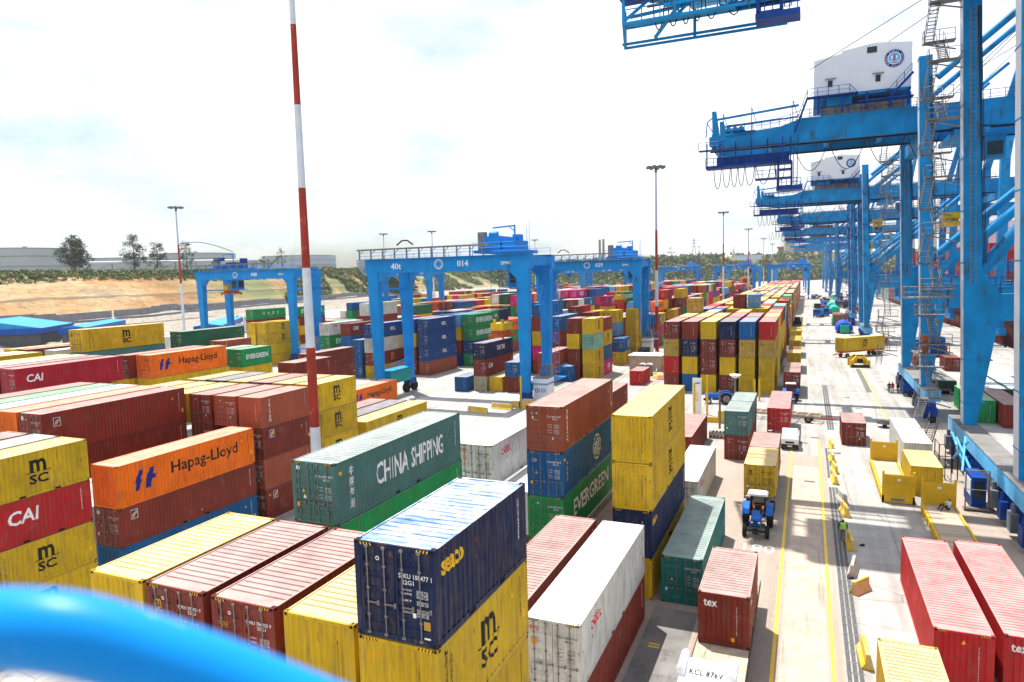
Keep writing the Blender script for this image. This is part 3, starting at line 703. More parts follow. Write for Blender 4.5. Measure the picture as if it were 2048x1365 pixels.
stack(-83.4, 77.5, '2hf.mar. 2hf.yel. 2hf.yel. 2sd.brn.triton', LC+' (fourth row, third column)')
stack(-77.0, 89.5, '4hf.mar. 4sf.mar. 4sd.mar.triton', LC+' (fifth row, front column)')
for j, (yy, nn) in enumerate(((31, 4), (46, 4), (60, 4), (73.5, 4))):
    for i in range(5): stack(-94.5-2.9*i, yy, ' '.join('4hf.%s.' % random.choice(('yel', 'mar', 'yel', 'mar', 'wht')) for _ in range(nn if (i+j) % 3 else nn-1)), 'the outer left block (%s row, %s column)' % (ordw(j+1), ordw(i+1)))
stack(-104.5, 88.0, '4hf.mar. 4hf.yel. 4hf.yel.msc', 'the outer left block (behind the front rows)')
for xx, t in ((-121, 'yel.msc'), (-124, 'yel.')): stack(xx, 127, '4sf.%s 4sd.%s 4sd.%s 4sf.%s' % (t, t, t, t), 'the block right of the left yard crane (%s column)' % ('front' if t[-1] == 'c' else 'second'))
stack(-134.5, 137.5, '4sf.mar. 4sf.mar. 4sf.yel. 4sf.mar. 4sd.grn.uasc', 'the block right of the left yard crane, one tier higher')
stack(-131.5, 150.5, '4sf.mar. 4sf.mar. 4sf.yel. 4sf.mar. 4sd.grn.evergreen', 'the block right of the left yard crane, behind the green one')
stack(-112.0, 155.0, '4hf.mar. 4hf.mar. 4hf.mar. 4hf.mar.', 'the block behind the striped mast')
# block C, under and beyond yard crane 014
stack(-73.7, 122.3, '4hd.brn. 4hd.esl.esl 4hd.esl.esl 4hd.esl.esl', 'the block left of yard crane 014 (right column)')
stack(-76.8, 122.5, '4hd.mar. 4hf.mar. 4hf.yel. 4hf.esl.', 'the block left of yard crane 014 (second column)')
stack(-82.5, 116.0, '4sd.yel. 4sd.mar.msc 4hd.wht.oocl 4hd.esl.esl', 'the block left of yard crane 014 (behind its left legs)')
stack(-85.7, 116.0, '2sd.blue. 2sf.blue. 2sf.blue.', 'the block left of yard crane 014 (short column)')
stack(-89.0, 117.0, '4sf.mar. 4hd.grn. 4hf.blue. 4sf.mar.cai', 'the block left of yard crane 014 (fourth column)')
stack(-95.2, 118.0, '4sd.mar. 4hd.wht.oocl 4hd.grn.evergreen 4sd.wht.oocl', 'the block left of yard crane 014 (fifth column)')
stack(-92.1, 117.5, '4sd.gry. 4hd.grn.', 'the block left of yard crane 014 (low column)')
stack(-95.5, 133.0, '4hf.mar. 4hf.mar. 4hf.mar. 4hf.mar. 4hf.wht.', 'the block left of yard crane 014 (raised white one)')
stack(-71.0, 137.3, '4hd.grn. 4hd.esl. 4hd.grn.evergreen 4hd.grn.evergreen', 'the row behind the deep blue stack (right column)')
stack(-74.0, 137.3, '4hf.esl. 4hf.mar. 4hf.yel. 4hf.lbl.', 'the row behind the deep blue stack (second column)')
stack(-77.0, 137.0, '4hf.esl. 4hf.mar. 4hf.yel. 4hf.esl.', 'the row behind the deep blue stack (third column)')
# block B, under yard crane 014
BB = 'the block under yard crane 014'
stack(-56.9, 106.2, '2sf.blue.', BB+' (nearest, single)')
stack(-53.8, 107.6, '4sd.bei. 4hd.mar.cai 4hd.navy.tai', BB+' (left column)')
stack(-50.8, 107.6, '2sf.yel.', BB+' (second column)')
stack(-47.8, 107.7, '2sf.mar. 2sd.blue.', BB+' (third column)')
stack(-45.3, 116.9, '4hf.brn. 4hf.brn.', BB+' (beside its right leg)')
stack(-42.7, 121.3, '4hf.blue.cosco', BB+' (low, right of its right leg)')
stack(-47.7, 129.8, '4hf.mar. 4hf.mar. 4hf.mar. 4hd.blue.', BB+' (second row, tall column)')
stack(-51.1, 129.3, '4hf.mar. 4hf.pink. 4hf.yel. 4hf.mar. 4hd.blue.', BB+' (second row, tallest column)')
stack(-54.1, 129.3, '4hf.grn. 4hf.esl. 4hd.blue. 4hd.blue.', BB+' (second row, fourth column)')
stack(-38.9, 124.0, '2hf.yel.msc 2hf.yel.msc 2hd.mint. 2hf.yel.msc', BB+' (right column, second row)')
stack(-38.9, 130.5, '2hf.pink.one 2hf.blue. 2hf.yel.msc 2sf.mar.', BB+' (right column, third row)')
stack(-42.0, 124.2, '2hf.mar. 2hf.mar. 2hf.yel. 2hf.mar.', BB+' (second column, second row)')
stack(-41.9, 152.0, '2hf.pink. 2hf.mar. 2hd.lbl. 2hd.yel.msc', BB+' (second column, fourth row)')
stack(-38.9, 146.0, '2hd.yel.msc 2hd.blue.cosco', BB+' (right column, low pair)')
stack(-38.9, 158.0, '2hd.yel.msc 2hd.yel.msc 2hd.yel. 2hd.yel.', BB+' (right column, behind the low pair)')
stack(-48.5, 170.0, '2hf.mar. 2hf.yel. 2hf.mar. 2hd.yel. 2sd.pink.one', BB+' (magenta one raised on top)')
# block A, the big coloured block
BA = 'the big coloured block'
fr = ['yel.|4 yel. yel. red.', 'yel. yel. och. blue.', 'mar. yel. mar. navy.', 'yel. mar. mar. yel.', 'blue. yel. navy. mar.', 'mar. red. och. mar.']
ends = ['ffdf', 'ffdf', 'dfdf', 'fddf', 'ffdf', 'ffdd']
cols6 = [('yel', 'yel', 'och', 'red'), ('yel', 'yel', 'och', 'blue'), ('mar', 'yel', 'mar', 'navy'), ('yel', 'mar', 'mar', 'yel'), ('blue', 'yel', 'navy', 'mar'), ('mar', 'red', 'och', 'mar')]
brs = [('msc', 'msc', 'msc', ''), ('', 'msc', 'msc', ''), ('', '', 'triton', ''), ('msc', 'triton', 'triton', ''), ('', '', 'cosco', ''), ('', '', 'msc', 'triton')]
ORD = ('first', 'second', 'third', 'fourth', 'fifth', 'sixth', 'seventh', 'eighth')
for i in range(6):
    stack(-7.0-3.02*i, 116.2, ' '.join('4h%s.%s.%s' % (ends[i][j], cols6[i][j], brs[i][j]) for j in range(4)), BA+' (front row, %s column from the lane)' % ORD[i])
RR = random.Random(11)
def pick(p): return RR.choice(p)
PA = ['yel']*7 + ['mar']*4 + ['brn', 'red', 'och', 'yel', 'navy', 'blue', 'gry', 'mint']
PB = ['mar']*5 + ['yel']*3 + ['blue']*2 + ['esl', 'grn', 'pink', 'org', 'red', 'navy', 'wht', 'brn', 'dgrn', 'lbl', 'pink', 'crim', 'och']
PR = ['red', 'pink', 'mar', 'red', 'red', 'crim', 'yel']
def field(name, xs, y0, y1, step, hmin, hmax, pal, skip=.08, br=True):
    y = y0; r = 0
    while y < y1:
        twenty = RR.random() < .35; base = RR.randint(hmin, hmax)
        for i, x in enumerate(xs):
            if RR.random() < skip: continue
            if pal is PA and ((155 < y < 165 and -16 < x < -11) or (140 < y < 150 and x < -21)): continue
            n = max(1, min(hmax, base + RR.choice((-1, 0, 0, 0, 1))))
            pl = PR if (pal is PA and y > 430) else pal
            e = pick('ddf'); 
            for half in ((0, 1) if twenty else (0,)):
                sp = []
                for t in range(n):
                    c = pick(pl); b = ''
                    if br and y < 330: b = {'yel': pick(('msc', 'msc', '')), 'grn': 'evergreen', 'pink': 'one', 'org': 'hapag' if not twenty else '', 'wht': 'oocl', 'blue': pick(('', 'cosco')), 'esl': pick(('esl', ''))}.get(c, '')
                    sp.append('%sh%s.%s.%s' % ('2' if twenty else '4', pick('ddf'), c, b))
                stack(x, y + 6.3*half, ' '.join(sp), '%s %s%s row %s column' % (name, ordw(r+2), ' rear' if half else '', ordw(i+1)))
        y += step; r += 1
field('the coloured block', [-7.0-3.02*i for i in range(6)], 129.4, 560, 13.1, 4, 4, PA, .03)
stack(-14.9, 158.5, '2hf.yel. 2hf.mar. 2hf.yel. 2hf.yel. 2hf.mar.', 'the coloured block, raised fifth tier pair left one')
stack(-11.9, 158.5, '2hf.yel. 2hf.mar. 2hf.yel. 2hf.yel. 2hd.lbl.', 'the coloured block, raised fifth tier pair right one')
stack(-22.3, 141.8, '2hf.yel. 2hf.mar. 2hf.yel. 2hf.yel. 2hd.och.msc', 'the coloured block, raised ochre one at its left edge')
field('the middle far block', [-39.0-3.0*i for i in range(6)], 183, 560, 13.2, 3, 5, PB, .04)
field('the middle block left edge', [-57.0, -45.2, -48.2], 143.5, 178, 13.2, 2, 4, PB, .2)
field('the third far block', [-73.5-3.0*i for i in range(6)], 151, 560, 13.2, 3, 5, PB, .07)
field('the fourth far block', [-112-3.0*i for i in range(6)], 171, 560, 13.2, 3, 4, PB, .08)
field('the fifth far block', [-150-3.0*i for i in range(6)], 200, 560, 13.2, 2, 4, PB, .2)
field('the sixth far block', [-190-3.0*i for i in range(6)], 300, 620, 13.2, 2, 4, PB, .2)
# quay side, behind the cranes
stack(19.4, 101.3, '4hf.grn.', 'the quay behind the big dark crane leg', rot=0)
stack(22.05, 98.8, '4hf.mar.', 'the quay beside the green one, right edge')
stack(24.5, 178.0, '2sf.blue.', 'the quay behind the crane legs (nearer blue one)'); stack(22.5, 186.0, '2sf.blue.', 'the quay behind the crane legs (farther blue one)')
stack(25.5, 172.0, '2sf.mar.', 'the quay right of the blue pair'); stack(19.5, 152.0, '2sd.mar.', 'the quay behind the yellow box on the turning trailer'); stack(24.0, 150.0, '2sd.mar.', 'the quay between the crane legs')
stack(14.0, 296.0, '2sd.mar.', 'the lane side queue far ahead')

# ---- visibility: how many probe points of each box the camera's standpoint can see
CP = np.array((0, 0, 19.87)); PX, PY, PZ = (np.array(tuple(v)) for v in (X_, Y_, Z_))
def rank():
    n = len(CONTS)
    lo = np.array([(q['x']-W/2, q['y']-q['L']/2, q['z']) for q in CONTS]); hi = np.array([(q['x']+W/2, q['y']+q['L']/2, q['z']+q['h']) for q in CONTS])
    mid = (lo+hi)/2; az = np.arctan2(mid[:, 0], mid[:, 1]); dist = np.hypot(mid[:, 0], mid[:, 1]); half = np.arctan(7.5/np.maximum(dist, 8))
    PM = np.array((tuple(X_), tuple(Y_), tuple(Z_)))
    for i, q in enumerate(CONTS):
        d = dist[i]; pts = []
        for a in (.1, .5, .9):
            for b in (.15, .5, .85):
                pts.append((lo[i][0]+a*W, lo[i][1]+b*q['L'], hi[i][2]+.01))
                pts.append((hi[i][0]+.01, lo[i][1]+a*q['L'], lo[i][2]+b*q['h']))
                pts.append((lo[i][0]+a*W, lo[i][1]-.01, lo[i][2]+b*q['h']))
        D = np.array(pts)-CP; cc = D@PM
        px = 1024+1376*cc[:, 0]/np.maximum(-cc[:, 2], .1); py = 682-1376*cc[:, 1]/np.maximum(-cc[:, 2], .1)
        D = D[(cc[:, 2] < 0) & (px > -10) & (px < 2058) & (py > -10) & (py < 1375)]; vis = 0
        if len(D):
            near = (dist < d+8) & (np.abs(az-az[i]) < half+half[i]); near[i] = False
            l, h_ = lo[near]-CP, hi[near]-CP
            inv = 1/np.where(np.abs(D) < 1e-9, 1e-9, D)[:, None, :]
            t1 = l[None]*inv; t2 = h_[None]*inv; tn = np.minimum(t1, t2).max(2); tf = np.maximum(t1, t2).min(2)
            hit = ((tn < tf) & (tn > 0) & (tn < .9995)).any(1); vis = int((~hit).sum())
        q['vis'] = vis; q['d'] = d; q['size'] = vis/27 * (q['L']*3+W*2)*1000/d**2
rank()
for q in CONTS: q['near'] = q['d'] < 260
order = sorted([i for i, q in enumerate(CONTS) if q['vis'] > 0], key=lambda i: -CONTS[i]['size'])
indiv = set(order[:300]); rest = [i for i in range(len(CONTS)) if i not in indiv and (CONTS[i]['vis'] > 0 or CONTS[i]['d'] > 120)]
TIER = ('bottom', 'second', 'third', 'fourth', 'fifth')
BRT = dict(msc='big black two-line initials', hapag='black name and navy emblem', cai='white initials', china='white English and Chinese name', cosco='white globe emblem', evergreen='white capital name', seaco='yellow lower-case name',
           oocl='red initials', esl='white initials and yellow flame', one='white capitals', tex='small white word', triton='vertical white name', uasc='four wide-spaced white letters', florens='small square emblem', tai='white slanted capitals', gold='small gold word', tri='yellow triangle')
used = {}
def label_for(q, lod):
    wh = q['where'].replace('(', '').replace(')', '').replace(',', '')
    if q['n'] == 1: pos = '' 
    else: pos = ('top' if q['tier'] == q['n']-1 else TIER[q['tier']]) + ' tier '
    c = CNAME[q['c']]; mk = BRT.get(q['b']) if q['b'] else None
    out = []
    for nm in ((' container with %s, ' % mk if mk else ' container, '), ' container, '):
        for a, b in ((nm, wh), (nm, wh.replace('the ', ''))):
            out.append(c + a + pos + 'in ' * (q['n'] > 1) + 'on ' * (q['n'] == 1) + b)
    for l in out:
        if len(l.split()) <= 15 and l not in used: return l
    l = ' '.join(out[-1].split()[:15])
    return l
for i in sorted(indiv):
    q = CONTS[i]
    lod = 0 if q['d'] < 62 else (1 if q['d'] < 150 else 2)
    if q['lod'] is not None: lod = q['lod']
    lab = label_for(q, lod)
    if lab in used: lab = ('short ' if q['L'] < 7 else 'long ') + lab
    used[lab] = used.get(lab, 0)+1
    build_container(q, i, lod, lab, 'stacked shipping containers' if 'trailer' not in q['where'] else 'containers on trailers')
# everything past the 300 that show largest: one mass per paint colour is not needed, a single mesh carries the colours
def rest_mesh():
    V = []; F = []; MI = []; keys = sorted(C); mats = []
    for kx in keys:
        mats.append(simple('distant_%s_paint' % CNAME[kx].replace(' ', '_'), C[kx], .5, 0, .15, .3, ((.14, .08, .05), 1.2, .64)))
        mats.append(simple('distant_%s_roof' % CNAME[kx].replace(' ', '_'), tuple(.74*a+.26*b for a, b in zip(C[kx], (.70, .62, .58))), .6, 0, .15, .4))  # distant tops lightened likewise, sunlight mixed into the roof colour
    for i in rest:
        q = CONTS[i]; n = len(V); x0, x1 = q['x']-W/2, q['x']+W/2; y0, y1 = q['y']-q['L']/2, q['y']+q['L']/2; z0, z1 = q['z']+.02, q['z']+q['h']-.02; m = keys.index(q['c'])*2
        if q['vis'] > 0 and q['d'] < 420:
            P = cprof(y0, y1, .6, .06)   # coarse corrugation
            for (a, d), (b, e) in zip(P, P[1:]):
                if b-a < 1e-5: continue
                n = len(V); V += [(x1-d, a, z0), (x1-e, b, z0), (x1-e, b, z1), (x1-d, a, z1)]; F.append((n, n+1, n+2, n+3)); MI.append(m)
        n = len(V)
        V += [(x0,y0,z0),(x1,y0,z0),(x1,y1,z0),(x0,y1,z0),(x0,y0,z1),(x1,y0,z1),(x1,y1,z1),(x0,y1,z1)]
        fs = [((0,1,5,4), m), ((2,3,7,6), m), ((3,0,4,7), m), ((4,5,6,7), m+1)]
        if not (q['vis'] > 0 and q['d'] < 420): fs.append(((1,2,6,5), m))
        for f, mm in fs: F.append(tuple(n+j for j in f)); MI.append(mm)
        # frame posts proud of the front
        for xa in (x0, x1-.12):
            n = len(V); V += [(xa,y0-.03,z0),(xa+.12,y0-.03,z0),(xa+.12,y0-.03,z1),(xa,y0-.03,z1)]; F.append((n, n+1, n+2, n+3)); MI.append(m)
    me = bpy.data.meshes.new('distant_container_stacks'); me.from_pydata(V, [], F)
    for mm in mats: me.materials.append(mm)
    me.polygons.foreach_set('material_index', MI)
    o = put('distant_container_stacks', me); tag(o, 'mass of distant stacked containers filling the yard behind the nearer blocks', 'containers', None, 'stuff')
rest_mesh()
# ------------------------------------------------------------------ ground, quay, sea
def sheet(name, x0, x1, y0, y1, z, m, parent=None, kind='structure'):
    b = MB(); b.quad((x0, y0, z), (x1, y0, z), (x1, y1, z), (x0, y1, z)); o = b.build(name, m, parent)
    if kind: o['kind'] = kind
    return o
QX = 44.5
g = MB(); g.quad((-3500, -400, 0), (QX, -400, 0), (QX, 1700, 0), (-3500, 1700, 0)); g.quad((QX, -400, 0), (QX, -400, -6), (QX, 1700, -6), (QX, 1700, 0)); tag(g.build('ground', M['ground']), kind='structure')
mw, ntw, bsw = newmat('harbour_water'); bsw.inputs['Base Color'].default_value = (.02, .09, .10, 1); bsw.inputs['Roughness'].default_value = .12
bump(ntw, bsw, noise(ntw, .35, 5), .6, .15)
sheet('water', QX, 3500, -400, 1700, -2.6, mw)
land = simple('far_land', (.12, .14, .07), .9, 0, .3, .01)
sheet('far_shore', 700, 3500, 1100, 1699, -2.0, land)
sheet('lane_paving', -13.0, 2.0, -20, 78.5, .005, M['paver'])
sheet('quay_apron_paving', 11.2, 15.6, -20, 100, .005, M['paver'])
sheet('worn_lane_strip', -1.05, 1.25, -20, 74, .009, simple('worn_wheel_track', (.45, .36, .29), .85, 0, .18, .9, ((.24, .18, .14), 1.4, .56, (1, .05, 1))))
sheet('bay_concrete', -8.1, -5.6, 24.5, 39.5, .009, M['asphalt'])
ln = thing('lane_marking', 'long yellow line left of the open lane, running the length of the quay road', 'road line', (0,0,0), 0, 'yellow lane lines')
MB().box(-1.46, -1.27, 5, 83, .008, .013).build('line', M['line'], ln)
ln = thing('lane_marking', 'long yellow line right of the open lane, beside the drain grating', 'road line', (0,0,0), 0, 'yellow lane lines')
MB().box(1.36, 1.54, 5, 86, .008, .013).build('line', M['line'], ln)
ln = thing('lane_marking', 'faint yellow line along the far lane beyond the pickup truck', 'road line', (0,0,0), 0, 'yellow lane lines')
MB().box(-1.35, -1.22, 110, 420, .006, .012).build('line', M['line'], ln)
ln = thing('lane_marking', 'thin yellow line along the crane track side of the apron', 'road line', (0,0,0), 0, 'yellow lane lines')
MB().box(9.75, 9.92, 92, 420, .006, .012).build('line', M['line'], ln)
ln = thing('lane_marking', 'short yellow dash beside the white container stack edge', 'road line', (0,0,0), 0, 'yellow lane lines')
MB().box(-7.6, -7.0, 35.2, 35.35, .012, .016).box(-7.6, -7.0, 34.9, 35.05, .012, .016).build('line', M['line'], ln)
rn = text_on('painted_number', '081', M['white_line'], (-2.95, 50.7, .012), (-1, 0, 0), (0, -1, 0), 2.1, 1.3); tag(rn, 'white number 081 painted on the lane in front of the blue tractor', 'road marking')
for (xa, y0, y1, lab) in ((2.05, 12, 67.5, 'long drain grating beside the right yellow line, nearest length'), (2.05, 70.5, 82.5, 'short drain grating beside the lane between the two gaps'), (2.55, 92, 128, 'drain grating in the pale concrete beyond the barriers'), (9.0, 122, 150, 'drain grating near the yellow spreader frame')):
    t = thing('drain_grating', lab, 'drain', (xa, y0, 0), 0, 'drain gratings'); n = 0
    for i in range(3):
        m = MB(); m.box(i*.27, i*.27+.20, 0, y1-y0, .010, .022); m.build('grating_strip', M['grate'], t)
    yy = 0; cm = MB()
    while yy < y1-y0: cm.box(-.02, .8, yy, yy+.05, .020, .026); yy += 1.0
    cm.build('cross_bar', M['asphalt'], t)
for xr, lab in ((14.75, 'landward crane rail set in the quay'), (15.15, 'edge angle of the landward crane rail slot')):
    t = MB().box(xr, xr+.08, -20, 900, .006, .03).build('crane_rail', M['steel']); tag(t, lab, 'rail')
for x, y in ((.6, 87), (-.6, 84.0), (6.5, 107), (5.3, 116), (.0, 68.5)):
    tag(MB().box(x, x+.9, y, y+.45, .011, .018).build('drain_cover', M['grate']), 'small iron drain cover %s' % ('on the open apron' if x > 3 else 'in the lane at %d metres' % y), 'drain cover', 'drain covers')

# ------------------------------------------------------------------ hillside
FOOT = [(-205, -60), (-232, 60), (-285, 190), (-330, 330), (-372, 500), (-395, 700), (-380, 900), (-300, 1090), (-150, 1230), (40, 1330), (300, 1400)]
CREST = [(-400, -60), (-410, 100), (-400, 310), (-405, 440), (-440, 590), (-480, 760), (-470, 980), (-370, 1160), (-190, 1290), (40, 1385), (300, 1460)]
CZ = [30, 30, 29.5, 30.5, 32, 30, 33, 40, 45, 47, 46]
def lerp_line(P, t):
    t = max(0, min(len(P)-1.0001, t)); i = int(t); f = t-i
    a, b = P[i], P[i+1]
    if hasattr(a, '__len__'): return tuple(x+(y-x)*f for x, y in zip(a, b))
    return a+(b-a)*f
from mathutils import noise as MN
def hill(t, v):
    f = lerp_line(FOOT, t); c = lerp_line(CREST, t); z = lerp_line(CZ, t)
    if v <= 1:
        x = f[0]+(c[0]-f[0])*v; y = f[1]+(c[1]-f[1])*v
        prof = 5.5*min(1, v/.26) + (z-5.5)*max(0, (v-.30)/.70)**1.1
        n = MN.fractal(Vector((x*.02, y*.02, 0)), 1.0, 2.0, 5); prof += n*3.4*sin(min(1, v)*pi)*(.4 if v < .3 else 1)
        st = sin(prof*1.0)*.7 if v > .25 else 0
        return x, y, max(-.4, prof+st*(1 if .25 < v < .9 else 0))
    d = Vector((c[0]-f[0], c[1]-f[1])).normalized(); e = (v-1)*400
    n = MN.fractal(Vector((c[0]*.01+e*.01, c[1]*.01, 3)), 1.0, 2.0, 3)
    return c[0]+d[0]*e, c[1]+d[1]*e, z + n*1.2*min(1, e/30)
NT, NV = 340, 46
vs = [i/30 for i in range(31)] + [1.02, 1.05, 1.1, 1.2, 1.35, 1.6, 2.0, 2.6, 3.5, 5, 7]
V = []; F = []
for i in range(NT+1):
    for v in vs: V.append(hill(i*(len(FOOT)-1)/NT, v))
nv = len(vs)
for i in range(NT):
    for j in range(nv-1): a = i*nv+j; F.append((a, a+nv, a+nv+1, a+1))
def hill_mat():
    m, nt, bs = newmat('cut_earth_slope'); bs.inputs['Roughness'].default_value = .95
    ge = nt.nodes.new('ShaderNodeNewGeometry'); v = ge.outputs['Position']
    a = ramp(nt, noise(nt, .018, 8, .65, vec=v, stretch=(1, 1, 4)), ((.30, (.25, .125, .045)), (.45, (.37, .205, .075)), (.58, (.42, .29, .15)), (.75, (.22, .17, .11))))
    b = ramp(nt, noise(nt, .25, 7, .75, vec=v, stretch=(1, 1, 3)), ((.3, .45), (.5, .95), (.7, 1.3))); c = mixc(nt, 1, a, b, 'MULTIPLY')
    gr = ramp(nt, noise(nt, .035, 8, .75, vec=v), ((.40, 0), (.50, .92)))
    sx = nt.nodes.new('ShaderNodeSeparateXYZ'); nt.links.new(v, sx.inputs[0])
    far = mathn(nt, 'MULTIPLY', mathn(nt, 'SUBTRACT', sx.outputs[1], 300), 1/90, True)
    far.node.use_clamp = True
    grf = mathn(nt, 'MULTIPLY', gr, far)
    c = mixc(nt, grf, c, (.15, .175, .065))
    top = ramp(nt, mathn(nt, 'DIVIDE', sx.outputs[2], 60), ((.43, 0), (.50, .85)))
    tg = mixc(nt, noise(nt, .06, 6, .7, vec=v), (.12, .16, .05), (.34, .28, .14)); c = mixc(nt, top, c, tg)
    wz = mathn(nt, 'ADD', sx.outputs[2], mathn(nt, 'MULTIPLY', noise(nt, .03, 4, .6, vec=v), 5)); tk = ramp(nt, mathn(nt, 'DIVIDE', wz, 40), ((.40, 0), (.415, .75), (.43, .75), (.445, 0))); c = mixc(nt, tk, c, (.10, .075, .05))
    rb = ramp(nt, mathn(nt, 'DIVIDE', sx.outputs[2], 20), ((.30, 1), (.42, 0))); rc_ = ramp(nt, noise(nt, .5, 8, .8, vec=v), ((.35, (.16, .14, .12)), (.5, (.33, .29, .24)), (.66, (.46, .43, .38)))); c = mixc(nt, rb, c, rc_)
    nt.links.new(c, bs.inputs['Base Color']); bump(nt, bs, noise(nt, .35, 8, .75, vec=v), .9, 1.2); return m
hm = hill_mat()
me = bpy.data.meshes.new('hillside'); me.from_pydata(V, [], F); me.materials.append(hm)
for p in me.polygons: p.use_smooth = True
tag(put('hillside', me), kind='structure')
# rubble bank between yard and slope
V = []; F = []
for i in range(161):
    t = 1.2 + i*5.2/160; f = lerp_line(FOOT, t)
    for j, w_ in enumerate((-2, 6, 14, 24, 34, 44)):
        n = MN.fractal(Vector((f[0]*.08+w_*.1, f[1]*.08, 9)), 1, 2, 4); zz = (0, 1.2, 1.8, 1.5, .8, -.1)[j] + n*1.5*(0 < j < 5)
        V.append((f[0]+w_, f[1], zz))
for i in range(160):
    for j in range(5): a = i*6+j; F.append((a, a+6, a+7, a+1))
me = bpy.data.meshes.new('rubble_bank'); me.from_pydata(V, [], F)
me.materials.append(simple('pale_rubble', (.30, .265, .22), .95, 0, .4, .5, ((.22, .2, .18), .9, .55), .3, stretch=(1, 1, 2))); tag(put('rubble_bank', me), kind='structure')
# long concrete walls of the railway cutting
for i, (ta, tb, v, hh) in enumerate(((1.35, 2.1, .29, 3.4), (2.12, 2.62, .29, 3.4), (2.66, 3.3, .29, 3.4), (3.35, 4.2, .29, 3.2))):
    m = MB(); n = 10
    for q in range(n):
        a = hill(ta+(tb-ta)*q/n, v); b = hill(ta+(tb-ta)*(q+1)/n, v)
        p, r = Vector((a[0], a[1], max(a[2], b[2])+hh/2)), Vector((b[0], b[1], max(a[2], b[2])+hh/2)); m.beam(p, r, 1.2, hh)
    o = m.build('retaining_wall', simple('grey_wall_concrete', (.22, .22, .24), .85, 0, .2, .3) if i == 0 else bpy.data.materials['grey_wall_concrete'])
    tag(o, ['long grey concrete wall at the foot of the orange slope, far left', 'grey concrete wall length left of the slim mast', 'grey concrete wall length passing behind the slim mast', 'grey concrete wall length behind the left yard crane'][i], 'wall', 'railway cutting walls')
    m = MB()
    for q in range(n):
        a = hill(ta+(tb-ta)*q/n, v-.12); b = hill(ta+(tb-ta)*(q+1)/n, v-.12); m.beam(Vector(a)+Vector((6, 0, 1.4)), Vector(b)+Vector((6, 0, 1.4)), .8, 1.1)
    o = m.build('concrete_kerb', M['rubber_grey']); tag(o, 'dark low track bed wall below the %s grey wall length' % ('first', 'second', 'third', 'fourth')[i], 'wall', 'track bed walls')

# ------------------------------------------------------------------ vegetation
def leaf_cloud(n, rad, squash, size, rng, holes=.0, tall=False):
    """many leaf clumps spread unevenly through a crown"""
    V = []; F = []; cl = []
    for _ in range(max(6, n//55)):
        for _t in range(20):
            p = Vector((rng.uniform(-1, 1), rng.uniform(-1, 1), rng.uniform(-1, 1)))
            if p.length < 1: break
        p.x *= rad; p.y *= rad; p.z *= rad*squash
        if tall: kx = 1 - .55*max(0, p.z/(rad*squash)); p.x *= kx; p.y *= kx
        cl.append((p, rng.uniform(.16, .34)*rad))
    for i in range(n):
        c, r = cl[i % len(cl)]
        p = c + Vector((rng.gauss(0, .5), rng.gauss(0, .5), rng.gauss(0, .45)))*r
        s = size*rng.uniform(.6, 1.3); a = Vector((rng.uniform(-1, 1), rng.uniform(-1, 1), rng.uniform(-.6, .6))).normalized()*s; b = a.cross(Vector((rng.uniform(-1, 1), rng.uniform(-1, 1), rng.uniform(-1, 1)))).normalized()*s*.5
        k0 = len(V); V += [tuple(p-a*.5), tuple(p+b*.5), tuple(p+a*.5), tuple(p-b*.5)]; F.append((k0, k0+1, k0+2, k0+3))
    return V, F, cl
def tree(loc, h, w_, label, cat='tree', n=2200, leaf='leaf_dark', squash=None, trunk=.25, seed=1, group=None, name='pine_tree', sparse=False):
    rng = random.Random(seed); t = thing(name, label, cat, loc, 0, group); rad = w_/2
    ch = h*(1-trunk); V, F, cl = leaf_cloud(n, rad, ch/2/rad, max(.5, w_*.055), rng, tall=True)
    zc = h*trunk + ch/2
    me = bpy.data.meshes.new('crown'); me.from_pydata([(a, b, c+zc) for a, b, c in V], [], F); me.materials.append(M[leaf]); put('crown', me, t)
    m = MB(); m.tube((0, 0, -1), (rad*.05, 0, h*.55), h*.016+.1, 8, h*.009); m.tube((rad*.05, 0, h*.55), (0, 0, h*.93), h*.009, 6, .04); m.build('trunk', M['bark'], t)
    m = MB()
    for p, r in cl[:22]:
        z0 = max(h*trunk*.7, min(h*.85, p.z+zc-abs(p.x)*.5)); m.tube((rad*.03, 0, z0), (p.x, p.y, p.z+zc), .12, 4, .03)
    m.build('limb', M['bark'], t); return t
TR = [((-470, 324, 29), 28, 20, 'broad dark tree standing in front of the largest tank at far left', 6500), ((-431, 340, 28.5), 28, 15.5, 'tall open dark tree, second from the left on the slope top', 4200),
      ((-417, 347, 28.5), 24, 14, 'thin wispy tree right of the tall open tree on the slope top', 2300), ((-398, 355, 28.5), 24, 10.5, 'slim dark tree directly behind the slim red and white mast', 2800),
      ((-435, 470, 31.5), 11, 11.5, 'small round dark bush-like tree left of the wispy tree by the left yard crane', 1500), ((-421, 476, 31.5), 21, 11.5, 'wispy tree rising behind the left yard crane', 1000)]
for i, (p, h, w_, lab, n) in enumerate(TR): tree(p, h, w_, lab, n=n, seed=i+3, group='trees on top of the slope', trunk=.12 if i != 4 else .2, name='pine_tree' if i != 4 else 'small_tree')
rng = random.Random(5)
far_labels = ['far tree with flat layered crown on the wooded ridge beside the pylon', 'narrow far cypress-like tree on the wooded ridge', 'small far palm-like tree right of the narrow one on the ridge', 'far rounded tree on the ridge left of the brown building']
for (x, y, z, h, w_), lab in zip(((-172, 960, 37, 17, 13), (-138, 985, 38, 20, 4.5), (-95, 1010, 38, 15, 6), (-240, 960, 34, 13, 12)), far_labels): tree((x, y, z), h, w_, lab, n=500, seed=int(abs(x)), group='trees on the far ridge', name='ridge_tree', trunk=.3)
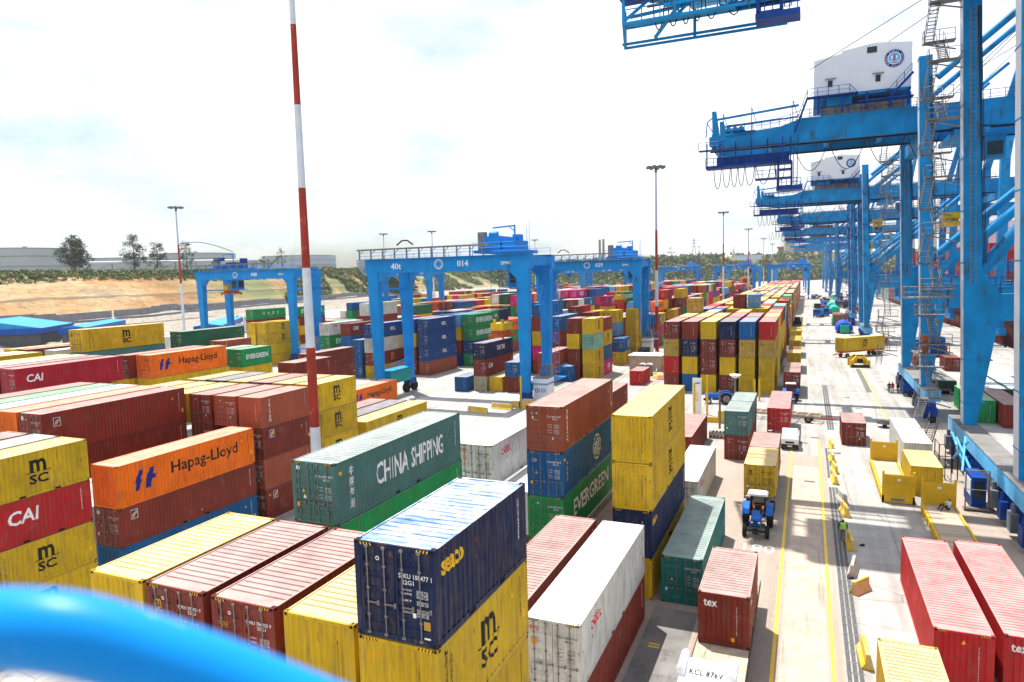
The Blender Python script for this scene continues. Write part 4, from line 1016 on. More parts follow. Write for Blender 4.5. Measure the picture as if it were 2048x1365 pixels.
def scatter(name, label, n, fn, size, mats, seed, tall=1.0):
    rng = random.Random(seed); V = []; F = []; MI = []
    for i in range(n):
        p = fn(rng)
        if p is None: continue
        s = size*rng.uniform(.5, 1.6); kk = 16; mi = rng.randrange(len(mats)); c = Vector(p)
        for _ in range(kk):
            q = c + Vector((rng.gauss(0, .42)*s, rng.gauss(0, .42)*s, abs(rng.gauss(.35, .30))*s*tall))
            a = Vector((rng.uniform(-1, 1), rng.uniform(-1, 1), rng.uniform(-.7, .7))).normalized()*s*.34; b = a.cross(Vector((rng.uniform(-1, 1), rng.uniform(-1, 1), rng.uniform(-1, 1)))).normalized()*s*.24
            k0 = len(V); V += [tuple(q-a), tuple(q+b), tuple(q+a), tuple(q-b)]; F.append((k0, k0+1, k0+2, k0+3)); MI.append(mi)
    me = bpy.data.meshes.new(name); me.from_pydata(V, [], F)
    for x in mats: me.materials.append(M[x])
    me.polygons.foreach_set('material_index', MI); tag(put(name, me), label, 'shrubs', None, 'stuff')
def f_top(r):
    t = r.uniform(1.0, 5); v = r.triangular(.82, 1.03, .97); return hill(t, v)
def f_mid(r):
    t = r.uniform(3.3, 6.6); v = r.uniform(.30, 1.03)
    x, y, z = hill(t, v); d = MN.fractal(Vector((x*.018, y*.018, 5)), 1, 2, 4)
    if d < -.22+ (.25 if v < .42 else 0): return None
    return x, y, z
def f_far(r):
    t = r.uniform(6.0, 9.9); v = r.uniform(.05, 1.15); x, y, z = hill(t, v)
    if t > 8.2 and v > .45 and r.random() < .8: return None
    return x, y, z
scatter('shrub_belt', 'belt of green shrubs and grass along the top of the orange slope', 8500, f_top, 1.15, ['leaf', 'leaf_dry', 'leaf', 'leaf_dry', 'leaf_dark'], 1)
scatter('hillside_shrubs', 'green and dry scrub covering the slope behind the blue yard cranes', 13000, f_mid, 1.9, ['leaf', 'leaf', 'leaf_dry', 'leaf_dark', 'leaf_dry'], 2)
scatter('far_woodland', 'hazy woodland covering the far ridge behind the distant cranes', 7000, f_far, 5.5, ['leaf_dark', 'leaf', 'leaf', 'leaf_dark', 'leaf_dry'], 3)
for (x, y) in ((-233, 246), (-224, 226)):
    o = thing('shrub', 'low green bush on the rubble below the left yard crane' if x == -233 else 'small green bush beside the pale wall behind the left yard crane', 'shrub', (x, y, 3)); V, F, cl = leaf_cloud(500, 4, .5, .5, random.Random(int(y)))
    me = bpy.data.meshes.new('foliage'); me.from_pydata([(a, b, c+1.5) for a, b, c in V], [], F); me.materials.append(M['leaf']); put('foliage', me, o)

# ------------------------------------------------------------------ tanks and far buildings
def tank(x, y, z, r, h, lab, stair=True):
    t = thing('storage_tank', lab, 'storage tank', (x, y, z), 0, 'grey storage tanks on the hill'); m = MB(); m.tube((0, 0, -6), (0, 0, h), r, 64); m.build('shell', M['tank'], t, smooth=False)
    m = MB(); m.tube((0, 0, h), (0, 0, h+r*.035), r*.99, 64, r*.05); m.build('roof', M['tank'], t)
    for zz in (h*.35, h*.7, h-.3):
        m = MB(); m.tube((0, 0, zz), (0, 0, zz+.35), r+.35, 64); m.build('wind_girder', simple('tank_girder', (.25, .27, .31), .6) if 'tank_girder' not in bpy.data.materials else bpy.data.materials['tank_girder'], t)
    if stair:
        m = MB(); P = []
        for i in range(13):
            a = -1.9 + i*.045; P.append((cos(a)*(r+.9), sin(a)*(r+.9), h*i/12))
        for a, b in zip(P, P[1:]): m.beam(a, b, 1.0, .25); m.tube(Vector(a)+Vector((0, 0, 1.1)), Vector(b)+Vector((0, 0, 1.1)), .06, 4)
        m.build('spiral_stair', M['dark'], t)
    m = MB(); m.tube((r*.3, -r*.2, h+.3), (r*.3, -r*.2, h+2.2), 1.6, 12); m.build('vent', M['tank'], t)
tank(-542, 337, 29, 36, 20.5, 'largest pale grey tank, cut by the left edge of the view'); tank(-566, 437, 29, 33, 16, 'low wide grey tank between the two left trees')
tank(-474, 430, 29, 33, 16.5, 'grey tank with domed frame, behind the slim mast'); tank(-529, 540, 30, 16, 13, 'small grey tank left of the left yard crane')
tank(-475, 563, 31, 36, 15, 'grey tank crossed by the big striped mast'); tank(-420, 652, 30, 40, 12, 'pale grey tank seen through the legs of yard crane 014')
o = thing('roof_arch', 'thin curved arch standing above the tank behind the slim mast', 'arch', (-440, 410, 45)); m = MB(); P = [(-26+52*i/12, 4*i/12, 9*sin(pi*(.35+.65*i/12))) for i in range(13)]; m.path(P, .35, 6).build('arch_pipe', M['galv'], o)
o = thing('pipe_rack', 'long white pipe bridge on a frame in front of the tanks', 'pipeline', (-455, 325, 30.5)); m = MB(); m.tube((0, 0, 6.5), (70, 62, 6.5), .9, 10); m.build('pipe', M['mastwhite'], o)
for i in range(8):
    m = MB(); x, y = i*10, i*8.86; m.beam((x, y, -2), (x, y, 6), .4, .4); m.beam((x, y, 0), (x+10, y+8.86, 5.5), .25, .25); m.build('support_frame', M['galv'], o)
o = thing('industrial_building', 'long red brown hall on the far hill with a pale row of doors', 'building', (-10, 1425, 43)); MB().box(-42, 42, 0, 40, -4, 18).build('wall', M['brick'], o); MB().box(-44, 44, -2, 42, 18, 20.5).build('roof', M['brick'], o)
for i in range(5): MB().box(-30+13*i, -24+13*i, -1.2, 0, 0, 9).build('door', M['house'], o)
MB().box(-42, 20, -2.4, -1.3, 9.5, 13).build('canopy', M['galv'], o)
o = thing('chimney', 'tall pale concrete chimney in front of the red brown hall', 'chimney', (-31.5, 1385, 43)); MB().tube((0, 0, -5), (0, 0, 78), 9.5, 24, 7.5).build('shaft', M['concrete'], o)
o = thing('low_building', 'low grey hall on the far ridge left of the brown hall', 'building', (-88, 1170, 40)); MB().box(-20, 20, 0, 18, -3, 4.5).build('wall', M['tank'], o); MB().box(-21, 21, -1, 19, 4.5, 5.3).build('roof', M['galv'], o)
for i, dx in enumerate((0, 5)):
    o = thing('chimney', 'grey steel chimney %s of the pair behind the second yard crane' % ('left' if i == 0 else 'right'), 'chimney', (-250+dx, 880, 34), 0, 'pair of steel chimneys'); MB().tube((0, 0, 0), (0, 0, 31+i*.5), 1.7, 12, 1.5).build('shaft', M['galv'], o)
    if i: MB().beam((0, 0, 16), (7, 0, 17), .5, .5).build('arm', M['galv'], o)
o = thing('pylon', 'thin lattice power pylon on the far ridge', 'pylon', (-145, 985, 36)); m = MB()
for sx in (-1, 1):
    for sy in (-1, 1): m.beam((sx*3, sy*3, 0), (sx*.4, sy*.4, 30), .3, .3)
for z in (19, 23, 27): m.beam((-6, 0, z), (6, 0, z), .3, .3)
for z in range(0, 28, 4): m.beam((-3+z*.09, 0, z), (3-z*.09-.3, 0, z+4), .2, .2)
m.build('lattice', M['galv'], o)

# blue roofed sheds at the left edge
def shed(loc, rz, Lx, Ly, h, lab, panels=False, fascia=1.6, rise=1.1):
    t = thing('shed', lab, 'building', loc, rz); m = MB(); m.box(0.6, Lx-.6, .6, Ly-.6, 0, h-.4); m.build('wall', simple('shaded_shed_wall', (.10, .10, .11), .8) if 'shaded_shed_wall' not in bpy.data.materials else bpy.data.materials['shaded_shed_wall'], t)  # shade below the fascia put into the dark wall colour
    m = MB(); m.prism([(0, h), (Lx, h), (Lx, h+.25), (Lx/2, h+rise), (0, h+.25)], 0, Ly); m.build('roof', M['blueroof'], t)
    m = MB(); m.box(-.2, Lx+.2, -.25, 0, h-fascia, h+.3); m.box(Lx, Lx+.25, 0, Ly, h-fascia, h+.3); m.build('fascia', M['bluewall'], t)
    if panels:
        for i in range(4):
            for j in range(4): m = MB(); rz_ = lambda x: h+.4+(rise-.25)*(x/(Lx/2) if x < Lx/2 else 2-x/(Lx/2)); xa, xb = 1.2+i*(Lx/2-2)/4, 1.2+(i+.93)*(Lx/2-2)/4; ya, yb = 2+j*(Ly-4)/4, 2+(j+.93)*(Ly-4)/4; m.hexa(((xa, ya, rz_(xa)-.1), (xb, ya, rz_(xb)-.1), (xb, yb, rz_(xb)-.1), (xa, yb, rz_(xa)-.1), (xa, ya, rz_(xa)+.1), (xb, ya, rz_(xb)+.1), (xb, yb, rz_(xb)+.1), (xa, yb, rz_(xa)+.1))); m.build('solar_panel', simple('solar_panel_glass', (.02, .10, .30), .15) if 'solar_panel_glass' not in bpy.data.materials else bpy.data.materials['solar_panel_glass'], t)
    return t
shed((-262, 128, 0), radians(38), 34, 30, 6.6, 'bright blue shed with solar panels on its roof at the left edge', True, 1.6, 3.4)
shed((-228, 150, 0), radians(38), 8, 46, 6.4, 'long low light blue roof behind the nearest left containers')
shed((-196, 176, 0), radians(38), 9, 60, 5.2, 'pale blue long roof either side of the slim mast')
o = thing('retaining_wall', 'pale low boundary wall behind the left yard crane', 'wall', (0, 0, 0)); MB().beam((-212, 205, 2), (-150, 330, 2), .5, 4).build('wall', M['mastwhite'], o)

# ------------------------------------------------------------------ light masts
def mast(x, y, lab, first=False, h=45.9, r0=.42, low=7.2, band=5.8):
    t = thing('light_mast', lab, 'light mast', (x, y, 0), 0, 'tall striped floodlight masts'); z = 0; i = 0; zs = [0, 9.0] + [9.0+5.95*j for j in range(1, 5)] + [h] if first else [0, 10.2, 21.5, h]
    mats = ['mastwhite', 'red']*4
    if first: zs = [0, 9.0, 15.0, 20.9, 26.7, 32.6, 38.2, h]
    for a, b in zip(zs, zs[1:]):
        ra = r0*(1-.62*a/h); rb = r0*(1-.62*b/h); mt = ('mastwhite', 'red')[i % 2] if first else ('red' if i == 0 else ('mastwhite' if i == 1 else 'galv'))
        if not first: mt = ('red', 'mastwhite', 'red')[i] if i < 3 else 'galv'
        m = MB(); m.tube((0, 0, a), (0, 0, b), ra, 20, rb); m.build('mast_section', M[mt], t, smooth=True); i += 1
    m = MB()
    for k_ in range(24): a = 2*pi*k_/24; b = 2*pi*(k_+1)/24; m.tube((1.7*cos(a), 1.7*sin(a), h), (1.7*cos(b), 1.7*sin(b), h), .06, 4)
    for k_ in range(4): a = pi*k_/4; m.tube((-1.7*cos(a), -1.7*sin(a), h), (1.7*cos(a), 1.7*sin(a), h), .05, 4)
    m.tube((0, 0, h-1.4), (0, 0, h+.4), .28, 10); m.build('ring_frame', M['dark'], t)
    fl = MB().box(-.32, .32, -.12, .2, -.25, .25).mesh('floodlight', M['galv'])
    for k_ in range(8):
        a = 2*pi*k_/8; o = put('floodlight', fl, t, (2.0*cos(a), 2.0*sin(a), h-.2), a-pi/2)
    return t
mast(-34, 41, 'big striped mast rising through the picture left of centre', True)
m0 = None
def mast2(x, y, lab, zs, cols, h=45.9, r0=.5):
    t = thing('light_mast', lab, 'light mast', (x, y, 0), 0, 'tall striped floodlight masts')
    for (a, b), c in zip(zip(zs, zs[1:]), cols):
        m = MB(); m.tube((0, 0, a), (0, 0, b), r0*(1-.6*a/h), 12, r0*(1-.6*b/h)); m.build('mast_section', M[c], t, smooth=True)
    m = MB(); m.tube((0, 0, h-.2), (0, 0, h+.1), 1.5, 12, 2.0)
    for k_ in range(8): a = 2*pi*k_/8; m.box(2*cos(a)-.35, 2*cos(a)+.35, 2*sin(a)-.35, 2*sin(a)+.35, h-.35, h+.25)
    m.tube((0, 0, h-1.3), (0, 0, h), .35, 8); m.build('floodlight_ring', M['rubber_grey'], t); return t
mast2(-34.8, 173.9, 'striped mast beside the second yard crane, red foot and white band', [0, 11.5, 20.5, 30.5, 45.9], ['red', 'mastwhite', 'red', 'tank'])
for i, (x, y) in enumerate(((-34.7, 323), (-34.5, 463), (-33.5, 612), (-33, 751))): mast2(x, y, '%s of the distant masts receding above the big coloured block' % ('nearest', 'second', 'third', 'farthest')[i], [0, 22, 32, 45.9], ['mastwhite', 'red', 'tank'])
mast2(-195, 171, 'slim mast at the left standing between tanks and left yard crane', [0, 20.5, 33.5, 45.9], ['mastwhite', 'red', 'tank'])
for (x, y, lab) in ((-191, 336, 'mast seen above the beam of yard crane 014'), (-222, 335, 'thin mast above the left half of yard crane 014'), (-182, 470, 'distant mast behind the machinery of yard crane 014'), (82, 1090, 'very distant mast between the quay cranes')): mast2(x, y, lab, [0, 20.5, 33.5, 45.9], ['mastwhite', 'red', 'tank'])
# ------------------------------------------------------------------ rubber tyred yard cranes
def rail(m, pts, h=1.1, r=.03, step=1.8, mid=True):
    for a, b in zip(pts, pts[1:]):
        a = Vector(a); b = Vector(b); n = max(1, int((b-a).length/step)); u = Vector((0, 0, h))
        m.tube(a+u, b+u, r, 4)
        if mid: m.tube(a+u*.5, b+u*.5, r*.7, 4)
        for i in range(n+1): p = a+(b-a)*i/n; m.tube(p, p+u, r, 4)
def stair_geo(m, p, q, w_=.8, tread=True, rails=True, step=.24):
    p = Vector(p); q = Vector(q); d = q-p; hd = Vector((d.x, d.y, 0)).normalized(); s = Vector((-hd.y, hd.x, 0))*w_/2
    for sg in (-1, 1):
        m.beam(p+s*sg, q+s*sg, .05, .22)
        if rails:
            m.tube(p+s*sg+Vector((0, 0, 1)), q+s*sg+Vector((0, 0, 1)), .025, 4); n = max(2, int(d.length/1.3))
            for i in range(n+1): c = p+d*i/n+s*sg; m.tube(c, c+Vector((0, 0, 1)), .022, 4)
    if tread:
        n = int(abs(d.z)/step)
        for i in range(1, n): c = p+d*i/n; m.beam(c-s, c+s, .22, .035)
def yard_crane(x0, x1, y0, y1, lab, num, detail=True, trolley=.72, spread=9.0, t40=None, group='blue yard cranes', slim=False):
    t = thing('yard_crane', lab, 'gantry crane', ((x0+x1)/2, (y0+y1)/2, 0), 0, group)
    ox, oy = (x0+x1)/2, (y0+y1)/2; X0, X1, Y0, Y1 = x0-ox, x1-ox, y0-oy, y1-oy; zb, zt = 21.0, 23.2; mt = M['rtg']
    for sx, X in ((1, X0), (-1, X1)):
        for Y in (Y0, Y1):
            m = MB(); a0, a1 = sorted((X, X+sx*2.0)); b0, b1 = sorted((X+sx*.55, X+sx*1.75))
            hy = .75
            m.hexa(((b0, Y-.5, 2.4), (b1, Y-.5, 2.4), (b1, Y+.5, 2.4), (b0, Y+.5, 2.4), (a0, Y-hy, zb), (a1, Y-hy, zb), (a1, Y+hy, zb), (a0, Y+hy, zb)))
            # haunch under the girder
            xi = X+sx*2.0; m.prism([(xi, zb-1.5), (xi, zb), (xi+sx*1.4, zb)], Y-hy*.8, Y+hy*.8)
            m.build('leg', mt, t)
            if detail:
                m = MB(); m.tube((X+sx*1.1, Y-1.4, .8), (X+sx*1.1, Y-1.0, .8), .01, 4)
                for dy in (-1.3, 1.3): m.tube((X+sx*.75, Y+dy, .8), (X+sx*1.45, Y+dy, .8), .8, 20)
                m.build('wheel', M['tyre'], t)
                MB().box(*sorted((X+sx*.5, X+sx*1.7)), Y-1.2, Y+1.2, 1.4, 2.4).build('bogie', M['dkblue'], t)
            else:
                m = MB(); m.tube((X+sx*.75, Y, .8), (X+sx*1.45, Y, .8), .8, 12); m.build('wheel', M['tyre'], t)
        m = MB(); m.beam((X+sx*1.1, Y0, 3.0), (X+sx*1.1, Y1, 3.0), .9, 1.2); m.build('sill_beam', mt, t)
        m = MB(); m.tube((X+sx*1.0, Y0, 18.3), (X+sx*1.0, Y1, 18.3), .16, 8); m.build('tie_bar', mt, t)
    for Y in (Y0, Y1):
        m = MB(); m.box(X0-.3, X1+.3, Y-.75, Y+.75, zb, zt); m.build('girder', mt, t)
        m = MB(); rail(m, [(X0-1.0, Y-1.3, zt), (X1+.3, Y-1.3, zt)], 1.1, .035, 2.2); m.box(X0-1.2, X1+.3, Y-1.6, Y-.8, zt-.06, zt); m.build('walkway', mt, t)
    for X in (X0+.2, X1-.2): m = MB(); m.beam((X, Y0, zb+1.2), (X, Y1, zb+1.2), .8, 1.4); m.build('end_beam', mt, t)
    if detail:
        m = MB(); m.box(X0-1.6, X1-6, Y0-1.1, Y0-.7, zt+1.45, zt+1.7)
        for i in range(11): x = X0-1.2+i*(X1-6-X0)/10; m.box(x-.08, x+.08, Y0-1.0, Y0-.8, zt, zt+1.45); m.beam((x, Y0-.9, zt+.9), (x+.8, Y0-.9, zt+1.45), .08, .08)
        m.build('cable_tray', M['galv'], t)
        m = MB()
        for i in range(9): x = X0+3+i*(X1-X0-6)/8; m.box(x-.03, x+.03, Y0-.78, Y0-.752, zb+.05, zt-.05)
        m.build('stiffener', mt, t)['kind'] = 'stuff'
    # trolley and machinery
    tx = X0+(X1-X0)*trolley; m = MB(); m.box(tx-3.2, tx+3.6, Y0-.2, Y1+.2, zt+.35, zt+.8); m.build('trolley_frame', mt, t)
    m = MB(); m.box(tx-1.8, tx+.8, Y0+.8, Y1-1.5, zt+.8, zt+(1.6 if slim else 2.9)); m.box(tx+1.1, tx+3.2, Y0+1, Y1-3, zt+.8, zt+2.2); m.tube((tx-1, Y0+1.2, zt+3.1), (tx+.3, Y0+1.2, zt+3.1), .5, 12); m.box(tx+.2, tx+1.4, Y1-2.2, Y1-.6, zt+.8, zt+3.4); m.build('hoist_machinery', M['dkblue'] if slim else mt, t)
    m = MB(); m.box(tx-3.0, tx-1.9, Y0+1, Y0+2.2, zt+.8, zt+3.6); m.build('electric_cabinet', M['galv'], t)
    m = MB(); m.beam((tx+2.8, Y0+2, zt+.8), (tx+2.8, Y0+2, zt+4.4), .2, .2); m.beam((tx+2.9, Y0+2, zt+4.4), (tx-.8, Y0+2, zt+4.2), .2, .2); m.beam((tx+2.7, Y0+2, zt+3.6), (tx+1.9, Y0+2, zt+4.3), .12, .12); m.build('davit', mt, t)
    m = MB(); rail(m, [(tx-3.2, Y0-.4, zt+.8), (tx+3.6, Y0-.4, zt+.8)], 1.1, .035, 1.2)
    for a in (-.5, .5): m.tube((X1-.2, Y0+a, zt), (X1-.2, Y0+a, zt+4.5+a), .03, 4)
    m.build('handrail', mt, t)
    # operator cabin at the right end
    cx = tx+2.6
    c = MB().box(cx-1.1, cx+1.1, Y0+2.0, Y0+4.4, zb-2.6, zb+.4).build('cabin', mt, t)
    MB().box(cx-.8, cx+.8, Y0+1.985, Y0+1.998, zb-2.1, zb-.3).build('window', M['glass'], c); MB().box(cx+1.102, cx+1.12, Y0+2.3, Y0+4.1, zb-2.1, zb-.3).build('window', M['glass'], c)
    m = MB(); m.box(cx-1.6, cx+1.6, Y0+1.2, Y0+5, zb-2.8, zb-2.65); rail(m, [(cx-1.6, Y0+1.2, zb-2.65), (cx+1.6, Y0+1.2, zb-2.65)], 1.1, .035, .8); m.build('cabin_platform', mt, t)
    if slim: spread = 17.2
    # spreader hanging on ropes
    sx_ = tx-1.0; m = MB()
    for a in (-1, 1):
        for b in (-1.6, 1.6): m.tube((sx_+a, b, zb), (sx_+a*.8, b, spread+2.2), .03, 4)
    m.build('rope', M['dark'], t)
    sc_ = .55 if slim else 1
    hb = MB().box(sx_-1.1*sc_, sx_+1.1*sc_, -1.9, 1.9, spread+1.1, spread+2.2).box(sx_-.9, sx_-.5, -1.5, -1.1, spread+2.2, spread+2.8).box(sx_+.5, sx_+.9, -1.5, -1.1, spread+2.2, spread+2.8).build('headblock', M['yellow'], t)
    m = MB(); m.box(sx_-.8, sx_+.8, -1.9, 1.9, spread+.3, spread+1.1)
    for b in (-2.2, 2.2): m.box(sx_-1.22, sx_+1.22, b-.25, b+.25, spread, spread+.5); m.beam((sx_, b*.85, spread+.8), (sx_, b, spread+.4), .5, .3)
    for a in (-1.2, 1.2):
        for b in (-2.2, 2.2): m.box(sx_+a-.12, sx_+a+.12, b-.12, b+.12, spread-.25, spread)
    m.build('spreader', M['orange'], t)
    if detail:
        # stairs and cabins on the right-hand side frame
        m = MB(); stair_geo(m, (X1+.6, Y0+2.0, 3.6), (X1+.6, Y0+6.6, 9.6), .7); m.box(X1-.1, X1+1.2, Y0+6.4, Y0+7.6, 9.5, 9.6); stair_geo(m, (X1+.6, Y0+6.6, 9.6), (X1+.6, Y0+2.6, 15.6), .7); m.box(X1-.1, X1+1.2, Y0+1.2, Y0+2.6, 15.5, 15.6)
        stair_geo(m, (X1+.6, Y0+2.6, 15.6), (X1+.6, Y0+7.4, 21.8), .7); rail(m, [(X1+1.2, Y0+1.2, 15.6), (X1+1.2, Y0+2.6, 15.6)], 1.1, .03, .7); rail(m, [(X1+1.2, Y0+6.4, 9.6), (X1+1.2, Y0+7.6, 9.6)], 1.1, .03, .7); m.build('stair_flight', mt, t)
        g_ = MB().box(X1-.3, X1+2.0, Y0+.9, Y0+3.9, .9, 4.4).build('power_house', M['white'], t)
        MB().box(X1-.4, X1+2.1, Y0+.8, Y0+4.0, 4.4, 4.55).build('roof', M['rubber_grey'], g_)
        if num == '014':
            text_on('lettering', 'KPA 014', M['tractor'], (X1+.85, Y0+.89, 2.6), (1, 0, 0), (0, 0, 1), 1.7, .75, g_, .02)
        MB().box(X1-.2, X1+1.2, Y0+4.4, Y0+6.2, 3.7, 6.0).build('electric_cabinet', M['galv'], t)
        m = MB(); m.box(X1-.4, X1+2.2, Y0+.6, Y1, 3.55, 3.65); rail(m, [(X1+2.2, Y0+.6, 4.6), (X1+2.2, Y1, 4.6)], 1.1, .035, 1.2); m.build('walkway', mt, t)
        m = MB()
        for i in range(10): z = 4.2+i*1.6; m.tube((X1+.1, Y1+.6, z), (X1+.8, Y1+.6, z), .03, 4)
        m.tube((X1+.1, Y1+.6, 3), (X1+.1, Y1+.6, 20.5), .04, 4); m.tube((X1+.8, Y1+.6, 3), (X1+.8, Y1+.6, 20.5), .04, 4); m.build('ladder', mt, t)
        MB().box(X0+.6, X0+2.4, Y0+1.4, Y1-1.6, 2.4, 4.6).build('engine_house', simple('teal_cabinet', (.01, .28, .27), .4, 0, .2, 1) if 'teal_cabinet' not in bpy.data.materials else bpy.data.materials['teal_cabinet'], t)
        m = MB(); m.box(X0+.4, X0+2.6, Y0+1.2, Y1-1.4, 4.6, 4.7); rail(m, [(X0+2.5, Y0+1.2, 4.7), (X0+2.5, Y1-1, 5.6)], 1.0, .035, 1.4); m.build('walkway', mt, t)
        m = MB(); m.path([(X0+6+1.0*i, Y0-.9, zt+1.9+(.9 if i in (1, 2) else .2)) for i in range(4)], .12, 6); m.build('cable_chain', M['dark'], t)
    yt = Y0-.76
    text_on('lettering', num, M['logo_white'], (X0+(X1-X0)*.62 + (0 if detail else 0), yt, zb+1.1), (1, 0, 0), (0, 0, 1), 1.9, .95, t, .02)
    if t40: text_on('lettering', t40, M['logo_white'], (X0+5.6, yt, zb+1.0), (1, 0, 0), (0, 0, 1), 1.9, 1.0, t, .02)
    m = MB()
    em = text_on('lettering', 'ZPMC', M['logo_white'], (X1-3.6, yt, zb+.95), (1, 0, 0), (0, 0, 1), 1.7, .45, t, .02)
    V = []; F = []; 
    for r0, r1 in ((.78, .66), (.52, .46)):
        vv, ff, _ = Ring('logo_white', X0+13.4, zb+1.1, r0, r1, 28); k0 = len(V); V += [(a, yt-.004, b) for a, b in vv]; F += [tuple(k0+i for i in f) for f in ff]
    me = bpy.data.meshes.new('emblem'); me.from_pydata(V, [], F); me.materials.append(M['logo_white']); put('emblem', me, t)
    return t
yc = yard_crane(-66.2, -37.8, 95.4, 104.8, 'big blue yard crane 014 with white numbers across its beam, left of centre', '014', True, .79, 10.4, '40t')
yc2 = yard_crane(-62.5, -36.0, 162, 171, 'blue yard crane 029 behind the first one, orange spreader raised', '029', True, .80, 12.5)
yc3 = yard_crane(-146.5, -114.8, 134, 143, 'blue yard crane at the left in front of the orange slope', '040', True, .24, 16.5, slim=True)
for (x1, y, num, lab, tr) in ((-69, 490, '031', 'distant blue yard crane left of the third mast', .8), (-32, 490, '027', 'distant blue yard crane right of the third mast', .78), (2, 495, '033', 'distant blue yard crane nearest the lane end', .8),
                         (-127, 222, '022', 'pale blue yard crane behind the legs of crane 014', .5), (-88, 365, '024', 'distant blue yard crane just right of crane 029', .8), (-130, 430, '026', 'distant yard crane behind crane 029, left', .4), (-35, 600, '035', 'very distant yard crane behind the pair', .6), (0, 640, '036', 'very distant yard crane near the chimney hill', .5), (-2, 720, '037', 'farthest yard crane at the end of the lane', .5)):
    yard_crane(x1-27, x1, y, y+9, lab, num, False, tr, 13)

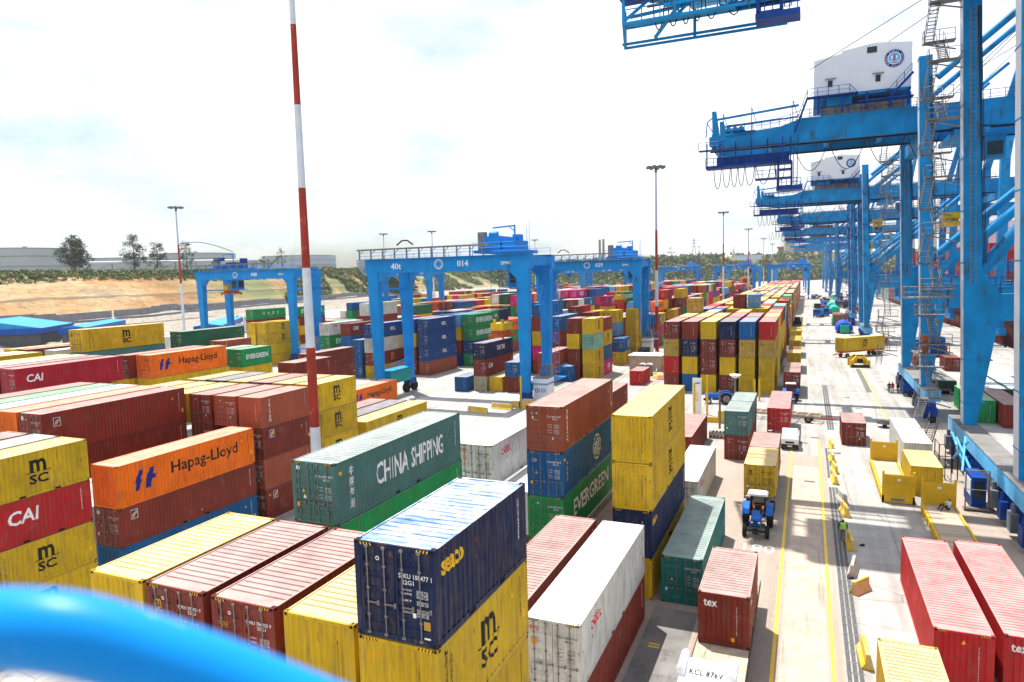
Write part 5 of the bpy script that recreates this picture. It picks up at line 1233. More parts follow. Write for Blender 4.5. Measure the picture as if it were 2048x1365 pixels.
# ------------------------------------------------------------------ ship to shore quay cranes
def quay_crane(yn, lab, det=2, dz=0.0, full=True, xs=0.0, logo=True, house=True, tail=-15.2):
    """yn: y of the near landside leg; legs 19.5 m apart; det 2 near, 1 mid, 0 far"""
    t = thing('quay_crane', lab, 'ship crane', (14.3, yn+9.7, 0), 0, 'row of blue quay cranes'); ox, oy = 14.3, yn+9.7
    P = lambda x, y, z: Vector((x-ox, y-oy, z)); cr = M['crane']; gb, gt = 38.0+dz, 41.3+dz
    def bx(m, x0, x1, y0, y1, z0, z1): m.box(x0-ox, x1-ox, y0-oy, y1-oy, z0, z1); return m
    yf = yn+19.5; gy = (yn+4.6, yn+14.2)
    # landside legs: wide below the portal beam, tapering to the bogies
    for y in (yn, yf):
        wd = 1.5
        m = MB(); tz = 46.5+dz; XL = lambda z: 14.45+xs-(z-4)*.03; m.hexa((P(XL(17), y-.8, 17.2), P(XL(17)+wd, y-.8, 17.2), P(XL(17)+wd, y+.8, 17.2), P(XL(17), y+.8, 17.2), P(XL(tz), y-.8, tz), P(XL(tz)+wd, y-.8, tz), P(XL(tz)+wd, y+.8, tz), P(XL(tz), y+.8, tz)))
        pass
        m.hexa((P(XL(3.6), y-.75, 3.6), P(XL(3.6)+wd-.5, y-.75, 3.6), P(XL(3.6)+wd-.5, y+.75, 3.6), P(XL(3.6), y+.75, 3.6), P(XL(14), y-.8, 14), P(XL(14)+wd+1.3, y-.8, 14), P(XL(14)+wd+1.3, y+.8, 14), P(XL(14), y+.8, 14)))
        m.prism([(XL(14)-ox, 14), (XL(14)+wd+1.3-ox, 14), (XL(14)+wd+1.3-ox, 17.2), (XL(19)+wd-ox, 19.4), (XL(19.4)-ox, 19.4)], y-oy-.81, y-oy+.81)
        lg = m.build('leg', cr, t)
        if det:
            m = MB()
            for z in range(20, int(tz)-1, 5): bx(m, XL(z)-.05, XL(z)+wd+.05, y-.85, y+.85, z, z+.12)
            for z in (6.2, 10.5): bx(m, XL(z)-.04, XL(z)+wd+(z-4)*.13+.05, y-.84, y+.84, z, z+.1)
            m.build('flange', cr, lg)
            m = MB(); sx = XL(30)+.35
            for dx in (0, .45): m.tube(P(XL(18)+.5+dx, y-1.1, 18), P(XL(44)+.5+dx, y-1.1, 44), .03, 4)
            for i in range(60): z = 18+i*.43; m.tube(P(XL(z)+.5, y-1.1, z), P(XL(z)+.95, y-1.1, z), .022, 4)
            if det == 2 and y == yf: m.build('ladder', M['galv'], lg)
            m = MB()
            for dx in (.1, .22, .34): m.tube(P(XL(5)+wd-dx, y-.88, 20), P(XL(44)+wd-dx, y-.88, 44), .035, 4)
            m.build('cable', M['dark'], lg)
        m = MB(); m.hexa((P(XL(4)-.02, y-.7, 4), P(XL(4)-.003, y-.7, 4), P(XL(4)-.003, y+.7, 4), P(XL(4)-.02, y+.7, 4), P(XL(46)-.02, y-.7, 46), P(XL(46)-.003, y-.7, 46), P(XL(46)-.003, y+.7, 46), P(XL(46)-.02, y+.7, 46))); m.build('sunlit_leg_strip', M['mastwhite'], t)  # white strip paints grazing sunlight onto the leg's left face
    m = MB(); bx(m, 14.0, 15.8, yn-4.5, yf+4.5, 2.6, 4.0); m.build('sill_beam', M['crane_light'], t)
    m = MB(); bx(m, 13.95, 15.85, yn-4.5, yf+4.5, 4.0, 4.04); m.build('sill_top', M['asphalt'], t)
    # bogies
    for y in (yn, yf):
        for k_ in range(4 if det else 2):
            yy = y-4.6+k_*(2.9 if det else 6)
            m = MB(); bx(m, 14.25, 15.35, yy-1.2, yy+1.2, .9, 1.8); bx(m, 14.4, 15.2, yy-.5, yy+.5, 1.8, 2.6); m.build('bogie', M['dkblue'], t)
            for e in (-.7, .7):
                m = MB(); m.tube(P(14.45, yy+e, .45), P(15.15, yy+e, .45), .44, 14); m.build('wheel', M['dark'], t)
            if det == 2:
                m = MB(); bx(m, 13.7, 14.2, yy-.6, yy+.5, .5, 1.9); m.tube(P(14.0, yy, 1.9), P(14.0, yy, 2.5), .18, 8); m.build('drive_motor', M['rubber_grey'] if k_ % 2 else M['dkblue'], t)
    # portal beams across to the waterside legs, waterside legs, girder, diagonals
    for y in (yn, yf):
        m = MB(); bx(m, 16.9, 43, y-.7, y+.7, 14.4, 17.0); m.build('portal_beam', cr, t)
        m = MB(); bx(m, 43, 45, y-.8, y+.8, 4, gt+4); m.build('waterside_leg', cr, t)
        m = MB(); m.tube(P(15.0, y, 18.4), P(36.5, y, gb+.2), .62, 16); m.build('diagonal_brace', cr, t, smooth=True)
        m = MB(); m.tube(P(15.0, y, gb-.2+6), P(44, y, 68+dz), .42, 12); m.build('back_stay', cr, t, smooth=True)
        m = MB(); m.hexa((P(43.2, y-.7, gt+4), P(45, y-.7, gt+4), P(45, y+.7, gt+4), P(43.2, y+.7, gt+4), P(50, yn+9.2, 78+dz), P(51.2, yn+9.2, 78+dz), P(51.2, yn+10.3, 78+dz), P(50, yn+10.3, 78+dz))); m.build('apex_mast', cr, t)
    m = MB(); bx(m, 43.2, 44.8, yn, yf, 14.4, 16.6); bx(m, 43.2, 44.8, yn-4, yf+4, 2.4, 4); m.build('waterside_beam', cr, t)
    m = MB(); bx(m, 13.5, 14.9, yn, yf, gb-1.8, gb-.05); m.build('cross_beam', cr, t)
    m = MB(); bx(m, 43.3, 44.7, yn, yf, gb-1.8, gb-.05); m.build('cross_beam', cr, t)
    for gi, y in enumerate(gy):
        m = MB(); x_t = tail+1.4
        m.prism([(x_t-ox, gb+.6), (x_t-ox, gb+1.9), (-4-ox, gb+2.4), (-1-ox, gt), (70-ox, gt), (70-ox, gb), (-1-ox, gb), (x_t+5-ox, gb)], y-oy-.6, y-oy+.6); m.build('girder', cr, t)
        if det:
            m = MB(); bx(m, x_t, 70, y-.75, y-.55 if gi else y+.75, gb-.25, gb-.02) if gi else bx(m, x_t, 70, y+.55, y+.8, gb-.25, gb-.02); m.build('trolley_rail', M['dark'], t)
    m = MB()
    for x in (tail+1.6, -6, 2, 9, 20, 30): bx(m, x, x+.7, gy[0]+.6, gy[1]-.6, gb+.3, gt-.8)
    m.build('cross_tie', cr, t)
    if det:
        m = MB()
        for gy_ in gy:
            for x in range(0, 44, 3): bx(m, x, x+.06, gy_-.63, gy_-.60, gb+.1, gt-.1)
        m.build('stiffener', cr, t)['kind'] = 'stuff'
        m = MB()
        for i in range(6): m.tube(P(tail+3+i*.2, gy[0]+1+i*1.4, gt+.4), P(45, gy[0]+1+i*1.4, gt+.6+i*.1), .03, 4)
        for y in (yn+2, yf-2): m.tube(P(50.4, yn+9.7, 76+dz), P(0, y, gt+6 if house else gt), .05, 5); m.tube(P(50.4, yn+9.7, 76+dz), P(16, y, gt), .05, 5)
        m.build('hoist_rope', M['dark'], t)
        m = MB(); rail(m, [P(0, gy[0]-.7, gt), P(43, gy[0]-.7, gt)], 1.1, .04, 1.6); rail(m, [P(17, yn-.9, 17.0), P(43, yn-.9, 17.0)], 1.1, .04, 1.6); rail(m, [P(17, yf-.9, 17.0), P(43, yf-.9, 17.0)], 1.1, .04, 1.6); m.build('handrail', M['dkblue'], t)
        m = MB(); bx(m, 17.5, 21.5, gy[0]-1.4, gy[1]+1.2, gb-1.0, gb-.4); bx(m, 21.6, 24.0, gy[0]+2, gy[0]+4.6, gb-4.0, gb-1.1); m.build('trolley', cr, t); bx(MB(), 21.9, 23.7, gy[0]+1.96, gy[0]+1.99, gb-3.6, gb-1.8).build('trolley_window', M['glass'], t)
        m = MB(); yy = yf+.95
        for x0_, x1_ in ((12.9, 14.0), (15.6, 16.9)):
            for z in range(19, 43, 4): bx(m, x0_, x1_, yn-1.4, yn-.8, z, z+.1); rail(m, [P(x0_, yn-1.4, z+.1), P(x1_, yn-1.4, z+.1)], 1.0, .03, .6)
        if det == 1: m.build('leg_platform', M['dkblue'], t)
    if house:
        hy0, hy1 = yn+3.6, yn+15.2; zh = gt+2.6
        m = MB(); m.prism([(.5-ox, zh), (12.5-ox, zh), (12.5-ox, zh+5.8), (8.0-ox, zh+6.3), (4.0-ox, zh+5.75), (4.0-ox, zh+5.45), (.5-ox, zh+4.9)], hy0-oy, hy1-oy)
        ho = m.build('machinery_house', M['house'], t)
        if det:
            m = MB()
            for i in range(48): x = .6+i*.25; bx(m, x, x+.05, hy0-.03, hy0, zh+.05, zh+4.3+min(1, i/32)*1.1)
            m.build('cladding_rib', M['house'], ho)
        for x, z, w_, h_ in ((2.3, zh+1.1, .6, .9), (8.2, zh+1.1, .6, .9), (7.1, zh+5.0, 1.2, .8)):
            bx(MB(), x, x+w_, hy0-.06, hy0-.031, z, z+h_).build('window', M['glass'], ho)
            if z < zh+3: bx(MB(), x-.4, x+w_+.4, hy0-.35, hy0-.031, z+h_+.15, z+h_+.2).build('canopy', M['galv'], ho)
        # round emblem
        cx, cz = 10.4-ox, zh+3.9
        for nm, r0, r1, mt, dy in (('emblem', 0, 1.15, 'logo_navy', .07), ('emblem', 0, .82, 'house', .08), ('emblem', 0, .70, 'crane_light', .09)):
            vv, ff, _ = Ring('logo_white', cx, cz, r0 or .001, r1, 32); me = bpy.data.meshes.new(nm); me.from_pydata([(a, hy0-oy-dy, b) for a, b in vv], [], ff); me.materials.append(M[mt]); put(nm, me, ho)
        m = MB(); y = hy0-oy-.1
        for x0_, x1_, z0_, z1_ in ((-.42, -.18, -.1, .35), (.18, .42, -.1, .35), (-.6, .6, -.34, -.28), (-.5, .5, -.46, -.41)): m.quad((cx+x0_, y, cz+z0_), (cx+x1_, y, cz+z0_), (cx+x1_, y, cz+z1_), (cx+x0_, y, cz+z1_))
        m.build('emblem', M['house'], ho); m = MB(); m.quad((cx-.07, y-.01, cz-.4), (cx+.07, y-.01, cz-.4), (cx+.07, y-.01, cz+.4), (cx-.07, y-.01, cz+.4)); m.build('emblem', M['logo_red'], ho)
        if det == 2:
            V = []; F = []
            for i, ch in enumerate('KENYA PORTS AUTHORITY '):
                a = pi*1.25 - i*2*pi/22; tv, tf = text_mesh(ch, None, .2, .02) if ch != ' ' else ([], [])
                k0 = len(V); ca, sa = cos(a-pi/2), sin(a-pi/2)
                V += [(cx+cos(a)*.98+p[0]*ca-p[1]*sa, hy0-oy-.10, cz+sin(a)*.98+p[0]*sa+p[1]*ca) for p in tv]; F += [tuple(k0+j for j in f) for f in tf]
            me = bpy.data.meshes.new('lettering'); me.from_pydata(V, [], F); me.materials.append(M['logo_white']); put('lettering', me, ho)
        # walkway and railings round the house
        m = MB(); bx(m, -.3, 6.0, hy0-1.2, hy0, zh-.3, zh-.15); bx(m, 6.0, 12.7, hy0-1.2, hy0, zh-1.5, zh-1.35); rail(m, [P(-.3, hy0-1.2, zh-.15), P(5.0, hy0-1.2, zh-.15), P(6.0, hy0-1.2, zh-1.35), P(9.8, hy0-1.2, zh-1.35), P(12.4, hy0-1.2, zh+1.6)], 1.1, .04, 1.3)
        m.beam(P(9.8, hy0-1.0, zh-1.4), P(12.6, hy0-1.0, zh+1.6), .1, .3); m.build('house_walkway', M['dkblue'], t)
        m = MB(); bx(m, 1.5, 12.0, hy0+.8, hy1-.8, gt, zh-1.4); m.build('house_base', M['galv'], t); m = MB(); bx(m, .5, 12.5, hy0, hy1, zh-.35, zh-.003); bx(m, 2.2, 5.4, hy0+.3, hy1-.3, zh-1.4, zh-.36); m.build('house_floor', cr, t)
        m = MB()
        for x in (1, 4, 7, 10, 12): bx(m, x, x+.3, hy0-.9, hy0, gt+.2, zh-.3)
        for x in (-.5,): stair_geo(m, P(-1.9, hy0-.8, gb+1.2), P(-.3, hy0-.8, zh-.2), .8)
        m.build('walkway_bracket', M['dkblue'], t)
    # tail: platforms, sheave frames, railings and festoon loops
    if det:
        m = MB(); y = gy[0]-1.6
        bx(m, tail, -3, y, y+1.0, gb-.25, gb-.1); rail(m, [P(tail, y, gb-.1), P(tail+3.5, y, gb-.1)], 1.1, .045, 1.0); m.build('tail_platform', M['dkblue'], t)
        m = MB(); bx(m, tail+1, -2.4, y, y+2.2, gb-2.9, gb-2.5); rail(m, [P(tail+1, y, gb-2.5), P(-2.4, y, gb-2.5)], 1.1, .045, 1.1); bx(m, tail+2.5, -2.6, y+.9, y+1.9, gb-2.4, gb-1.2)
        for x in (tail+1.1, tail+3, tail+5.2, tail+7.4, tail+9.6, tail+11.6, -2.5): bx(m, x, x+.18, y, y+.18, gb-2.6, gb+.8)
        m.build('maintenance_platform', M['dkblue'], t)
        m = MB()
        for x0_, x1_, z0_, z1_ in ((-4.2, -2.4, gb-6.2, gb-2.6),):
            for x in (x0_, x1_):
                for yy in (y, y+1.8): bx(m, x, x+.25, yy, yy+.25, z0_, z1_)
            for z in (z0_, z0_+1.2, z0_+2.4): bx(m, x0_, x1_+.2, y, y+2, z, z+.15)
            rail(m, [P(x0_, y, z0_), P(x1_+1.4, y, z0_)], 1.1, .045, .6); bx(m, x0_-.1, x1_+1.6, y, y+2.0, z0_-.5, z0_)
        m.tube(P(-2.0, y, gb-6), P(-2.0, y, gb), .05, 4); m.tube(P(-1.5, y, gb-6), P(-1.5, y, gb), .05, 4)
        for i in range(14): z = gb-6+i*.42; m.tube(P(-2.0, y, z), P(-1.5, y, z), .03, 4)
        m.build('hanging_ladder_tower', M['dkblue'], t)
        m = MB(); bx(m, -7.2, -4.3, y+.3, y+1.8, gb-5.0, gb-4.8); rail(m, [P(-7.2, y+.3, gb-4.8), P(-4.3, y+.3, gb-4.8)], 1.1, .045, .8)
        for x in (-7.2, -4.4): m.beam(P(x, y+.3, gb-4.9), P(x, y+.3, gb-2.6), .1, .1)
        m.build('hanging_platform', M['dkblue'], t)
        m = MB(); y2 = gy[0]-.3
        for x, z in ((tail+1.9, 5.6), (tail+3.0, 4.0)): m.hexa((P(x, y2-.4, gb+1.2), P(x+1.1, y2-.4, gb+1.2), P(x+1.1, y2+.4, gb+1.2), P(x, y2+.4, gb+1.2), P(x-.1, y2-.3, gb+z), P(x+.5, y2-.3, gb+z), P(x+.5, y2+.3, gb+z), P(x-.1, y2+.3, gb+z)))
        m.beam(P(tail+.9, y2, gb+1.9), P(tail+1.1, y2, gb+4.2), .15, .15); m.beam(P(tail+1.1, y2, gb+4.2), P(tail+2.0, y2, gb+4.8), .15, .15); m.beam(P(tail+1.1, y2, gb+4.0), P(tail+1.9, y2, gb+2.6), .12, .12)
        m.build('sheave_frame', cr, t)
        m = MB()
        for i in range(3): m.tube(P(tail+4.2+i*.9, y2-.5, gb+2.6), P(tail+4.2+i*.9, y2+.6, gb+2.6), .45, 12)
        bx(m, tail+3.8, tail+6.6, y2-.5, y2+.6, gb+1.8, gb+2.4); m.build('rope_winch', cr, t)
        m = MB()
        for x, z in ((tail+3.4, 5.2), (tail+7.4, 5.7), (-2.2, 6.0)): m.beam(P(x, y2, gb+2), P(x, y2, gb+z), .14, .14, .1, .1); m.beam(P(x, y2, gb+z), P(x+.7, y2, gb+z-2.4), .1, .1)
        m.beam(P(tail+2.6, y2, gb+4.4), P(-1.4, y2, gb+5.2), .22, .3); m.beam(P(tail+3.6, y2, gb+3.2), P(-1.6, y2, gb+3.6), .18, .22); m.build('festoon_boom', cr, t)
        m = MB(); rail(m, [P(tail+4, gy[0]-.6, gb+2.2), P(-4, gy[0]-.6, gb+2.5), P(-1, gy[0]-.6, gt), P(.2, gy[0]-.6, gt)], 1.1, .04, 1.2); bx(m, tail+5, tail+8, gy[0]-1.2, gy[0]-.6, gb+2.1, gb+2.2); m.build('handrail', M['dkblue'], t)
        fest = [(-12.6, 1.1, 2.9), (-11.3, 1.1, 2.8), (-10.2, .9, 2.8), (-9.2, .9, 2.7), (-8.0, 1.3, 2.7), (-6.1, 2.1, 2.7), (-3.9, 1.5, 2.4), (.2, 4.6, 4.0), (4.9, 4.7, 4.1), (9.7, 4.7, 4.0), (14.2, 4.0, 3.9)]
        for j, (x, w_, dp) in enumerate(fest):
            z0 = gb-2.9 if x < -2.5 else gb-.2; zz = y+1.2
            m = MB(); m.path([P(x-w_/2+w_*i/8, zz, z0-dp*(1-((i-4)/4.0)**2 if w_ > 2 else sin(pi*i/8)**.5)) for i in range(9)], .055, 5); m.build('festoon_cable', M['dark'], t)
    # outboard stair tower on the near landside leg
    if det:
        flights = []; z = 3.8 if yn > 90 else 3.8; i = 0
        ys = yf+1.4 if det == 2 else yf+1.4
        top = 56 if det == 2 and yn < 90 else 44
        xs0, xs1 = 11.0, 12.9
        while z < top:
            z2 = z+2.75
            side = 1 if i % 2 else -1; ya, yb = (ys-1.8, ys+1.8) if side > 0 else (ys+1.8, ys-1.8)
            xx = 11.9 if side > 0 else 11.0
            m = MB(); stair_geo(m, P(xx, ya, z), P(xx, yb, z2), .75, tread=not (det == 2 and yn < 90 and False)); fo = m.build('stair_flight', M['galv'] if det == 2 else M['dkblue'], t)
            m = MB(); bx(m, 10.5, 13.3, yb-.6, yb+.6, z2-.08, z2); rail(m, [P(10.5, yb-.6, z2), P(13.2, yb-.6, z2)], 1.05, .03, .9); rail(m, [P(10.5, yb-.6, z2), P(10.5, yb+.6, z2)], 1.05, .03, .9); m.beam(P(10.6, yb, z2-.1), P(13.4, yb, z2-.9), .08, .12); m.build('stair_landing', M['galv'] if det == 2 else M['dkblue'], t)
            z = z2; i += 1
    return t
qc1 = quay_crane(105, 'quay crane with white machinery house and round emblem, second nearest', 2, xs=-.4)
qc0 = quay_crane(60.5, 'nearest quay crane, its big dark leg and stair tower at the right', 2, dz=9.5, house=True, tail=-17.0)
qc2 = quay_crane(205, 'quay crane with a smaller white house behind the second one', 1, xs=-.4)
qc3 = quay_crane(268, 'quay crane with lowered dark girder tail behind the white-housed ones', 1, dz=-1.5, house=False, tail=-12)
qc4 = quay_crane(400, 'distant quay crane with white house and dark curved emblem', 1, house=True, tail=-14)
for i, y in enumerate((520, 640, 760)): quay_crane(y, '%s distant quay crane at the end of the quay' % ('first', 'second', 'farthest')[i], 0)
# lattice platforms under the tail of the nearest crane
t = qc0; ox, oy = 14.3, 70.2
m = MB(); ya, yb, zz = 63.6-oy, 70.5-oy, 42.6
Q = lambda x, y, z: Vector((x-14.3, y-70.2, z))
m = MB(); zz = 42.4
for y in (63.8, 65.0): m.beam(Q(-15.6, y, zz), Q(-.8, y, zz), .22, .22)
for y in (70.6, 71.8): m.beam(Q(-17.4, y, zz+.4), Q(-2, y, zz+.4), .22, .22)
m.box(-15.6-14.3, -6-14.3, 63.8-70.2, 65.0-70.2, zz-.05, zz+.05)
for i in range(13): x = -15.6+i*1.2; m.beam(Q(x, 63.8, zz), Q(x, 65, zz), .1, .12)
rail(m, [Q(-15.6, 63.8, zz), Q(-.8, 63.8, zz)], 1.2, .05, 1.5); m.build('tail_walkway', M['crane'], qc0)
m = MB()
for a, b in (((-15.6, 63.8, zz), (-17.4, 71.8, zz+.4)), ((-17.4, 71.8, zz+.4), (-17.4, 71.8, zz+4)), ((-15.6, 63.8, zz), (-15.6, 63.8, zz+4.2)), ((-15.6, 63.8, zz+.2), (-11, 66, zz+4.4)), ((-11, 63.8, zz), (-11, 63.8, zz+5)), ((-11, 64, zz), (-7, 66, zz+4.2)), ((-14, 70, zz+.4), (-9, 66, zz+4)), ((-10.2, 70, zz), (-10.2, 70, zz+5)), ((-7, 63.8, zz), (-2.5, 65, zz+2.2)), ((-5, 63.8, zz), (-5, 63.8, zz+2.4)), ((-3.2, 63.8, zz), (-3.2, 63.8, zz+2.0)), ((-12, 63.8, zz+1), (-1, 63.9, zz+1.2)), ((-16, 68, zz+2), (-3, 68, zz+2.6)), ((-15.6, 64, zz+2.6), (-1, 64, zz+2.9))): m.beam(Q(*a), Q(*b), .26, .26)
m.build('tail_lattice', M['crane'], qc0)
m = MB(); m.hexa((Q(-10, 64.5, zz+1.3), Q(-1.2, 64.5, zz+1.6), Q(-1.2, 66.8, zz+1.6), Q(-10, 66.8, zz+1.3), Q(-10, 64.5, zz+1.9), Q(-1.2, 64.5, zz+2.2), Q(-1.2, 66.8, zz+2.2), Q(-10, 66.8, zz+1.9))); m.build('tail_deck', M['crane_light'], qc0)
m = MB(); m.box(-14-14.3, .5-14.3, 62.8-70.2, 71.5-70.2, 50.5, 52.2); m.box(-12-14.3, -9-14.3, 64-70.2, 70-70.2, 48.4, 50.4); m.build('trolley_shadow_plate', M['dkblue'], qc0)  # unseen trolley plate, added above the view to cast shade on the lane
# cab, lattice and ladder parts on the sill of the nearest quay crane
m = MB(); m.box(12.5-14.3, 13.5-14.3, 64.6-70.2, 67.6-70.2, .25, 2.7); cb = m.build('checker_cab', M['dkblue'], qc0)
MB().box(12.65-14.3, 13.35-14.3, 64.56-70.2, 64.59-70.2, 1.0, 2.4).build('window', M['glass'], cb); MB().box(12.45-14.3, 12.49-14.3, 64.9-70.2, 67.3-70.2, 1.1, 2.4).build('window', M['mastwhite'], cb)
m = MB(); rail(m, [Q(12.0, 64.2, .2), Q(13.6, 64.2, .2)], 3.2, .05, .8); m.box(11.9-14.3, 13.7-14.3, 64.1-70.2, 64.6-70.2, .15, .28); m.build('cab_frame', M['galv'], qc0)
m = MB()
for a, b in (((13.3, 68.2, 1.8), (12.7, 72.6, 4.2)), ((13.3, 70.6, 4.4), (12.7, 73.6, 2.0)), ((12.6, 69, 2.0), (13.3, 72, 4.4)), ((13.2, 71.8, 1.8), (12.8, 75.2, 4.1))): m.beam(Q(*a), Q(*b), .16, .16)
m.build('crossed_brace', M['crane_light'], qc0)
m = MB(); a = 73.2; 
for x in (11.5, 13.0):
    for y in (a, a+2.4): m.tube(Q(x, y, 0), Q(x, y, 3.3), .05, 5)
for z in (1.1, 2.2, 3.3): rail(m, [Q(11.5, a, z-1.1), Q(13.0, a, z-1.1)], 1.1, .04, .5, False); m.tube(Q(11.5, a, z), Q(11.5, a+2.4, z), .04, 4)
m.build('stair_cage', M['dark'], qc0)
m = MB(); stair_geo(m, Q(12.0, 84.5, 0.1), Q(12.0, 79.8, 4.1), .8); m.build('stair_flight', M['galv'], qc0)
m = MB(); bxx = lambda x0, x1, y0, y1, z0, z1: m.box(x0-14.3, x1-14.3, y0-70.2, y1-70.2, z0, z1)
bxx(10.2, 13.3, 80.2, 83.4, 10.9, 11.0); rail(m, [Q(10.2, 80.2, 11), Q(13.2, 80.2, 11)], 1.1, .04, .8); m.build('stair_landing', M['galv'], qc0); m = MB(); bxx(9.2, 13.3, 79.6, 82.4, 16.6, 16.72); rail(m, [Q(9.2, 79.6, 16.7), Q(13.2, 79.6, 16.7)], 1.1, .04, .8); rail(m, [Q(9.2, 79.6, 16.7), Q(9.2, 82.4, 16.7)], 1.1, .04, .8); m.build('stair_landing', M['galv'], qc0)
MB().box(11.6-14.3, 12.9-14.3, 80.6-70.2, 81.8-70.2, 11.05, 12.6).build('electric_cabinet', M['tractor'], qc0)
MB().box(10.9-14.3, 11.4-14.3, 80.5-70.2, 81-70.2, 11.05, 12.8).build('post_box', M['orange'], qc0)
# spreaders hanging under the far cranes
for x, y, z in ((19, 118, 26.5), (17.5, 215, 32), (16, 225, 26)):
    t = thing('crane_spreader', 'yellow spreader hanging between the quay crane legs, %s' % ('nearest and lowest' if y == 118 else ('upper of the far pair' if z > 30 else 'lower of the far pair')), 'spreader', (x, y, z), 0, 'hanging yellow spreaders')
    MB().box(-1.2, 1.2, -1.5, 1.5, 0, .9).build('headblock', M['yellow'], t); m = MB(); m.box(-1, 1, -3, 3, -1.0, -.4); m.box(-.9, -.5, -1, 1, -.4, 0); m.box(.5, .9, -1, 1, -.4, 0); m.build('spreader_beam', M['yellow'], t)
    m = MB(); m.tube((-.8, 0, .9), (-.8, 0, 9), .04, 4); m.tube((.8, 0, .9), (.8, 0, 9), .04, 4); m.build('rope', M['dark'], t)

# ------------------------------------------------------------------ ship
t = thing('container_ship', 'large container ship moored beyond the cranes, blue hull above dark red boot', 'ship', (62, 200, -2.6), 0)
sec = [(176, .3, 1.2), (182, 1.5, 5.5), (190, 4, 10), (200, 8, 13.5), (215, 12, 15.5), (235, 15.5, 16), (480, 16, 16)]
V = []; F = []; MI = []
for y, wb, wt in sec:
    for z, w_ in ((0, wb), (6, wb+(wt-wb)*.25), (9.5, wb+(wt-wb)*.55), (17, wt)):
        yy = y - (z/17)*7*(1 if y < 200 else 0); V += [(-w_, yy-200, z), (w_, yy-200, z)]
for i in range(len(sec)-1):
    for j in range(3):
        for s in (0, 1): a = i*8+j*2+s; F.append((a, a+8, a+10, a+2)); MI.append(0 if j < 2 else 1)
    a = i*8+6; F.append((a, a+1, a+9, a+8)); MI.append(2)
for j in range(3): a = j*2; F.append((a, a+1, a+3, a+2)); MI.append(0 if j < 2 else 1)
me = bpy.data.meshes.new('hull'); me.from_pydata(V, [], F); redhull = simple('hull_red', (.17, .02, .015), .5, 0, .4, .1, ((.03, .01, .01), .2, .5)); me.materials.append(redhull); me.materials.append(simple('hull_blue', (.01, .13, .34), .45, 0, .15, .1)); me.materials.append(M['rubber_grey']); me.polygons.foreach_set('material_index', MI); put('hull', me, t)
text_on('lettering', 'WL-50', M['logo_white'], (-15.1, 8, 15.0), (0, -1, 0), (0, 0, 1), 8, 1.8, t); text_on('lettering', 'UNLE', M['logo_white'], (-14.2, -2, 13.0), (-.25, -.97, 0), (0, 0, 1), 8, 2.0, t)
rc = random.Random(4); cc = ['red', 'red', 'brn', 'mar', 'org', 'crim', 'blue', 'pink']
bm_ = {}
for by in range(7):
    for ix in range(11):
        for iz in range(4 if by else 3):
            if iz == 3 and rc.random() < .25: continue
            c = rc.choice(['red', 'red', 'red', 'brn'] if iz > 1 else cc); x = -14.5+ix*2.6; y = 8+by*27; x0 = 62+x
            for h_ in (0, 13):
                if by < 3 and h_ == 0 and (ix < 4):
                    o = put('container', mono_mesh(12.192, 2.591, rc.random() < .4), None, (x0+1.22, 200+y+6.1, 15.4+iz*2.62)); o.color = (*C[c], 1)
                    tag(o, '%s container stacked on the deck of the moored ship' % CNAME[c], 'container', 'containers on the ship deck')
                else: bm_.setdefault(c, MB()).box(x0, x0+2.44, 200+y+h_, 200+y+h_+12, 15.4+iz*2.62, 15.4+iz*2.62+2.57)
for i, (c, mb) in enumerate(sorted(bm_.items())):
    o = mb.build('deck_container_mass', bpy.data.materials.get('distant_%s_paint' % CNAME[c].replace(' ', '_')) or M['brick']); tag(o, 'mass of %s containers stacked farther along the ship deck' % CNAME[c], 'containers', None, 'stuff')
m = MB(); m.box(-8, 8, 120, 132, 17, 42); m.box(-16, 16, 118, 130, 36, 39); m.build('bridge', M['white'], t)
m = MB(); rail(m, [(-13, -2, 17), (-15.5, 20, 17), (-16, 120, 17)], 1.2, .06, 3); m.build('deck_rail', M['mastwhite'], t)
for a, b in (((44, 190, .5), (55, 188, 11)), ((44, 182, .5), (56, 187, 12))):
    t2 = MB().tube(a, b, .06, 5).build('mooring_rope', M['timber']); tag(t2, 'pale mooring rope running from the quay up to the ship bow, %s' % ('upper' if a[1] == 190 else 'lower'), 'rope', 'mooring ropes')
for y in (182, 196, 215):
    t2 = thing('bollard', 'dark mooring bollard on the quay edge at the ship bow, number %s along' % {182: 'one', 196: 'two', 215: 'three'}[y], 'bollard', (43.6, y, 0), 0, 'quay bollards'); MB().tube((0, 0, 0), (0, 0, .5), .25, 10, .2).build('post', M['dark'], t2); MB().tube((0, 0, .5), (0, 0, .68), .38, 10).build('head', M['dark'], t2)

# ------------------------------------------------------------------ wheels, tractors, trailers
def wheel_mesh(r, w_):
    k_ = ('wheel', r, w_)
    if k_ in CM: return CM[k_]
    m = MB(); n = 24; prof = [(-w_/2, r*.62), (-w_/2, r*.92), (-w_*.36, r), (w_*.36, r), (w_/2, r*.92), (w_/2, r*.62)]
    base = len(m.v)
    for i in range(n):
        a = 2*pi*i/n
        for x, rr in prof: m.v.append((x, rr*cos(a), rr*sin(a)))
    for i in range(n):
        for j in range(5): p = i*6+j; q = ((i+1) % n)*6+j; m.f.append((p, q, q+1, p+1)); m.mi.append(0)
    for i in range(n):
        a = 2*pi*(i+.5)/n; ca, sa = cos(a), sin(a)
        m.beam((-w_*.45, r*1.0*ca, r*1.0*sa), (w_*.45, r*1.0*cos(a+.12), r*1.0*sin(a+.12)), .03*r*2, .05*r)
    CM[k_] = m.mesh('tyre', M['tyre'], False); return CM[k_]
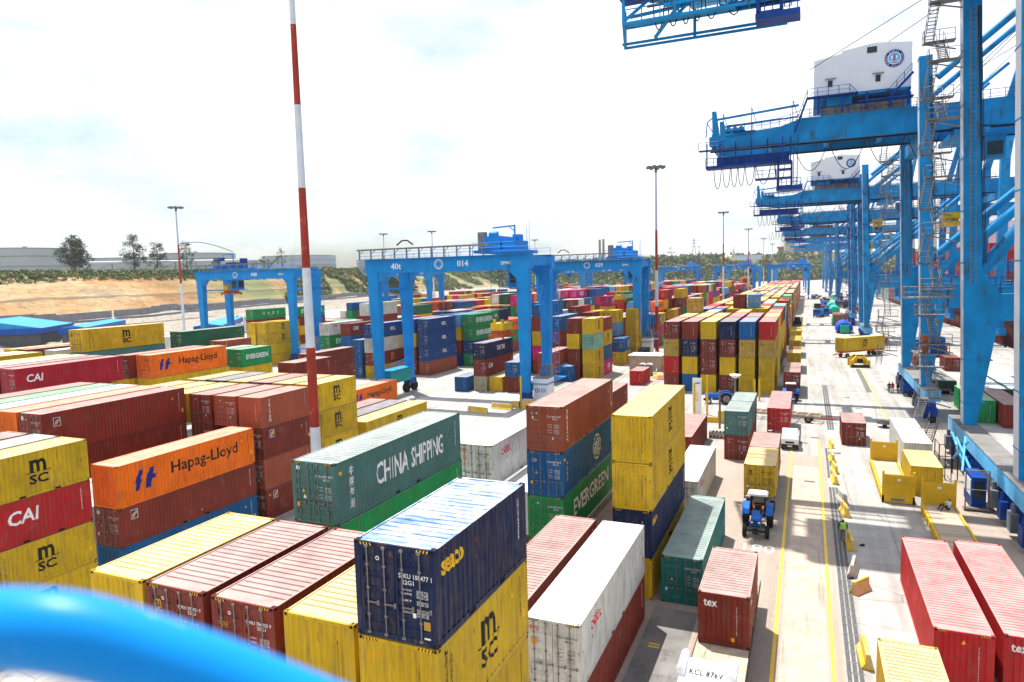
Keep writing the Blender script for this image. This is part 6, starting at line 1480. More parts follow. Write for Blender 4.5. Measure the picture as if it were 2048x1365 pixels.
def hub_mesh(r, w_, mat):
    k_ = ('hub', r, w_, mat)
    if k_ in CM: return CM[k_]
    m = MB(); m.tube((-w_*.3, 0, 0), (w_*.3, 0, 0), r*.62, 18); m.tube((-w_*.42, 0, 0), (w_*.42, 0, 0), r*.2, 10)
    CM[k_] = m.mesh('rim', M[mat]); return CM[k_]
def wheel(parent, x, y, r, w_, mat='galv'):
    a = put('wheel', wheel_mesh(r, w_), parent, (x, y, r)); put('rim', hub_mesh(r, w_, mat), a); return a
def trailer(x, y, L_, z, lab, rz=0, col='galv', drawbar=True, nax=2):
    """x centre, y front end (towards -y); bed top at z"""
    t = thing('trailer', lab, 'trailer', (x, y, 0), rz, 'yard trailers'); m = MB()
    for s in (-1, 1): m.box(s*.55-.09, s*.55+.09, 0, L_, z-.42, z-.04); m.box(*sorted((s*1.22, s*1.12)), 0, L_, z-.22, z-.04)
    for i in range(int(L_/1.5)+1): yy = min(L_-.1, i*1.5); m.box(-1.12, 1.12, yy, yy+.1, z-.2, z-.05)
    m.build('frame', M[col], t)
    for s in (-1, 1):
        for yy in (1.4, L_-2.6, L_-1.4) if nax == 2 else (L_-2.6, L_-1.4): wheel(t, s*.95, yy, .48, .34, 'galv')
    m = MB()
    for yy in (1.4, L_-2.6, L_-1.4) if nax == 2 else (L_-2.6, L_-1.4): m.tube((-1, yy, .48), (1, yy, .48), .08, 6)
    m.build('axle', M['dark'], t)
    if drawbar: m = MB(); m.beam((-.5, 0, z-.5), (0, -1.9, .65), .12, .14); m.beam((.5, 0, z-.5), (0, -1.9, .65), .12, .14); m.build('drawbar', M['orange'], t)
    return t
def tractor(x, y, rz, lab, canopy=True):
    """nose towards -y"""
    t = thing('tractor', lab, 'tractor', (x, y, 0), rz, 'blue farm tractors')
    for s in (-1, 1): wheel(t, s*.88, 0.2, .86, .46, 'galv'); wheel(t, s*.80, -2.35, .46, .28, 'mastwhite')
    m = MB(); m.prism([(-.36, .85), (.36, .85), (.40, 1.25), (.30, 1.52), (-.30, 1.52), (-.40, 1.25)], -2.75, -.75); m.build('bonnet', M['tractor'], t)
    m = MB(); m.box(-.37, .37, -2.80, -2.752, .85, 1.45)
    for i in range(3): m.cur = 1; m.box(-.33, .33, -2.82, -2.801, .93+i*.18, 1.03+i*.18)
    m.build('grille', [M['tractor'], M['hole']], t)
    for s in (-1, 1):
        m = MB(); P_ = [(s*.62, .9*cos(a)*1.12+.2, .86+.9*sin(a)*1.08) for a in [pi*.12+i*pi*.13 for i in range(7)]]
        for a, b in zip(P_, P_[1:]): m.beam(Vector(a)+Vector((s*.24, 0, 0)), Vector(b)+Vector((s*.24, 0, 0)), .52, .05)
        m.build('mudguard', M['tractor'], t); m = MB(); m.tube((s*.25, -2.78, 1.28), (s*.25, -2.84, 1.28), .08, 10); m.build('headlight', M['logo_white'], t)
    m = MB(); m.box(-.28, .28, -1.8, .9, .55, .9); m.tube((-.85, .2, .86), (.85, .2, .86), .12, 8); m.tube((-.8, -2.35, .46), (.8, -2.35, .46), .07, 8); m.box(-.2, .2, -3.1, -2.7, .45, .75); m.build('chassis', M['dark'], t)
    m = MB(); m.box(-.27, .27, .1, .55, 1.0, 1.12); m.box(-.27, .27, .5, .6, 1.1, 1.55); m.build('seat', M['dark'], t)
    m = MB(); P_ = [(.2*cos(a), -.35+.06*sin(a), 1.48+.19*sin(a)) for a in [i*pi/6 for i in range(13)]]; m.path(P_, .02, 4); m.tube((0, -.35, 1.45), (0, -.7, 1.2), .025, 5); m.build('steering_wheel', M['dark'], t)
    m = MB(); m.tube((.28, -1.5, 1.5), (.28, -1.5, 2.1), .04, 8); m.build('exhaust', M['dark'], t)
    if canopy:
        for s in (-1, 1):
            for yy in (.72, -.3): MB().tube((s*.5, yy, .9), (s*.5, yy, 2.55), .035, 6).build('canopy_post', M['dark'], t)
        m = MB(); m.prism([(-.70, 2.54), (.70, 2.54), (.74, 2.60), (.60, 2.68), (-.60, 2.68), (-.74, 2.60)], -.45, .75); m.build('canopy', M['white'], t)
    # driver
    return t
trailer(-3.35, 57.9, 12.6, 1.48, 'trailer carrying the yellow and maroon containers behind the tractor')
trailer(-2.83, 83.0, 12.6, 1.48, 'trailer under the long bright red container behind the pickup')
trailer(-2.03, 114.0, 12.8, 1.38, 'nearest queued trailer beside the big coloured block')
trailer(-2.2, 140.8, 12.8, 1.38, 'second queued trailer beside the big coloured block'); trailer(-2.4, 165.8, 12.4, 1.38, 'third queued trailer beside the big coloured block'); trailer(-2.6, 191.8, 12.4, 1.38, 'fourth queued trailer beside the big coloured block')
trailer(-60.3, 79.0, 12.4, 1.38, 'trailer under the long orange container beside yard crane 014', nax=2)
a = radians(-46); trailer(11.2-sin(-a)*6.2, 172.8-cos(a)*6.2, 12.5, 1.46, 'trailer under the long yellow container turning beneath the quay cranes', a, 'orange')
trailer(1.9, 96.3, 11.5, 1.0, 'empty flat trailer parked across the lane behind the red container', radians(80), 'timber', True)
tractor(-3.3, 55.2, 0, 'blue tractor with white canopy facing the camera in the lane')
tractor(-2.1, 111.6, 0, 'blue tractor with white canopy heading the queue by the big block')
tractor(-11.2, 106.5, radians(-82), 'dark blue tractor without canopy parked side on before the big block', False)

# white truck cab and its flat trailer at the bottom
t = thing('truck', 'white lorry seen from above with KCL 876V on its cab roof, carrying the maroon box', 'truck', (-3.6, 24.0, 0), 0)
m = MB(); prof = [(1.1, .5), (1.1, 2.3), (2.0, 3.35), (4.0, 3.45), (4.0, .6)]
k0 = MB(); k0.hexa(((-1.15, 2.2, .7), (1.15, 2.2, .7), (1.15, 4.4, .7), (-1.15, 4.4, .7), (-1.15, 2.2, 2.6), (1.15, 2.2, 2.6), (1.15, 4.4, 2.6), (-1.15, 4.4, 2.6)))
k0.hexa(((-1.15, 2.2, 2.6), (1.15, 2.2, 2.6), (1.15, 4.4, 2.6), (-1.15, 4.4, 2.6), (-1.05, 2.9, 3.25), (1.05, 2.9, 3.25), (1.12, 4.35, 3.45), (-1.12, 4.35, 3.45))); cabo = k0.build('cab', M['white'], t)
m = MB()
for s in (-1, 1): m.prism([(s*1.16, 3.2), (s*1.16, 3.60), (s*.98, 3.72), (s*.86, 3.60), (s*.86, 3.3)], 3.4, 4.85)
m.box(-.86, .86, 4.2, 4.6, 3.35, 3.47); m.build('air_deflector', M['white'], t)
text_on('lettering', 'KCL 876V', M['dark'], (-.02, 3.72, 3.405), (1, 0, 0), (0, .99, .14), 1.35, .36, cabo, .012)
m = MB(); m.quad((-1.0, 2.19, 1.7), (1.0, 2.19, 1.7), (1.0, 2.19, 2.5), (-1.0, 2.19, 2.5)); m.build('windscreen', M['glass'], cabo)
for s in (-1, 1): MB().box(*sorted((s*1.151, s*1.165)), 2.6, 3.7, 1.7, 2.5).build('side_window', M['glass'], cabo); MB().box(*sorted((s*1.2, s*1.42)), 2.2, 2.32, 1.9, 2.6).build('mirror', M['dark'], cabo)
for s in (-1, 1): wheel(t, s*.98, 3.0, .5, .32); wheel(t, s*.98, 6.6, .5, .32)
m = MB()
for s in (-1, 1): m.box(s*.42-.06, s*.42+.06, 2.5, 7.6, .85, 1.1)
m.box(-.9, .9, 4.6, 5.6, .7, 1.1); m.build('chassis', M['dark'], t)
m = MB(); m.tube((-.7, 5.2, 1.3), (-.1, 5.5, 1.35), .05, 6); m.box(-.7, .8, 5.1, 5.2, 1.1, 1.9); m.box(-.3, .3, 5.3, 5.6, 1.1, 1.3); m.build('coupling_gear', M['galv'], t)
t = thing('semi_trailer', 'flat timber decked trailer behind the white cab, under the maroon tex box', 'trailer', (-3.6, 29.2, 0), 0)
m = MB(); m.box(-1.25, 1.25, 0.35, 12.6, 1.28, 1.50); m.build('deck', M['timber'], t)
for i in range(12): 
    pass
m = MB()
for s in (-1, 1): m.box(s*.5-.07, s*.5+.07, 0, 12.4, .8, 1.28); m.box(*sorted((s*1.25, s*1.29)), .3, 12.6, 1.2, 1.52)
m.box(-1.25, 1.25, .3, .36, 1.2, 1.54); m.build('frame', M['dark'], t)
m = MB(); m.box(-.75, .85, .9, 1.05, 1.5, 1.62); m.box(-.75, .8, 1.6, 1.8, 1.5, 1.60); m.build('cross_bearer', M['galv'], t)
for s in (-1, 1):
    for yy in (8.0, 9.2, 10.4): wheel(t, s*1.0, yy, .5, .34)

# white pickup lorry in the lane
t = thing('pickup_truck', 'small white lorry parked in the lane in front of the red container', 'truck', (-1.55, 80.2, 0), 0)
k0 = MB(); k0.hexa(((-.9, 0, .45), (.9, 0, .45), (.9, 2.0, .45), (-.9, 2.0, .45), (-.9, 0, 1.25), (.9, 0, 1.25), (.9, 2.0, 1.25), (-.9, 2.0, 1.25)))
k0.hexa(((-.9, 0, 1.25), (.9, 0, 1.25), (.9, 2.0, 1.25), (-.9, 2.0, 1.25), (-.78, .45, 2.1), (.78, .45, 2.1), (.78, 1.9, 2.1), (-.78, 1.9, 2.1))); cb = k0.build('cab', M['white'], t)
m = MB(); m.quad((-.80, .04, 1.32), (.80, .04, 1.32), (.71, .40, 2.0), (-.71, .40, 2.0)); m.build('windscreen', M['glass'], cb)
for s in (-1, 1): m = MB(); m.quad((s*.905, .35, 1.3), (s*.905, 1.7, 1.3), (s*.80, 1.7, 2.0), (s*.80, .6, 2.0)); m.build('side_window', M['glass'], cb); MB().box(*sorted((s*.5, s*.8)), -.02, 0, .75, .95).build('headlight', M['logo_white'], cb)
MB().box(-.88, .88, -.08, .02, .38, .68).build('bumper', M['dark'], t); MB().box(-.45, .45, -.03, -.005, .8, 1.0).build('grille', M['dark'], t); MB().box(-.25, .25, -.1, -.085, .45, .57).build('number_plate', M['logo_white'], t)
m = MB(); m.box(-.92, .92, 2.1, 5.0, .8, .86); m.box(-.92, -.88, 2.1, 5, .86, 1.25); m.box(.88, .92, 2.1, 5, .86, 1.25); m.box(-.92, .92, 4.96, 5, .86, 1.25); m.build('load_bed', M['white'], t)
for s in (-1, 1): wheel(t, s*.78, .75, .36, .22); wheel(t, s*.78, 3.9, .36, .22)

# ------------------------------------------------------------------ barriers
def barrier_mesh(mat, key, L_=2.0):
    k_ = ('barrier', key)
    if k_ in CM: return CM[k_]
    m = MB(); prof = [(-.30, 0), (.30, 0), (.30, .08), (.13, .34), (.09, .82), (-.09, .82), (-.13, .34), (-.30, .08)]
    m.prism(prof, -L_/2, L_/2); me = m.mesh('jersey_barrier', mat)
    bm = bmesh.new(); bm.from_mesh(me); bmesh.ops.bevel(bm, geom=bm.edges[:], offset=.018, segments=1, affect='EDGES'); bm.to_mesh(me); bm.free(); CM[k_] = me; return me
BR_ = [(2.95, 37.6, 3, 'y', 'worn yellow road barrier nearest the camera, seen end on', 2.2), (3.25, 45.7, -36, 'p', 'patchy pink and yellow road barrier turned across, second from the camera', 1.5), (3.0, 48.6, -8, 'c', 'bare pale concrete barrier in the crane shadow', 1.9),
      (3.1, 53.3, 4, 'y', 'yellow barrier beside the walking man in the vest', 2.2), (3.05, 60.4, 10, 'y', 'yellow barrier lying skewed behind the walking man', 2.0), (3.0, 63.6, 14, 'c', 'whitish slanted barrier above the skewed yellow one', 2.0),
      (2.6, 69.6, 4, 'y', 'yellow barrier with white top in the middle of the line', 2.4), (2.7, 73.0, 8, 'y', 'yellow barrier joined behind the white topped one', 2.0), (2.6, 77.4, 6, 'y', 'yellow barrier behind the round tyre', 2.0), (2.7, 82.6, 6, 'y', 'yellow barrier farthest along the lane line', 2.4),
      (-44.6, 90.2, 78, 'y', 'yellow barrier left of three on the open ground before crane 014', 3.6), (-42.2, 93.6, 82, 'y', 'yellow barrier in the middle of three before crane 014', 3.6), (-40.0, 96.0, 84, 'y', 'yellow barrier right of three before crane 014', 3.2)]
for i, (x, y, r, kk, lab, L_) in enumerate(BR_):
    mt = {'y': M['barrier_yellow'], 'c': M['concrete'], 'p': simple('patched_pink_yellow', (.62, .42, .12), .7, 0, .2, 2, ((.60, .36, .30), 1.6, .50), .02) if 'patched_pink_yellow' not in bpy.data.materials else bpy.data.materials['patched_pink_yellow']}[kk]
    o = put('road_barrier', barrier_mesh(mt, (kk, L_), L_), None, (x, y, .002), radians(r)); tag(o, lab, 'barrier', 'concrete road barriers')
o = MB().tube((2.9, 80.6, .02), (2.9, 80.6, .22), .62, 20).build('old_tyre', M['mastwhite']); tag(o, 'pale round tyre base lying among the yellow barriers', 'tyre')
for x, y, w_ in ((3.7, 53.5, .3), (2.6, 47.4, .35)): tag(MB().tube((x, y, .01), (x+w_, y+.1, .1), .09, 8).build('debris', M['dark']), 'small dark scrap on the ground beside the %s barrier' % ('yellow' if x > 3 else 'bare concrete'), 'scrap')
# striped block, posts and low wall left of the small stack
t = thing('striped_block', 'round concrete block with black and yellow stripes at the lane side', 'block', (-9.6, 84.0, 0)); m = MB(); m.tube((-1.0, 0, .55), (1.0, 0, .55), .52, 18); m.box(-1, 1, -.52, .52, 0, .5); m.build('body', M['concrete'], t)
m = MB()
for i in range(5): x = -.9+i*.4; m.hexa(((x, -.545, .1), (x+.18, -.545, .1), (x+.18, -.5, .1), (x, -.5, .1), (x+.35, -.47, .9), (x+.53, -.47, .9), (x+.53, -.3, .95), (x+.35, -.3, .95)))
m.build('stripe', M['dark'], t)
for i, (x, y, h, c, lab) in enumerate(((-9.9, 88.5, 5.0, 'galv', 'grey post behind the striped block'), (-8.7, 95.5, 5.6, 'galv', 'taller grey post with a white dish on top'), (-12.6, 97.5, 5.5, 'yellow', 'yellow post beside the white sign'), (-13.6, 92.5, 5.2, 'yellow', 'yellow post in front of the white sign'), (-7.2, 110.2, 3.2, 'yellow', 'short yellow post pair behind the tractor'))):
    t = thing('post', lab, 'post', (x, y, 0), 0, 'posts around the lane corner'); MB().tube((0, 0, 0), (0, 0, h), .14, 10).build('pole', M[c], t)
    if i == 1: MB().tube((0, 0, h), (0, 0, h+.35), .3, 16, .75).tube((0, 0, h+.35), (0, 0, h+.45), .75, 16).build('dish', M['white'], t)
    if i == 4: MB().tube((.7, 0, 0), (.7, 0, h), .14, 10).build('pole', M['yellow'], t)
t = thing('sign_panel', 'tall white notice panel standing before the blue container', 'sign', (-13.7, 95.5, 0)); MB().box(-.6, .6, 0, .12, .4, 5.4).build('panel', M['white'], t)
for i in range(3): MB().box(-.35+i*.28, -.17+i*.28, -.02, -.005, 4.6, 4.8).build('symbol', M['dark'], t)
text_on('lettering', '4W', M['logo_yellow'], (0, -.01, 2.8), (0, 0, 1), (-1, 0, 0), 1.4, .5, t)
t = thing('low_wall', 'low yellow steel wall with a tall middle plate beside the posts', 'barrier', (-9.6, 92.5, 0)); MB().box(-3.2, -1.0, 0, .25, 0, .7).build('wall', M['yellow'], t); MB().box(-1.0, 1.6, -.1, .35, 0, 1.6).build('plate', M['yellow'], t); MB().box(1.6, 2.6, 0, .25, 0, 1.0).build('wall', M['yellow'], t)
t = thing('striped_bollard', 'black and yellow striped block beside the right foot of yard crane 014', 'block', (-37.5, 92.5, 0)); MB().box(-.8, .9, -.4, .4, 0, 1.9).build('body', M['concrete'], t); m = MB()
for i in range(4): m.hexa(((-.8, -.42, .1+i*.45), (.9, -.42, .35+i*.45), (.9, -.4, .35+i*.45), (-.8, -.4, .1+i*.45), (-.8, -.42, .32+i*.45), (.9, -.42, .57+i*.45), (.9, -.4, .57+i*.45), (-.8, -.4, .32+i*.45)))
m.build('stripe', M['logo_yellow'], t)
t = thing('post', 'tall yellow post beside the right front leg of yard crane 014', 'post', (-38.9, 93.3, 0), 0, 'posts around the lane corner'); MB().tube((0, 0, 0), (0, 0, 5.2), .13, 10).build('pole', M['yellow'], t)
t = thing('van', 'small grey van partly hidden behind the end of the grey green container', 'van', (-29.0, 66.5, 0), radians(12)); k0 = MB(); k0.prism([(-.85, .5), (.85, .5), (.85, 1.2), (.7, 1.95), (-.7, 1.95), (-.85, 1.2)], -2, 2); b_ = k0.build('body', M['white'], t); MB().box(-.7, .7, -2.02, -2.003, 1.25, 1.8).build('windscreen', M['glass'], b_)
for s in (-1, 1):
    for yy in (-1.3, 1.3): wheel(t, s*.75, yy, .33, .2)
# portable toilets, cream tank hut, vehicle under crane 029
for dx, lab in ((0, 'left grey portable toilet behind the isolated red container'), (1.35, 'right grey portable toilet behind the isolated red container')):
    t = thing('portable_toilet', lab, 'portable toilet', (-29.4+dx, 132.5, 0), 0, 'grey portable toilets'); MB().box(-.6, .6, -.6, .6, 0, 2.1).build('cabin', M['rubber_grey'], t)
    m = MB(); m.prism([(-.62, 2.1), (.62, 2.1), (.45, 2.3), (0, 2.4), (-.45, 2.3)], -.62, .62); m.build('roof', M['mastwhite'], t); MB().box(-.45, .45, -.64, -.605, .15, 1.9).build('door', M['rubber_grey'], t)
t = thing('site_hut', 'cream walled hut with flat roof beside the striped mast foot', 'hut', (-30.2, 138.5, 0)); MB().box(-3.2, 3.2, 0, 5, 0, 3.0).build('wall', M['timber'], t); MB().box(-3.5, 3.5, -.3, 5.3, 3.0, 3.2).build('roof', M['mastwhite'], t)
t = thing('scrap_frame', 'tangle of rusty steel frames beside the portable toilets', 'scrap', (-25.5, 134, 0)); m = MB(); rr = random.Random(3)
for i in range(16): a = Vector((rr.uniform(-1.5, 1.5), rr.uniform(-5, 7), rr.uniform(.1, 1.4))); m.beam(a, a+Vector((rr.uniform(-1.6, 1.6), rr.uniform(-2.5, 2.5), rr.uniform(-.6, .6))), .12, .12)
m.build('frame', M['galv'], t)
for x, y, c, lab in ((-26.8, 129, 'logo_orange', 'flat orange board lying near the toilets'), (-25.6, 127.5, 'brick', 'slanting pink board lying near the toilets')): o = MB().hexa(((x, y, .02), (x+1.8, y, .02), (x+1.8, y+2, .5), (x, y+2, .5), (x, y, .08), (x+1.8, y, .08), (x+1.8, y+2, .56), (x, y+2, .56))).build('board', M[c]); tag(o, lab, 'board')
def forklift(x, y, lab, c='orange', s=1.0):
    t = thing('reach_truck', lab, 'forklift', (x, y, 0), 0, 'lifting trucks'); MB().box(-1.2*s, 1.2*s, 0, 3.4*s, .6*s, 1.6*s).build('body', M[c], t); m = MB(); m.box(-.7*s, .7*s, .8*s, 2*s, 1.6*s, 3.0*s); cb = m.build('cab', M['dark'], t); MB().box(-.55*s, .55*s, .77*s, .795*s, 1.8*s, 2.8*s).build('window', M['glass'], cb)
    m = MB(); m.beam((0, 3*s, 2.4*s), (0, -1.8*s, 2.9*s), .4*s, .4*s); m.build('boom', M[c], t); m = MB(); m.box(-1.3*s, 1.3*s, -2.2*s, -1.9*s, .5*s, .9*s); m.box(-.9*s, -.6*s, -1.9*s, 0, .5*s, 3*s); m.box(.6*s, .9*s, -1.9*s, -1.6*s, .5*s, 3*s); m.build('lifting_frame', M['dark'], t)
    for sx in (-1, 1):
        for yy in (.5, 2.8): wheel(t, sx*1.1*s, yy*s, .6*s, .4*s)
    return t
forklift(-2.6, 214, 'orange lifting truck at the lane edge beside the big block'); forklift(-3.0, 262, 'dark lifting truck farther along the lane edge', 'dark'); forklift(-33.2, 152, 'dark lifting truck under the right legs of yard crane 029', 'dkblue', 1.1)
forklift(4.0, 330, 'small red lifting truck in the middle of the distant lane', 'red')
# ground clutter along the lane, right side
def tarp_roll(x, y, r, L_, mat, lab, base='green_plastic'):
    t = thing('covered_load', lab, 'covered load', (x, y, 0), 0, 'tarpaulin covered loads'); m = MB(); rg = random.Random(int(y)); n = 9; prev = None
    V = []; F = []
    for i in range(n+1):
        rr_ = r*(1+rg.uniform(-.05, .07))*(.82 if i in (0, n) else 1)
        for j in range(17): a = -.25+(pi+.5)*j/16; V.append((rr_*cos(a)*1.0, L_*i/n, 1.3+max(-1.2, rr_*sin(a))))
    for i in range(n):
        for j in range(16): a = i*17+j; F.append((a, a+1, a+18, a+17))
    F.append(tuple(range(17))); F.append(tuple(n*17+j for j in reversed(range(17))))
    me = bpy.data.meshes.new('tarpaulin'); me.from_pydata(V, [], F); me.materials.append(M[mat])
    for p in me.polygons: p.use_smooth = len(p.vertices) == 4
    put('tarpaulin', me, t); MB().box(-1.2, 1.2, -1.2, -.05, .3, 2.6).build('end_crate', M[base], t); MB().box(-1.3, 1.3, -1.0, L_, .1, .5).build('cradle', M['dark'], t); return t
tarp_roll(10.6, 231, 2.3, 10, 'blue_plastic', 'bright blue round tarpaulin load with green crate on the lane side', 'teal' if 'teal' in M else 'green_plastic')
tarp_roll(11.0, 330, 2.2, 14, 'green_plastic', 'bright green tarpaulin roll farther along the lane'); tarp_roll(11.2, 372, 2.0, 10, 'green_plastic', 'second green tarpaulin roll behind the first one')
t = thing('covered_load', 'brown sheeted boxy load with green side behind the blue one', 'covered load', (10.6, 262, 0), 0, 'tarpaulin covered loads'); MB().box(-2.2, 2.2, 0, 9, .4, 3.8).build('tarpaulin', M['brown_load'], t); MB().box(-2.5, -2.2, 0, 9, .3, 2.4).build('side_sheet', M['green_plastic'], t); MB().box(-1.8, 1.8, -.3, 0, .3, 1.6).build('end_board', M['brick'], t)
t = thing('crate', 'open brown crate behind the brown sheeted load', 'crate', (11.2, 300, 0)); MB().box(-1.6, 1.6, 0, 4, 0, 2.2).build('box', M['brick'], t); MB().box(.1, 1.3, -.03, -.002, .3, 1.9).build('opening', M['hole'], t)
rg = random.Random(21)
for i in range(34):
    y = 300+i*6.5; x = rg.choice((8.5, 17, 20, 24, 5))+rg.uniform(-2, 2); c = rg.choice(['white', 'galv', 'red', 'tractor', 'green_plastic', 'dark', 'yellow', 'orange']); s = rg.uniform(.8, 1.3)
    t = thing('parked_vehicle', '%s lorry among the crowd at the far end of the quay' % ({'white': 'white', 'galv': 'grey', 'red': 'red', 'tractor': 'blue', 'green_plastic': 'green', 'dark': 'black', 'yellow': 'yellow', 'orange': 'orange'}[c]), 'lorry', (x, y, 0), rg.uniform(-.2, .2), 'lorries at the far end of the quay')
    MB().box(-1.2*s, 1.2*s, 0, 2*s, .6, 2.8*s).build('cab', M[c], t); MB().box(-1*s, 1*s, -.03, -.002, 1.7*s, 2.4*s).build('windscreen', M['glass'], t); MB().box(-1.25*s, 1.25*s, 2.3*s, 7*s, 1, 1.4+rg.uniform(0, 1.8)).build('load_bed', M[rg.choice(['galv', 'brick', 'white', 'blueroof', c])], t)
    for sx in (-1, 1):
        for yy in (.8, 5.5): put('wheel', wheel_mesh(.5, .3), t, (sx*1.05*s, yy*s, .5))
# yellow spreader frame left standing on the apron
t = thing('spreader_frame', 'yellow and black spreader frame standing on the open apron', 'spreader', (9.9, 152.2, 0), radians(4)); m = MB()
for x in (-1.45, 1.45):
    for y in (0, 4): m.box(x-.35, x+.35, y-.35, y+.35, 0, 1.5); m.beam((x, y, 1.4), (x*.4, y*.7+.5, 2.2), .3, .3)
m.build('corner_post', M['yellow'], t); m = MB(); m.box(-1.1, 1.1, .2, .8, .8, 1.6); m.box(-1.1, 1.1, 3.2, 3.8, .8, 1.6); m.box(-.9, .9, .8, 3.2, 1.0, 2.0); m.build('main_beam', M['yellow'], t)
m = MB(); m.box(-1.6, 1.6, -.6, -.3, .1, .6); m.tube((-1, 2, 2.0), (1, 2, 2.0), .35, 10); m.box(-.5, .5, -.1, .4, 1.0, 1.7); m.build('hydraulic_unit', M['dark'], t)

# ------------------------------------------------------------------ yellow flat racks
def flat_rack(x0, y0, L_, lab, near_wall=True, far_wall=True):
    t = thing('flat_rack', lab, 'flat rack', (x0, y0, 0), 0, 'yellow flat rack containers'); w_ = 2.44
    m = MB(); m.box(0, .16, 0, L_, .05, .62); m.box(w_-.16, w_, 0, L_, .05, .62); m.box(.16, w_-.16, 0, .2, .05, .60); m.box(.16, w_-.16, L_-.2, L_, .05, .60)
    for i in range(9): y = 1+i*(L_-2)/8; m.box(-.06, 0, y, y+.16, .12, .5); m.box(w_, w_+.06, y, y+.16, .12, .5)
    m.build('base_frame', M['yellow'], t)
    n = int((w_-.4)/.145)
    me = MB().box(0, .138, .25, L_-.25, .575, .605).mesh('deck_plank', M['timber'])
    for i in range(n): put('deck_plank', me, t, (.2+i*.145, 0, (i % 3)*.003))
    for wy, on in ((0, near_wall), (L_-.14, far_wall)):
        if not on: continue
        m = MB(); m.box(.16, w_-.16, wy+.02, wy+.10, .62, 2.45)
        for i in range(12): x = .3+i*.165; m.box(x, x+.07, wy-.012, wy+.02, .75, 2.25)
        m.box(.16, w_-.16, wy-.02, wy+.14, 2.25, 2.45); wl = m.build('end_wall', M['yellow'], t)
        for x in (0, w_-.16): MB().box(x, x+.16, wy, wy+.16, .05, 2.75).build('corner_post', M['yellow'], t)
        MB().box(1.12, 1.38, wy-.03, wy-.022, 1.95, 2.15).build('placard', M['logo_white'], wl)
    MB().box(.7, 1.7, -.03, -.004, .2, .45).build('marking_plate', M['galv'], t)
    return t
flat_rack(6.05, 64.4, 12.19, 'yellow flat rack with both end walls up beside the yellow box')
flat_rack(8.75, 51.0, 12.19, 'yellow flat rack with a man sitting on its deck, behind the red boxes', False, True)
flat_rack(6.0, 50.2, .2+6, 'part hidden yellow flat rack base behind the nearest red box', False, False) if False else None
# hatch covers on the quay
for i, (x, y, z, rz, w_, L_) in enumerate(((22.9, 115.5, 0.0, 0, 10, 14), (16.2, 122, 0.0, .03, 5, 13))):
    t = thing('hatch_cover', 'dark green edged hatch cover with pale top %s the quay crane legs' % ('behind' if i == 0 else 'between'), 'hatch cover', (x, y, z), rz, 'hatch covers on the quay'); dg_ = simple('dark_green_steel', (.02, .05, .035), .5) if 'dark_green_steel' not in bpy.data.materials else bpy.data.materials['dark_green_steel']
    MB().box(0, w_, 0, L_, .5, 2.2).build('frame', dg_, t)
    for a_ in range(3):
        for b_ in range(3): MB().box(.4+a_*w_/3, (a_+1)*w_/3-.2, .4+b_*L_/3, (b_+1)*L_/3-.2, 2.2, 2.26).build('top_plate', M['asphalt'] if i else M['mastwhite'], t)
t = thing('mushroom_vent', 'low dark mushroom shaped cap at the far end of the white box', 'vent', (6.4, 99.0, 0)); 
t.location = (9.1, 95.5, 0); MB().tube((0, 0, 0), (0, 0, .5), .25, 10).tube((0, 0, .5), (0, 0, .7), .95, 16, .7).build('cap', M['dark'], t)

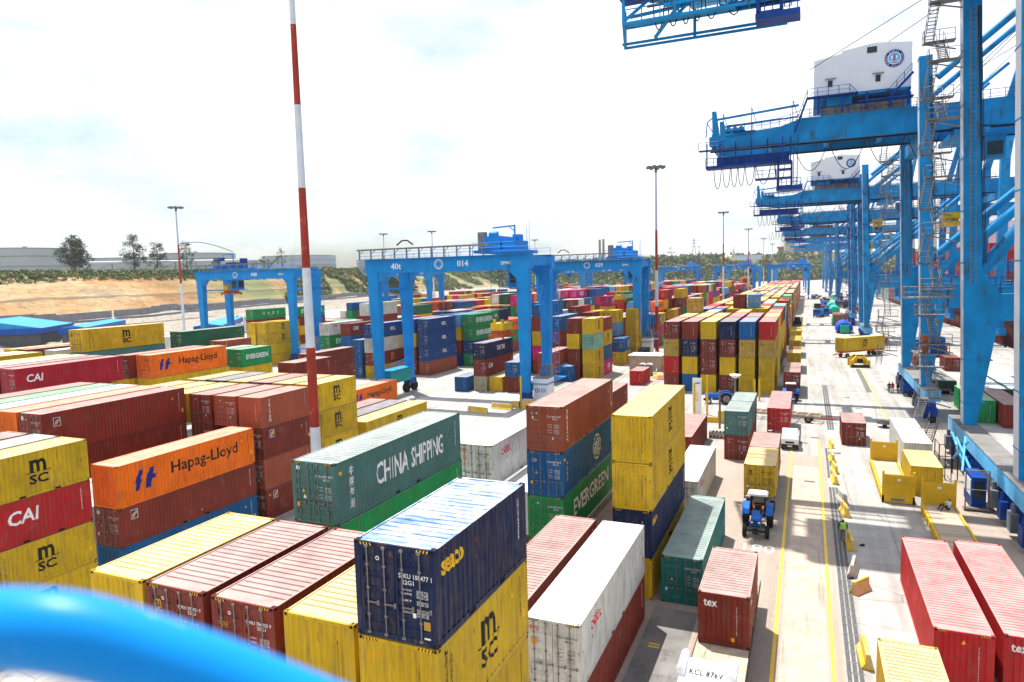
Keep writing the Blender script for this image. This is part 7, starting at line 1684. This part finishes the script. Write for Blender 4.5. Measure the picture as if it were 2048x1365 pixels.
# ------------------------------------------------------------------ people
def person(loc, rz, lab, top, legs, pose='stand', vest=None, hat=None, group='port workers'):
    t = thing('person', lab, 'person', loc, rz, group)
    if pose == 'sit':
        J = dict(pel=(0, 0, .12), ch=(0, .10, .52), nk=(0, .12, .68), hd=(0, .08, .86), sl=(-.2, .12, .62), sr=(.2, .12, .62), el=(-.30, -.10, .42), er=(.30, -.12, .40), wl=(-.12, -.38, .40), wr=(.12, -.40, .38), hl=(-.1, -.02, .12), hr=(.1, -.02, .12), kl=(-.16, -.45, .45), kr=(.16, -.42, .42), al=(-.15, -.62, .04), ar=(.15, -.55, .04), tl=(-.15, -.78, .02), tr=(.15, -.72, .02))
    else:
        sw = .24 if pose == 'walk' else .03
        J = dict(pel=(0, 0, .95), ch=(0, .0, 1.32), nk=(0, 0, 1.50), hd=(0, -.02, 1.68), sl=(-.2, 0, 1.44), sr=(.2, 0, 1.44), el=(-.27, -sw*.5, 1.16), er=(.28, sw*.5, 1.16), wl=(-.25, -.12-sw*.6, .93), wr=(.27, -.05+sw*.8, .93), hl=(-.1, 0, .9), hr=(.1, 0, .9), kl=(-.11, sw*.3, .5), kr=(.11, -sw*.7, .5), al=(-.11, sw*1.4, .09), ar=(.11, -sw*.9, .09), tl=(-.11, sw*1.4-.16, .04), tr=(.11, -sw*.9-.17, .04))
    R = dict(pel=.15, ch=.17, nk=.065, hd=.10, sl=.085, sr=.085, el=.055, er=.055, wl=.04, wr=.04, hl=.11, hr=.11, kl=.075, kr=.075, al=.052, ar=.052, tl=.05, tr=.05)
    E = [('pel', 'ch'), ('ch', 'nk'), ('nk', 'hd'), ('ch', 'sl'), ('ch', 'sr'), ('sl', 'el'), ('el', 'wl'), ('sr', 'er'), ('er', 'wr'), ('pel', 'hl'), ('pel', 'hr'), ('hl', 'kl'), ('kl', 'al'), ('al', 'tl'), ('hr', 'kr'), ('kr', 'ar'), ('ar', 'tr')]
    ks = list(J); V = [Vector(J[k_]) for k_ in ks]; rad = [R[k_] for k_ in ks]; ED = [(ks.index(a), ks.index(b)) for a, b in E]
    for s_, side in (('l', -1), ('r', 1)):   # five fingers on each hand
        wi = ks.index('w'+s_); d = (V[wi]-V[ks.index('e'+s_)]).normalized(); lat = Vector((0, 1, 0))-d*d.y; lat.normalize()
        pm = len(V); V.append(V[wi]+d*.08); rad.append(.034); ED.append((wi, pm))
        for f_, (o_, ln_) in enumerate(((-.030, .070), (-.010, .082), (.010, .078), (.030, .062))):
            a = len(V); V.append(V[pm]+lat*o_+d*.03); rad.append(.010); ED.append((pm, a)); b = len(V); V.append(V[a]+d*ln_*.8+Vector((-side*.012, 0, 0))); rad.append(.008); ED.append((a, b))
        a = len(V); V.append(V[wi]-lat*.045+d*.06); rad.append(.011); ED.append((wi, a))
    me = bpy.data.meshes.new('body'); me.from_pydata([tuple(v) for v in V], ED, []); o = bpy.data.objects.new('body', me); COL.objects.link(o)
    md = o.modifiers.new('skin', 'SKIN'); o.modifiers.new('sub', 'SUBSURF').levels = 1
    for i, sv in enumerate(me.skin_vertices[0].data): sv.radius = (rad[i], rad[i]*.85); sv.use_root = i == 0
    dg = bpy.context.evaluated_depsgraph_get(); dg.update(); m2 = bpy.data.meshes.new_from_object(o.evaluated_get(dg)); bpy.data.objects.remove(o)
    m2.materials.clear()
    for x in ('skin', top, legs, vest or top, hat or 'dark', 'dark'): m2.materials.append(M[x])
    hz = J['hd'][2]; cz = J['nk'][2]; pz = J['pel'][2]
    for p in m2.polygons:
        c = p.center; p.use_smooth = True
        if c.z > hz+.03: p.material_index = 4
        elif c.z > cz+.01: p.material_index = 0
        elif pose == 'sit': p.material_index = (1 if c.y > -.28 and c.z > .22 and c.y > -.12 else 2) if (Vector(c)-Vector(J['wl'])).length > .14 and (Vector(c)-Vector(J['wr'])).length > .14 else 0
        elif c.z > pz+.03 or abs(c.x) > .17: p.material_index = 0 if (abs(c.x) > .17 and c.z < 1.02) else (3 if vest and abs(c.x) < .2 and c.z < 1.46 else 1)
        elif c.z < .11: p.material_index = 5
        else: p.material_index = 2
    put('body', m2, t)
    # face
    m = MB(); fz = hz; y = J['hd'][1]-.088
    for s in (-1, 1): m.box(s*.035-.012, s*.035+.012, y-.006, y+.004, fz+.005, fz+.02)
    m.build('eyes', M['dark'], t); m = MB(); m.prism([(-.014, fz-.03), (.014, fz-.03), (0, fz+.01)], y-.022, y+.01); m.build('nose', M['skin'], t)
    m = MB(); m.box(-.025, .025, y-.004, y+.006, fz-.055, fz-.047); m.build('mouth', M['red_cloth'], t)
    if hat:
        m = MB(); m.tube((0, J['hd'][1], hz+.045), (0, J['hd'][1], hz+.135), .118, 14, .06); m.box(-.09, .09, J['hd'][1]-.18, J['hd'][1]-.05, hz+.04, hz+.055); m.build('hard_hat', M[hat], t)
    return t
person((2.62, 53.9, .02), radians(175), 'man in a green and yellow vest walking away beside the drain grating', 'dark_cloth', 'khaki', 'walk', 'hivis')
person((10.45, 62.0, .62), radians(-70), 'man in a white shirt sitting on the yellow flat rack deck', 'white_cloth', 'dark_cloth', 'sit')
person((12.1, 122.0, 0), radians(160), 'left of the three workers standing by the crane steps, in dark clothes', 'dark_cloth', 'dark_cloth', 'stand', None, 'red')
person((12.6, 122.2, 0), radians(190), 'middle of the three workers by the crane steps, in red overalls', 'red_cloth', 'red_cloth', 'stand', None, 'red')
person((13.25, 121.6, 0), radians(120), 'right of the three workers by the crane steps, in khaki trousers', 'dark_cloth', 'khaki', 'stand')
person((12.0, 126.5, 6.7), radians(10), 'worker in orange overalls standing on the crane stair landing', 'orange_cloth', 'orange_cloth', 'stand', None, 'red')
person((41.0, 176.0, 0), radians(-60), 'worker in dark blue near the ship bow on the quay', 'dark_cloth', 'dark_cloth', 'stand', None, 'white')
person((-3.3, 55.45, .66), 0, 'driver sitting on the nearest blue tractor under its canopy', 'dark_cloth', 'dark_cloth', 'sit')

# ------------------------------------------------------------------ the railing in front of the camera
rp = [(-0.5855, 0.2382, 19.6361), (-0.5117, 0.26, 19.6457), (-0.4696, 0.2728, 19.6471), (-0.444, 0.2885, 19.6397), (-0.4158, 0.3097, 19.6214), (-0.386, 0.3314, 19.6015), (-0.3549, 0.3534, 19.5788), (-0.3013, 0.384, 19.5451), (-0.2435, 0.4261, 19.5001)]
cu = bpy.data.curves.new('handrail', 'CURVE'); cu.dimensions = '3D'; sp = cu.splines.new('NURBS'); sp.points.add(len(rp)-1); cu.bevel_depth = .0265; cu.bevel_resolution = 8; cu.resolution_u = 10
for i, p in enumerate(rp): sp.points[i].co = (*p, 1)
sp.use_endpoint_u = True; sp.order_u = 4
ob = bpy.data.objects.new('handrail', cu); COL.objects.link(ob); dg = bpy.context.evaluated_depsgraph_get(); dg.update(); me = bpy.data.meshes.new_from_object(ob.evaluated_get(dg)); bpy.data.objects.remove(ob)
me.materials.clear(); me.materials.append(simple('glossy_rail_blue', (.001, .235, .66), .38, 0, .10, 3, ((.45, .50, .52), 14, .60)))
for p in me.polygons: p.use_smooth = True
t = thing('handrail', 'blurred bright blue handrail curving across the bottom left corner', 'handrail', rp[1])
o = put('rail', me, t); o.location = tuple(-v for v in rp[1])

# ------------------------------------------------------------------ air
hz = bpy.data.materials.new('air'); hz.use_nodes = True; hn = hz.node_tree; hn.nodes.clear(); ho_ = hn.nodes.new('ShaderNodeOutputMaterial'); pv = hn.nodes.new('ShaderNodeVolumePrincipled')
pv.inputs['Color'].default_value = (.92, .96, 1, 1); pv.inputs['Density'].default_value = .00008; pv.inputs['Anisotropy'].default_value = .2; hn.links.new(pv.outputs[0], ho_.inputs['Volume'])
tag(MB().box(-3600, 3600, -500, 1800, -8, 125).build('haze', hz), kind='stuff')
# ------------------------------------------------------------------ render settings
bpy.data.scenes.remove(TS)
S.render.engine = 'CYCLES'
S.cycles.max_bounces = 5; S.cycles.diffuse_bounces = 3; S.cycles.glossy_bounces = 2; S.cycles.transmission_bounces = 2; S.cycles.volume_bounces = 0; S.cycles.caustics_reflective = False; S.cycles.caustics_refractive = False
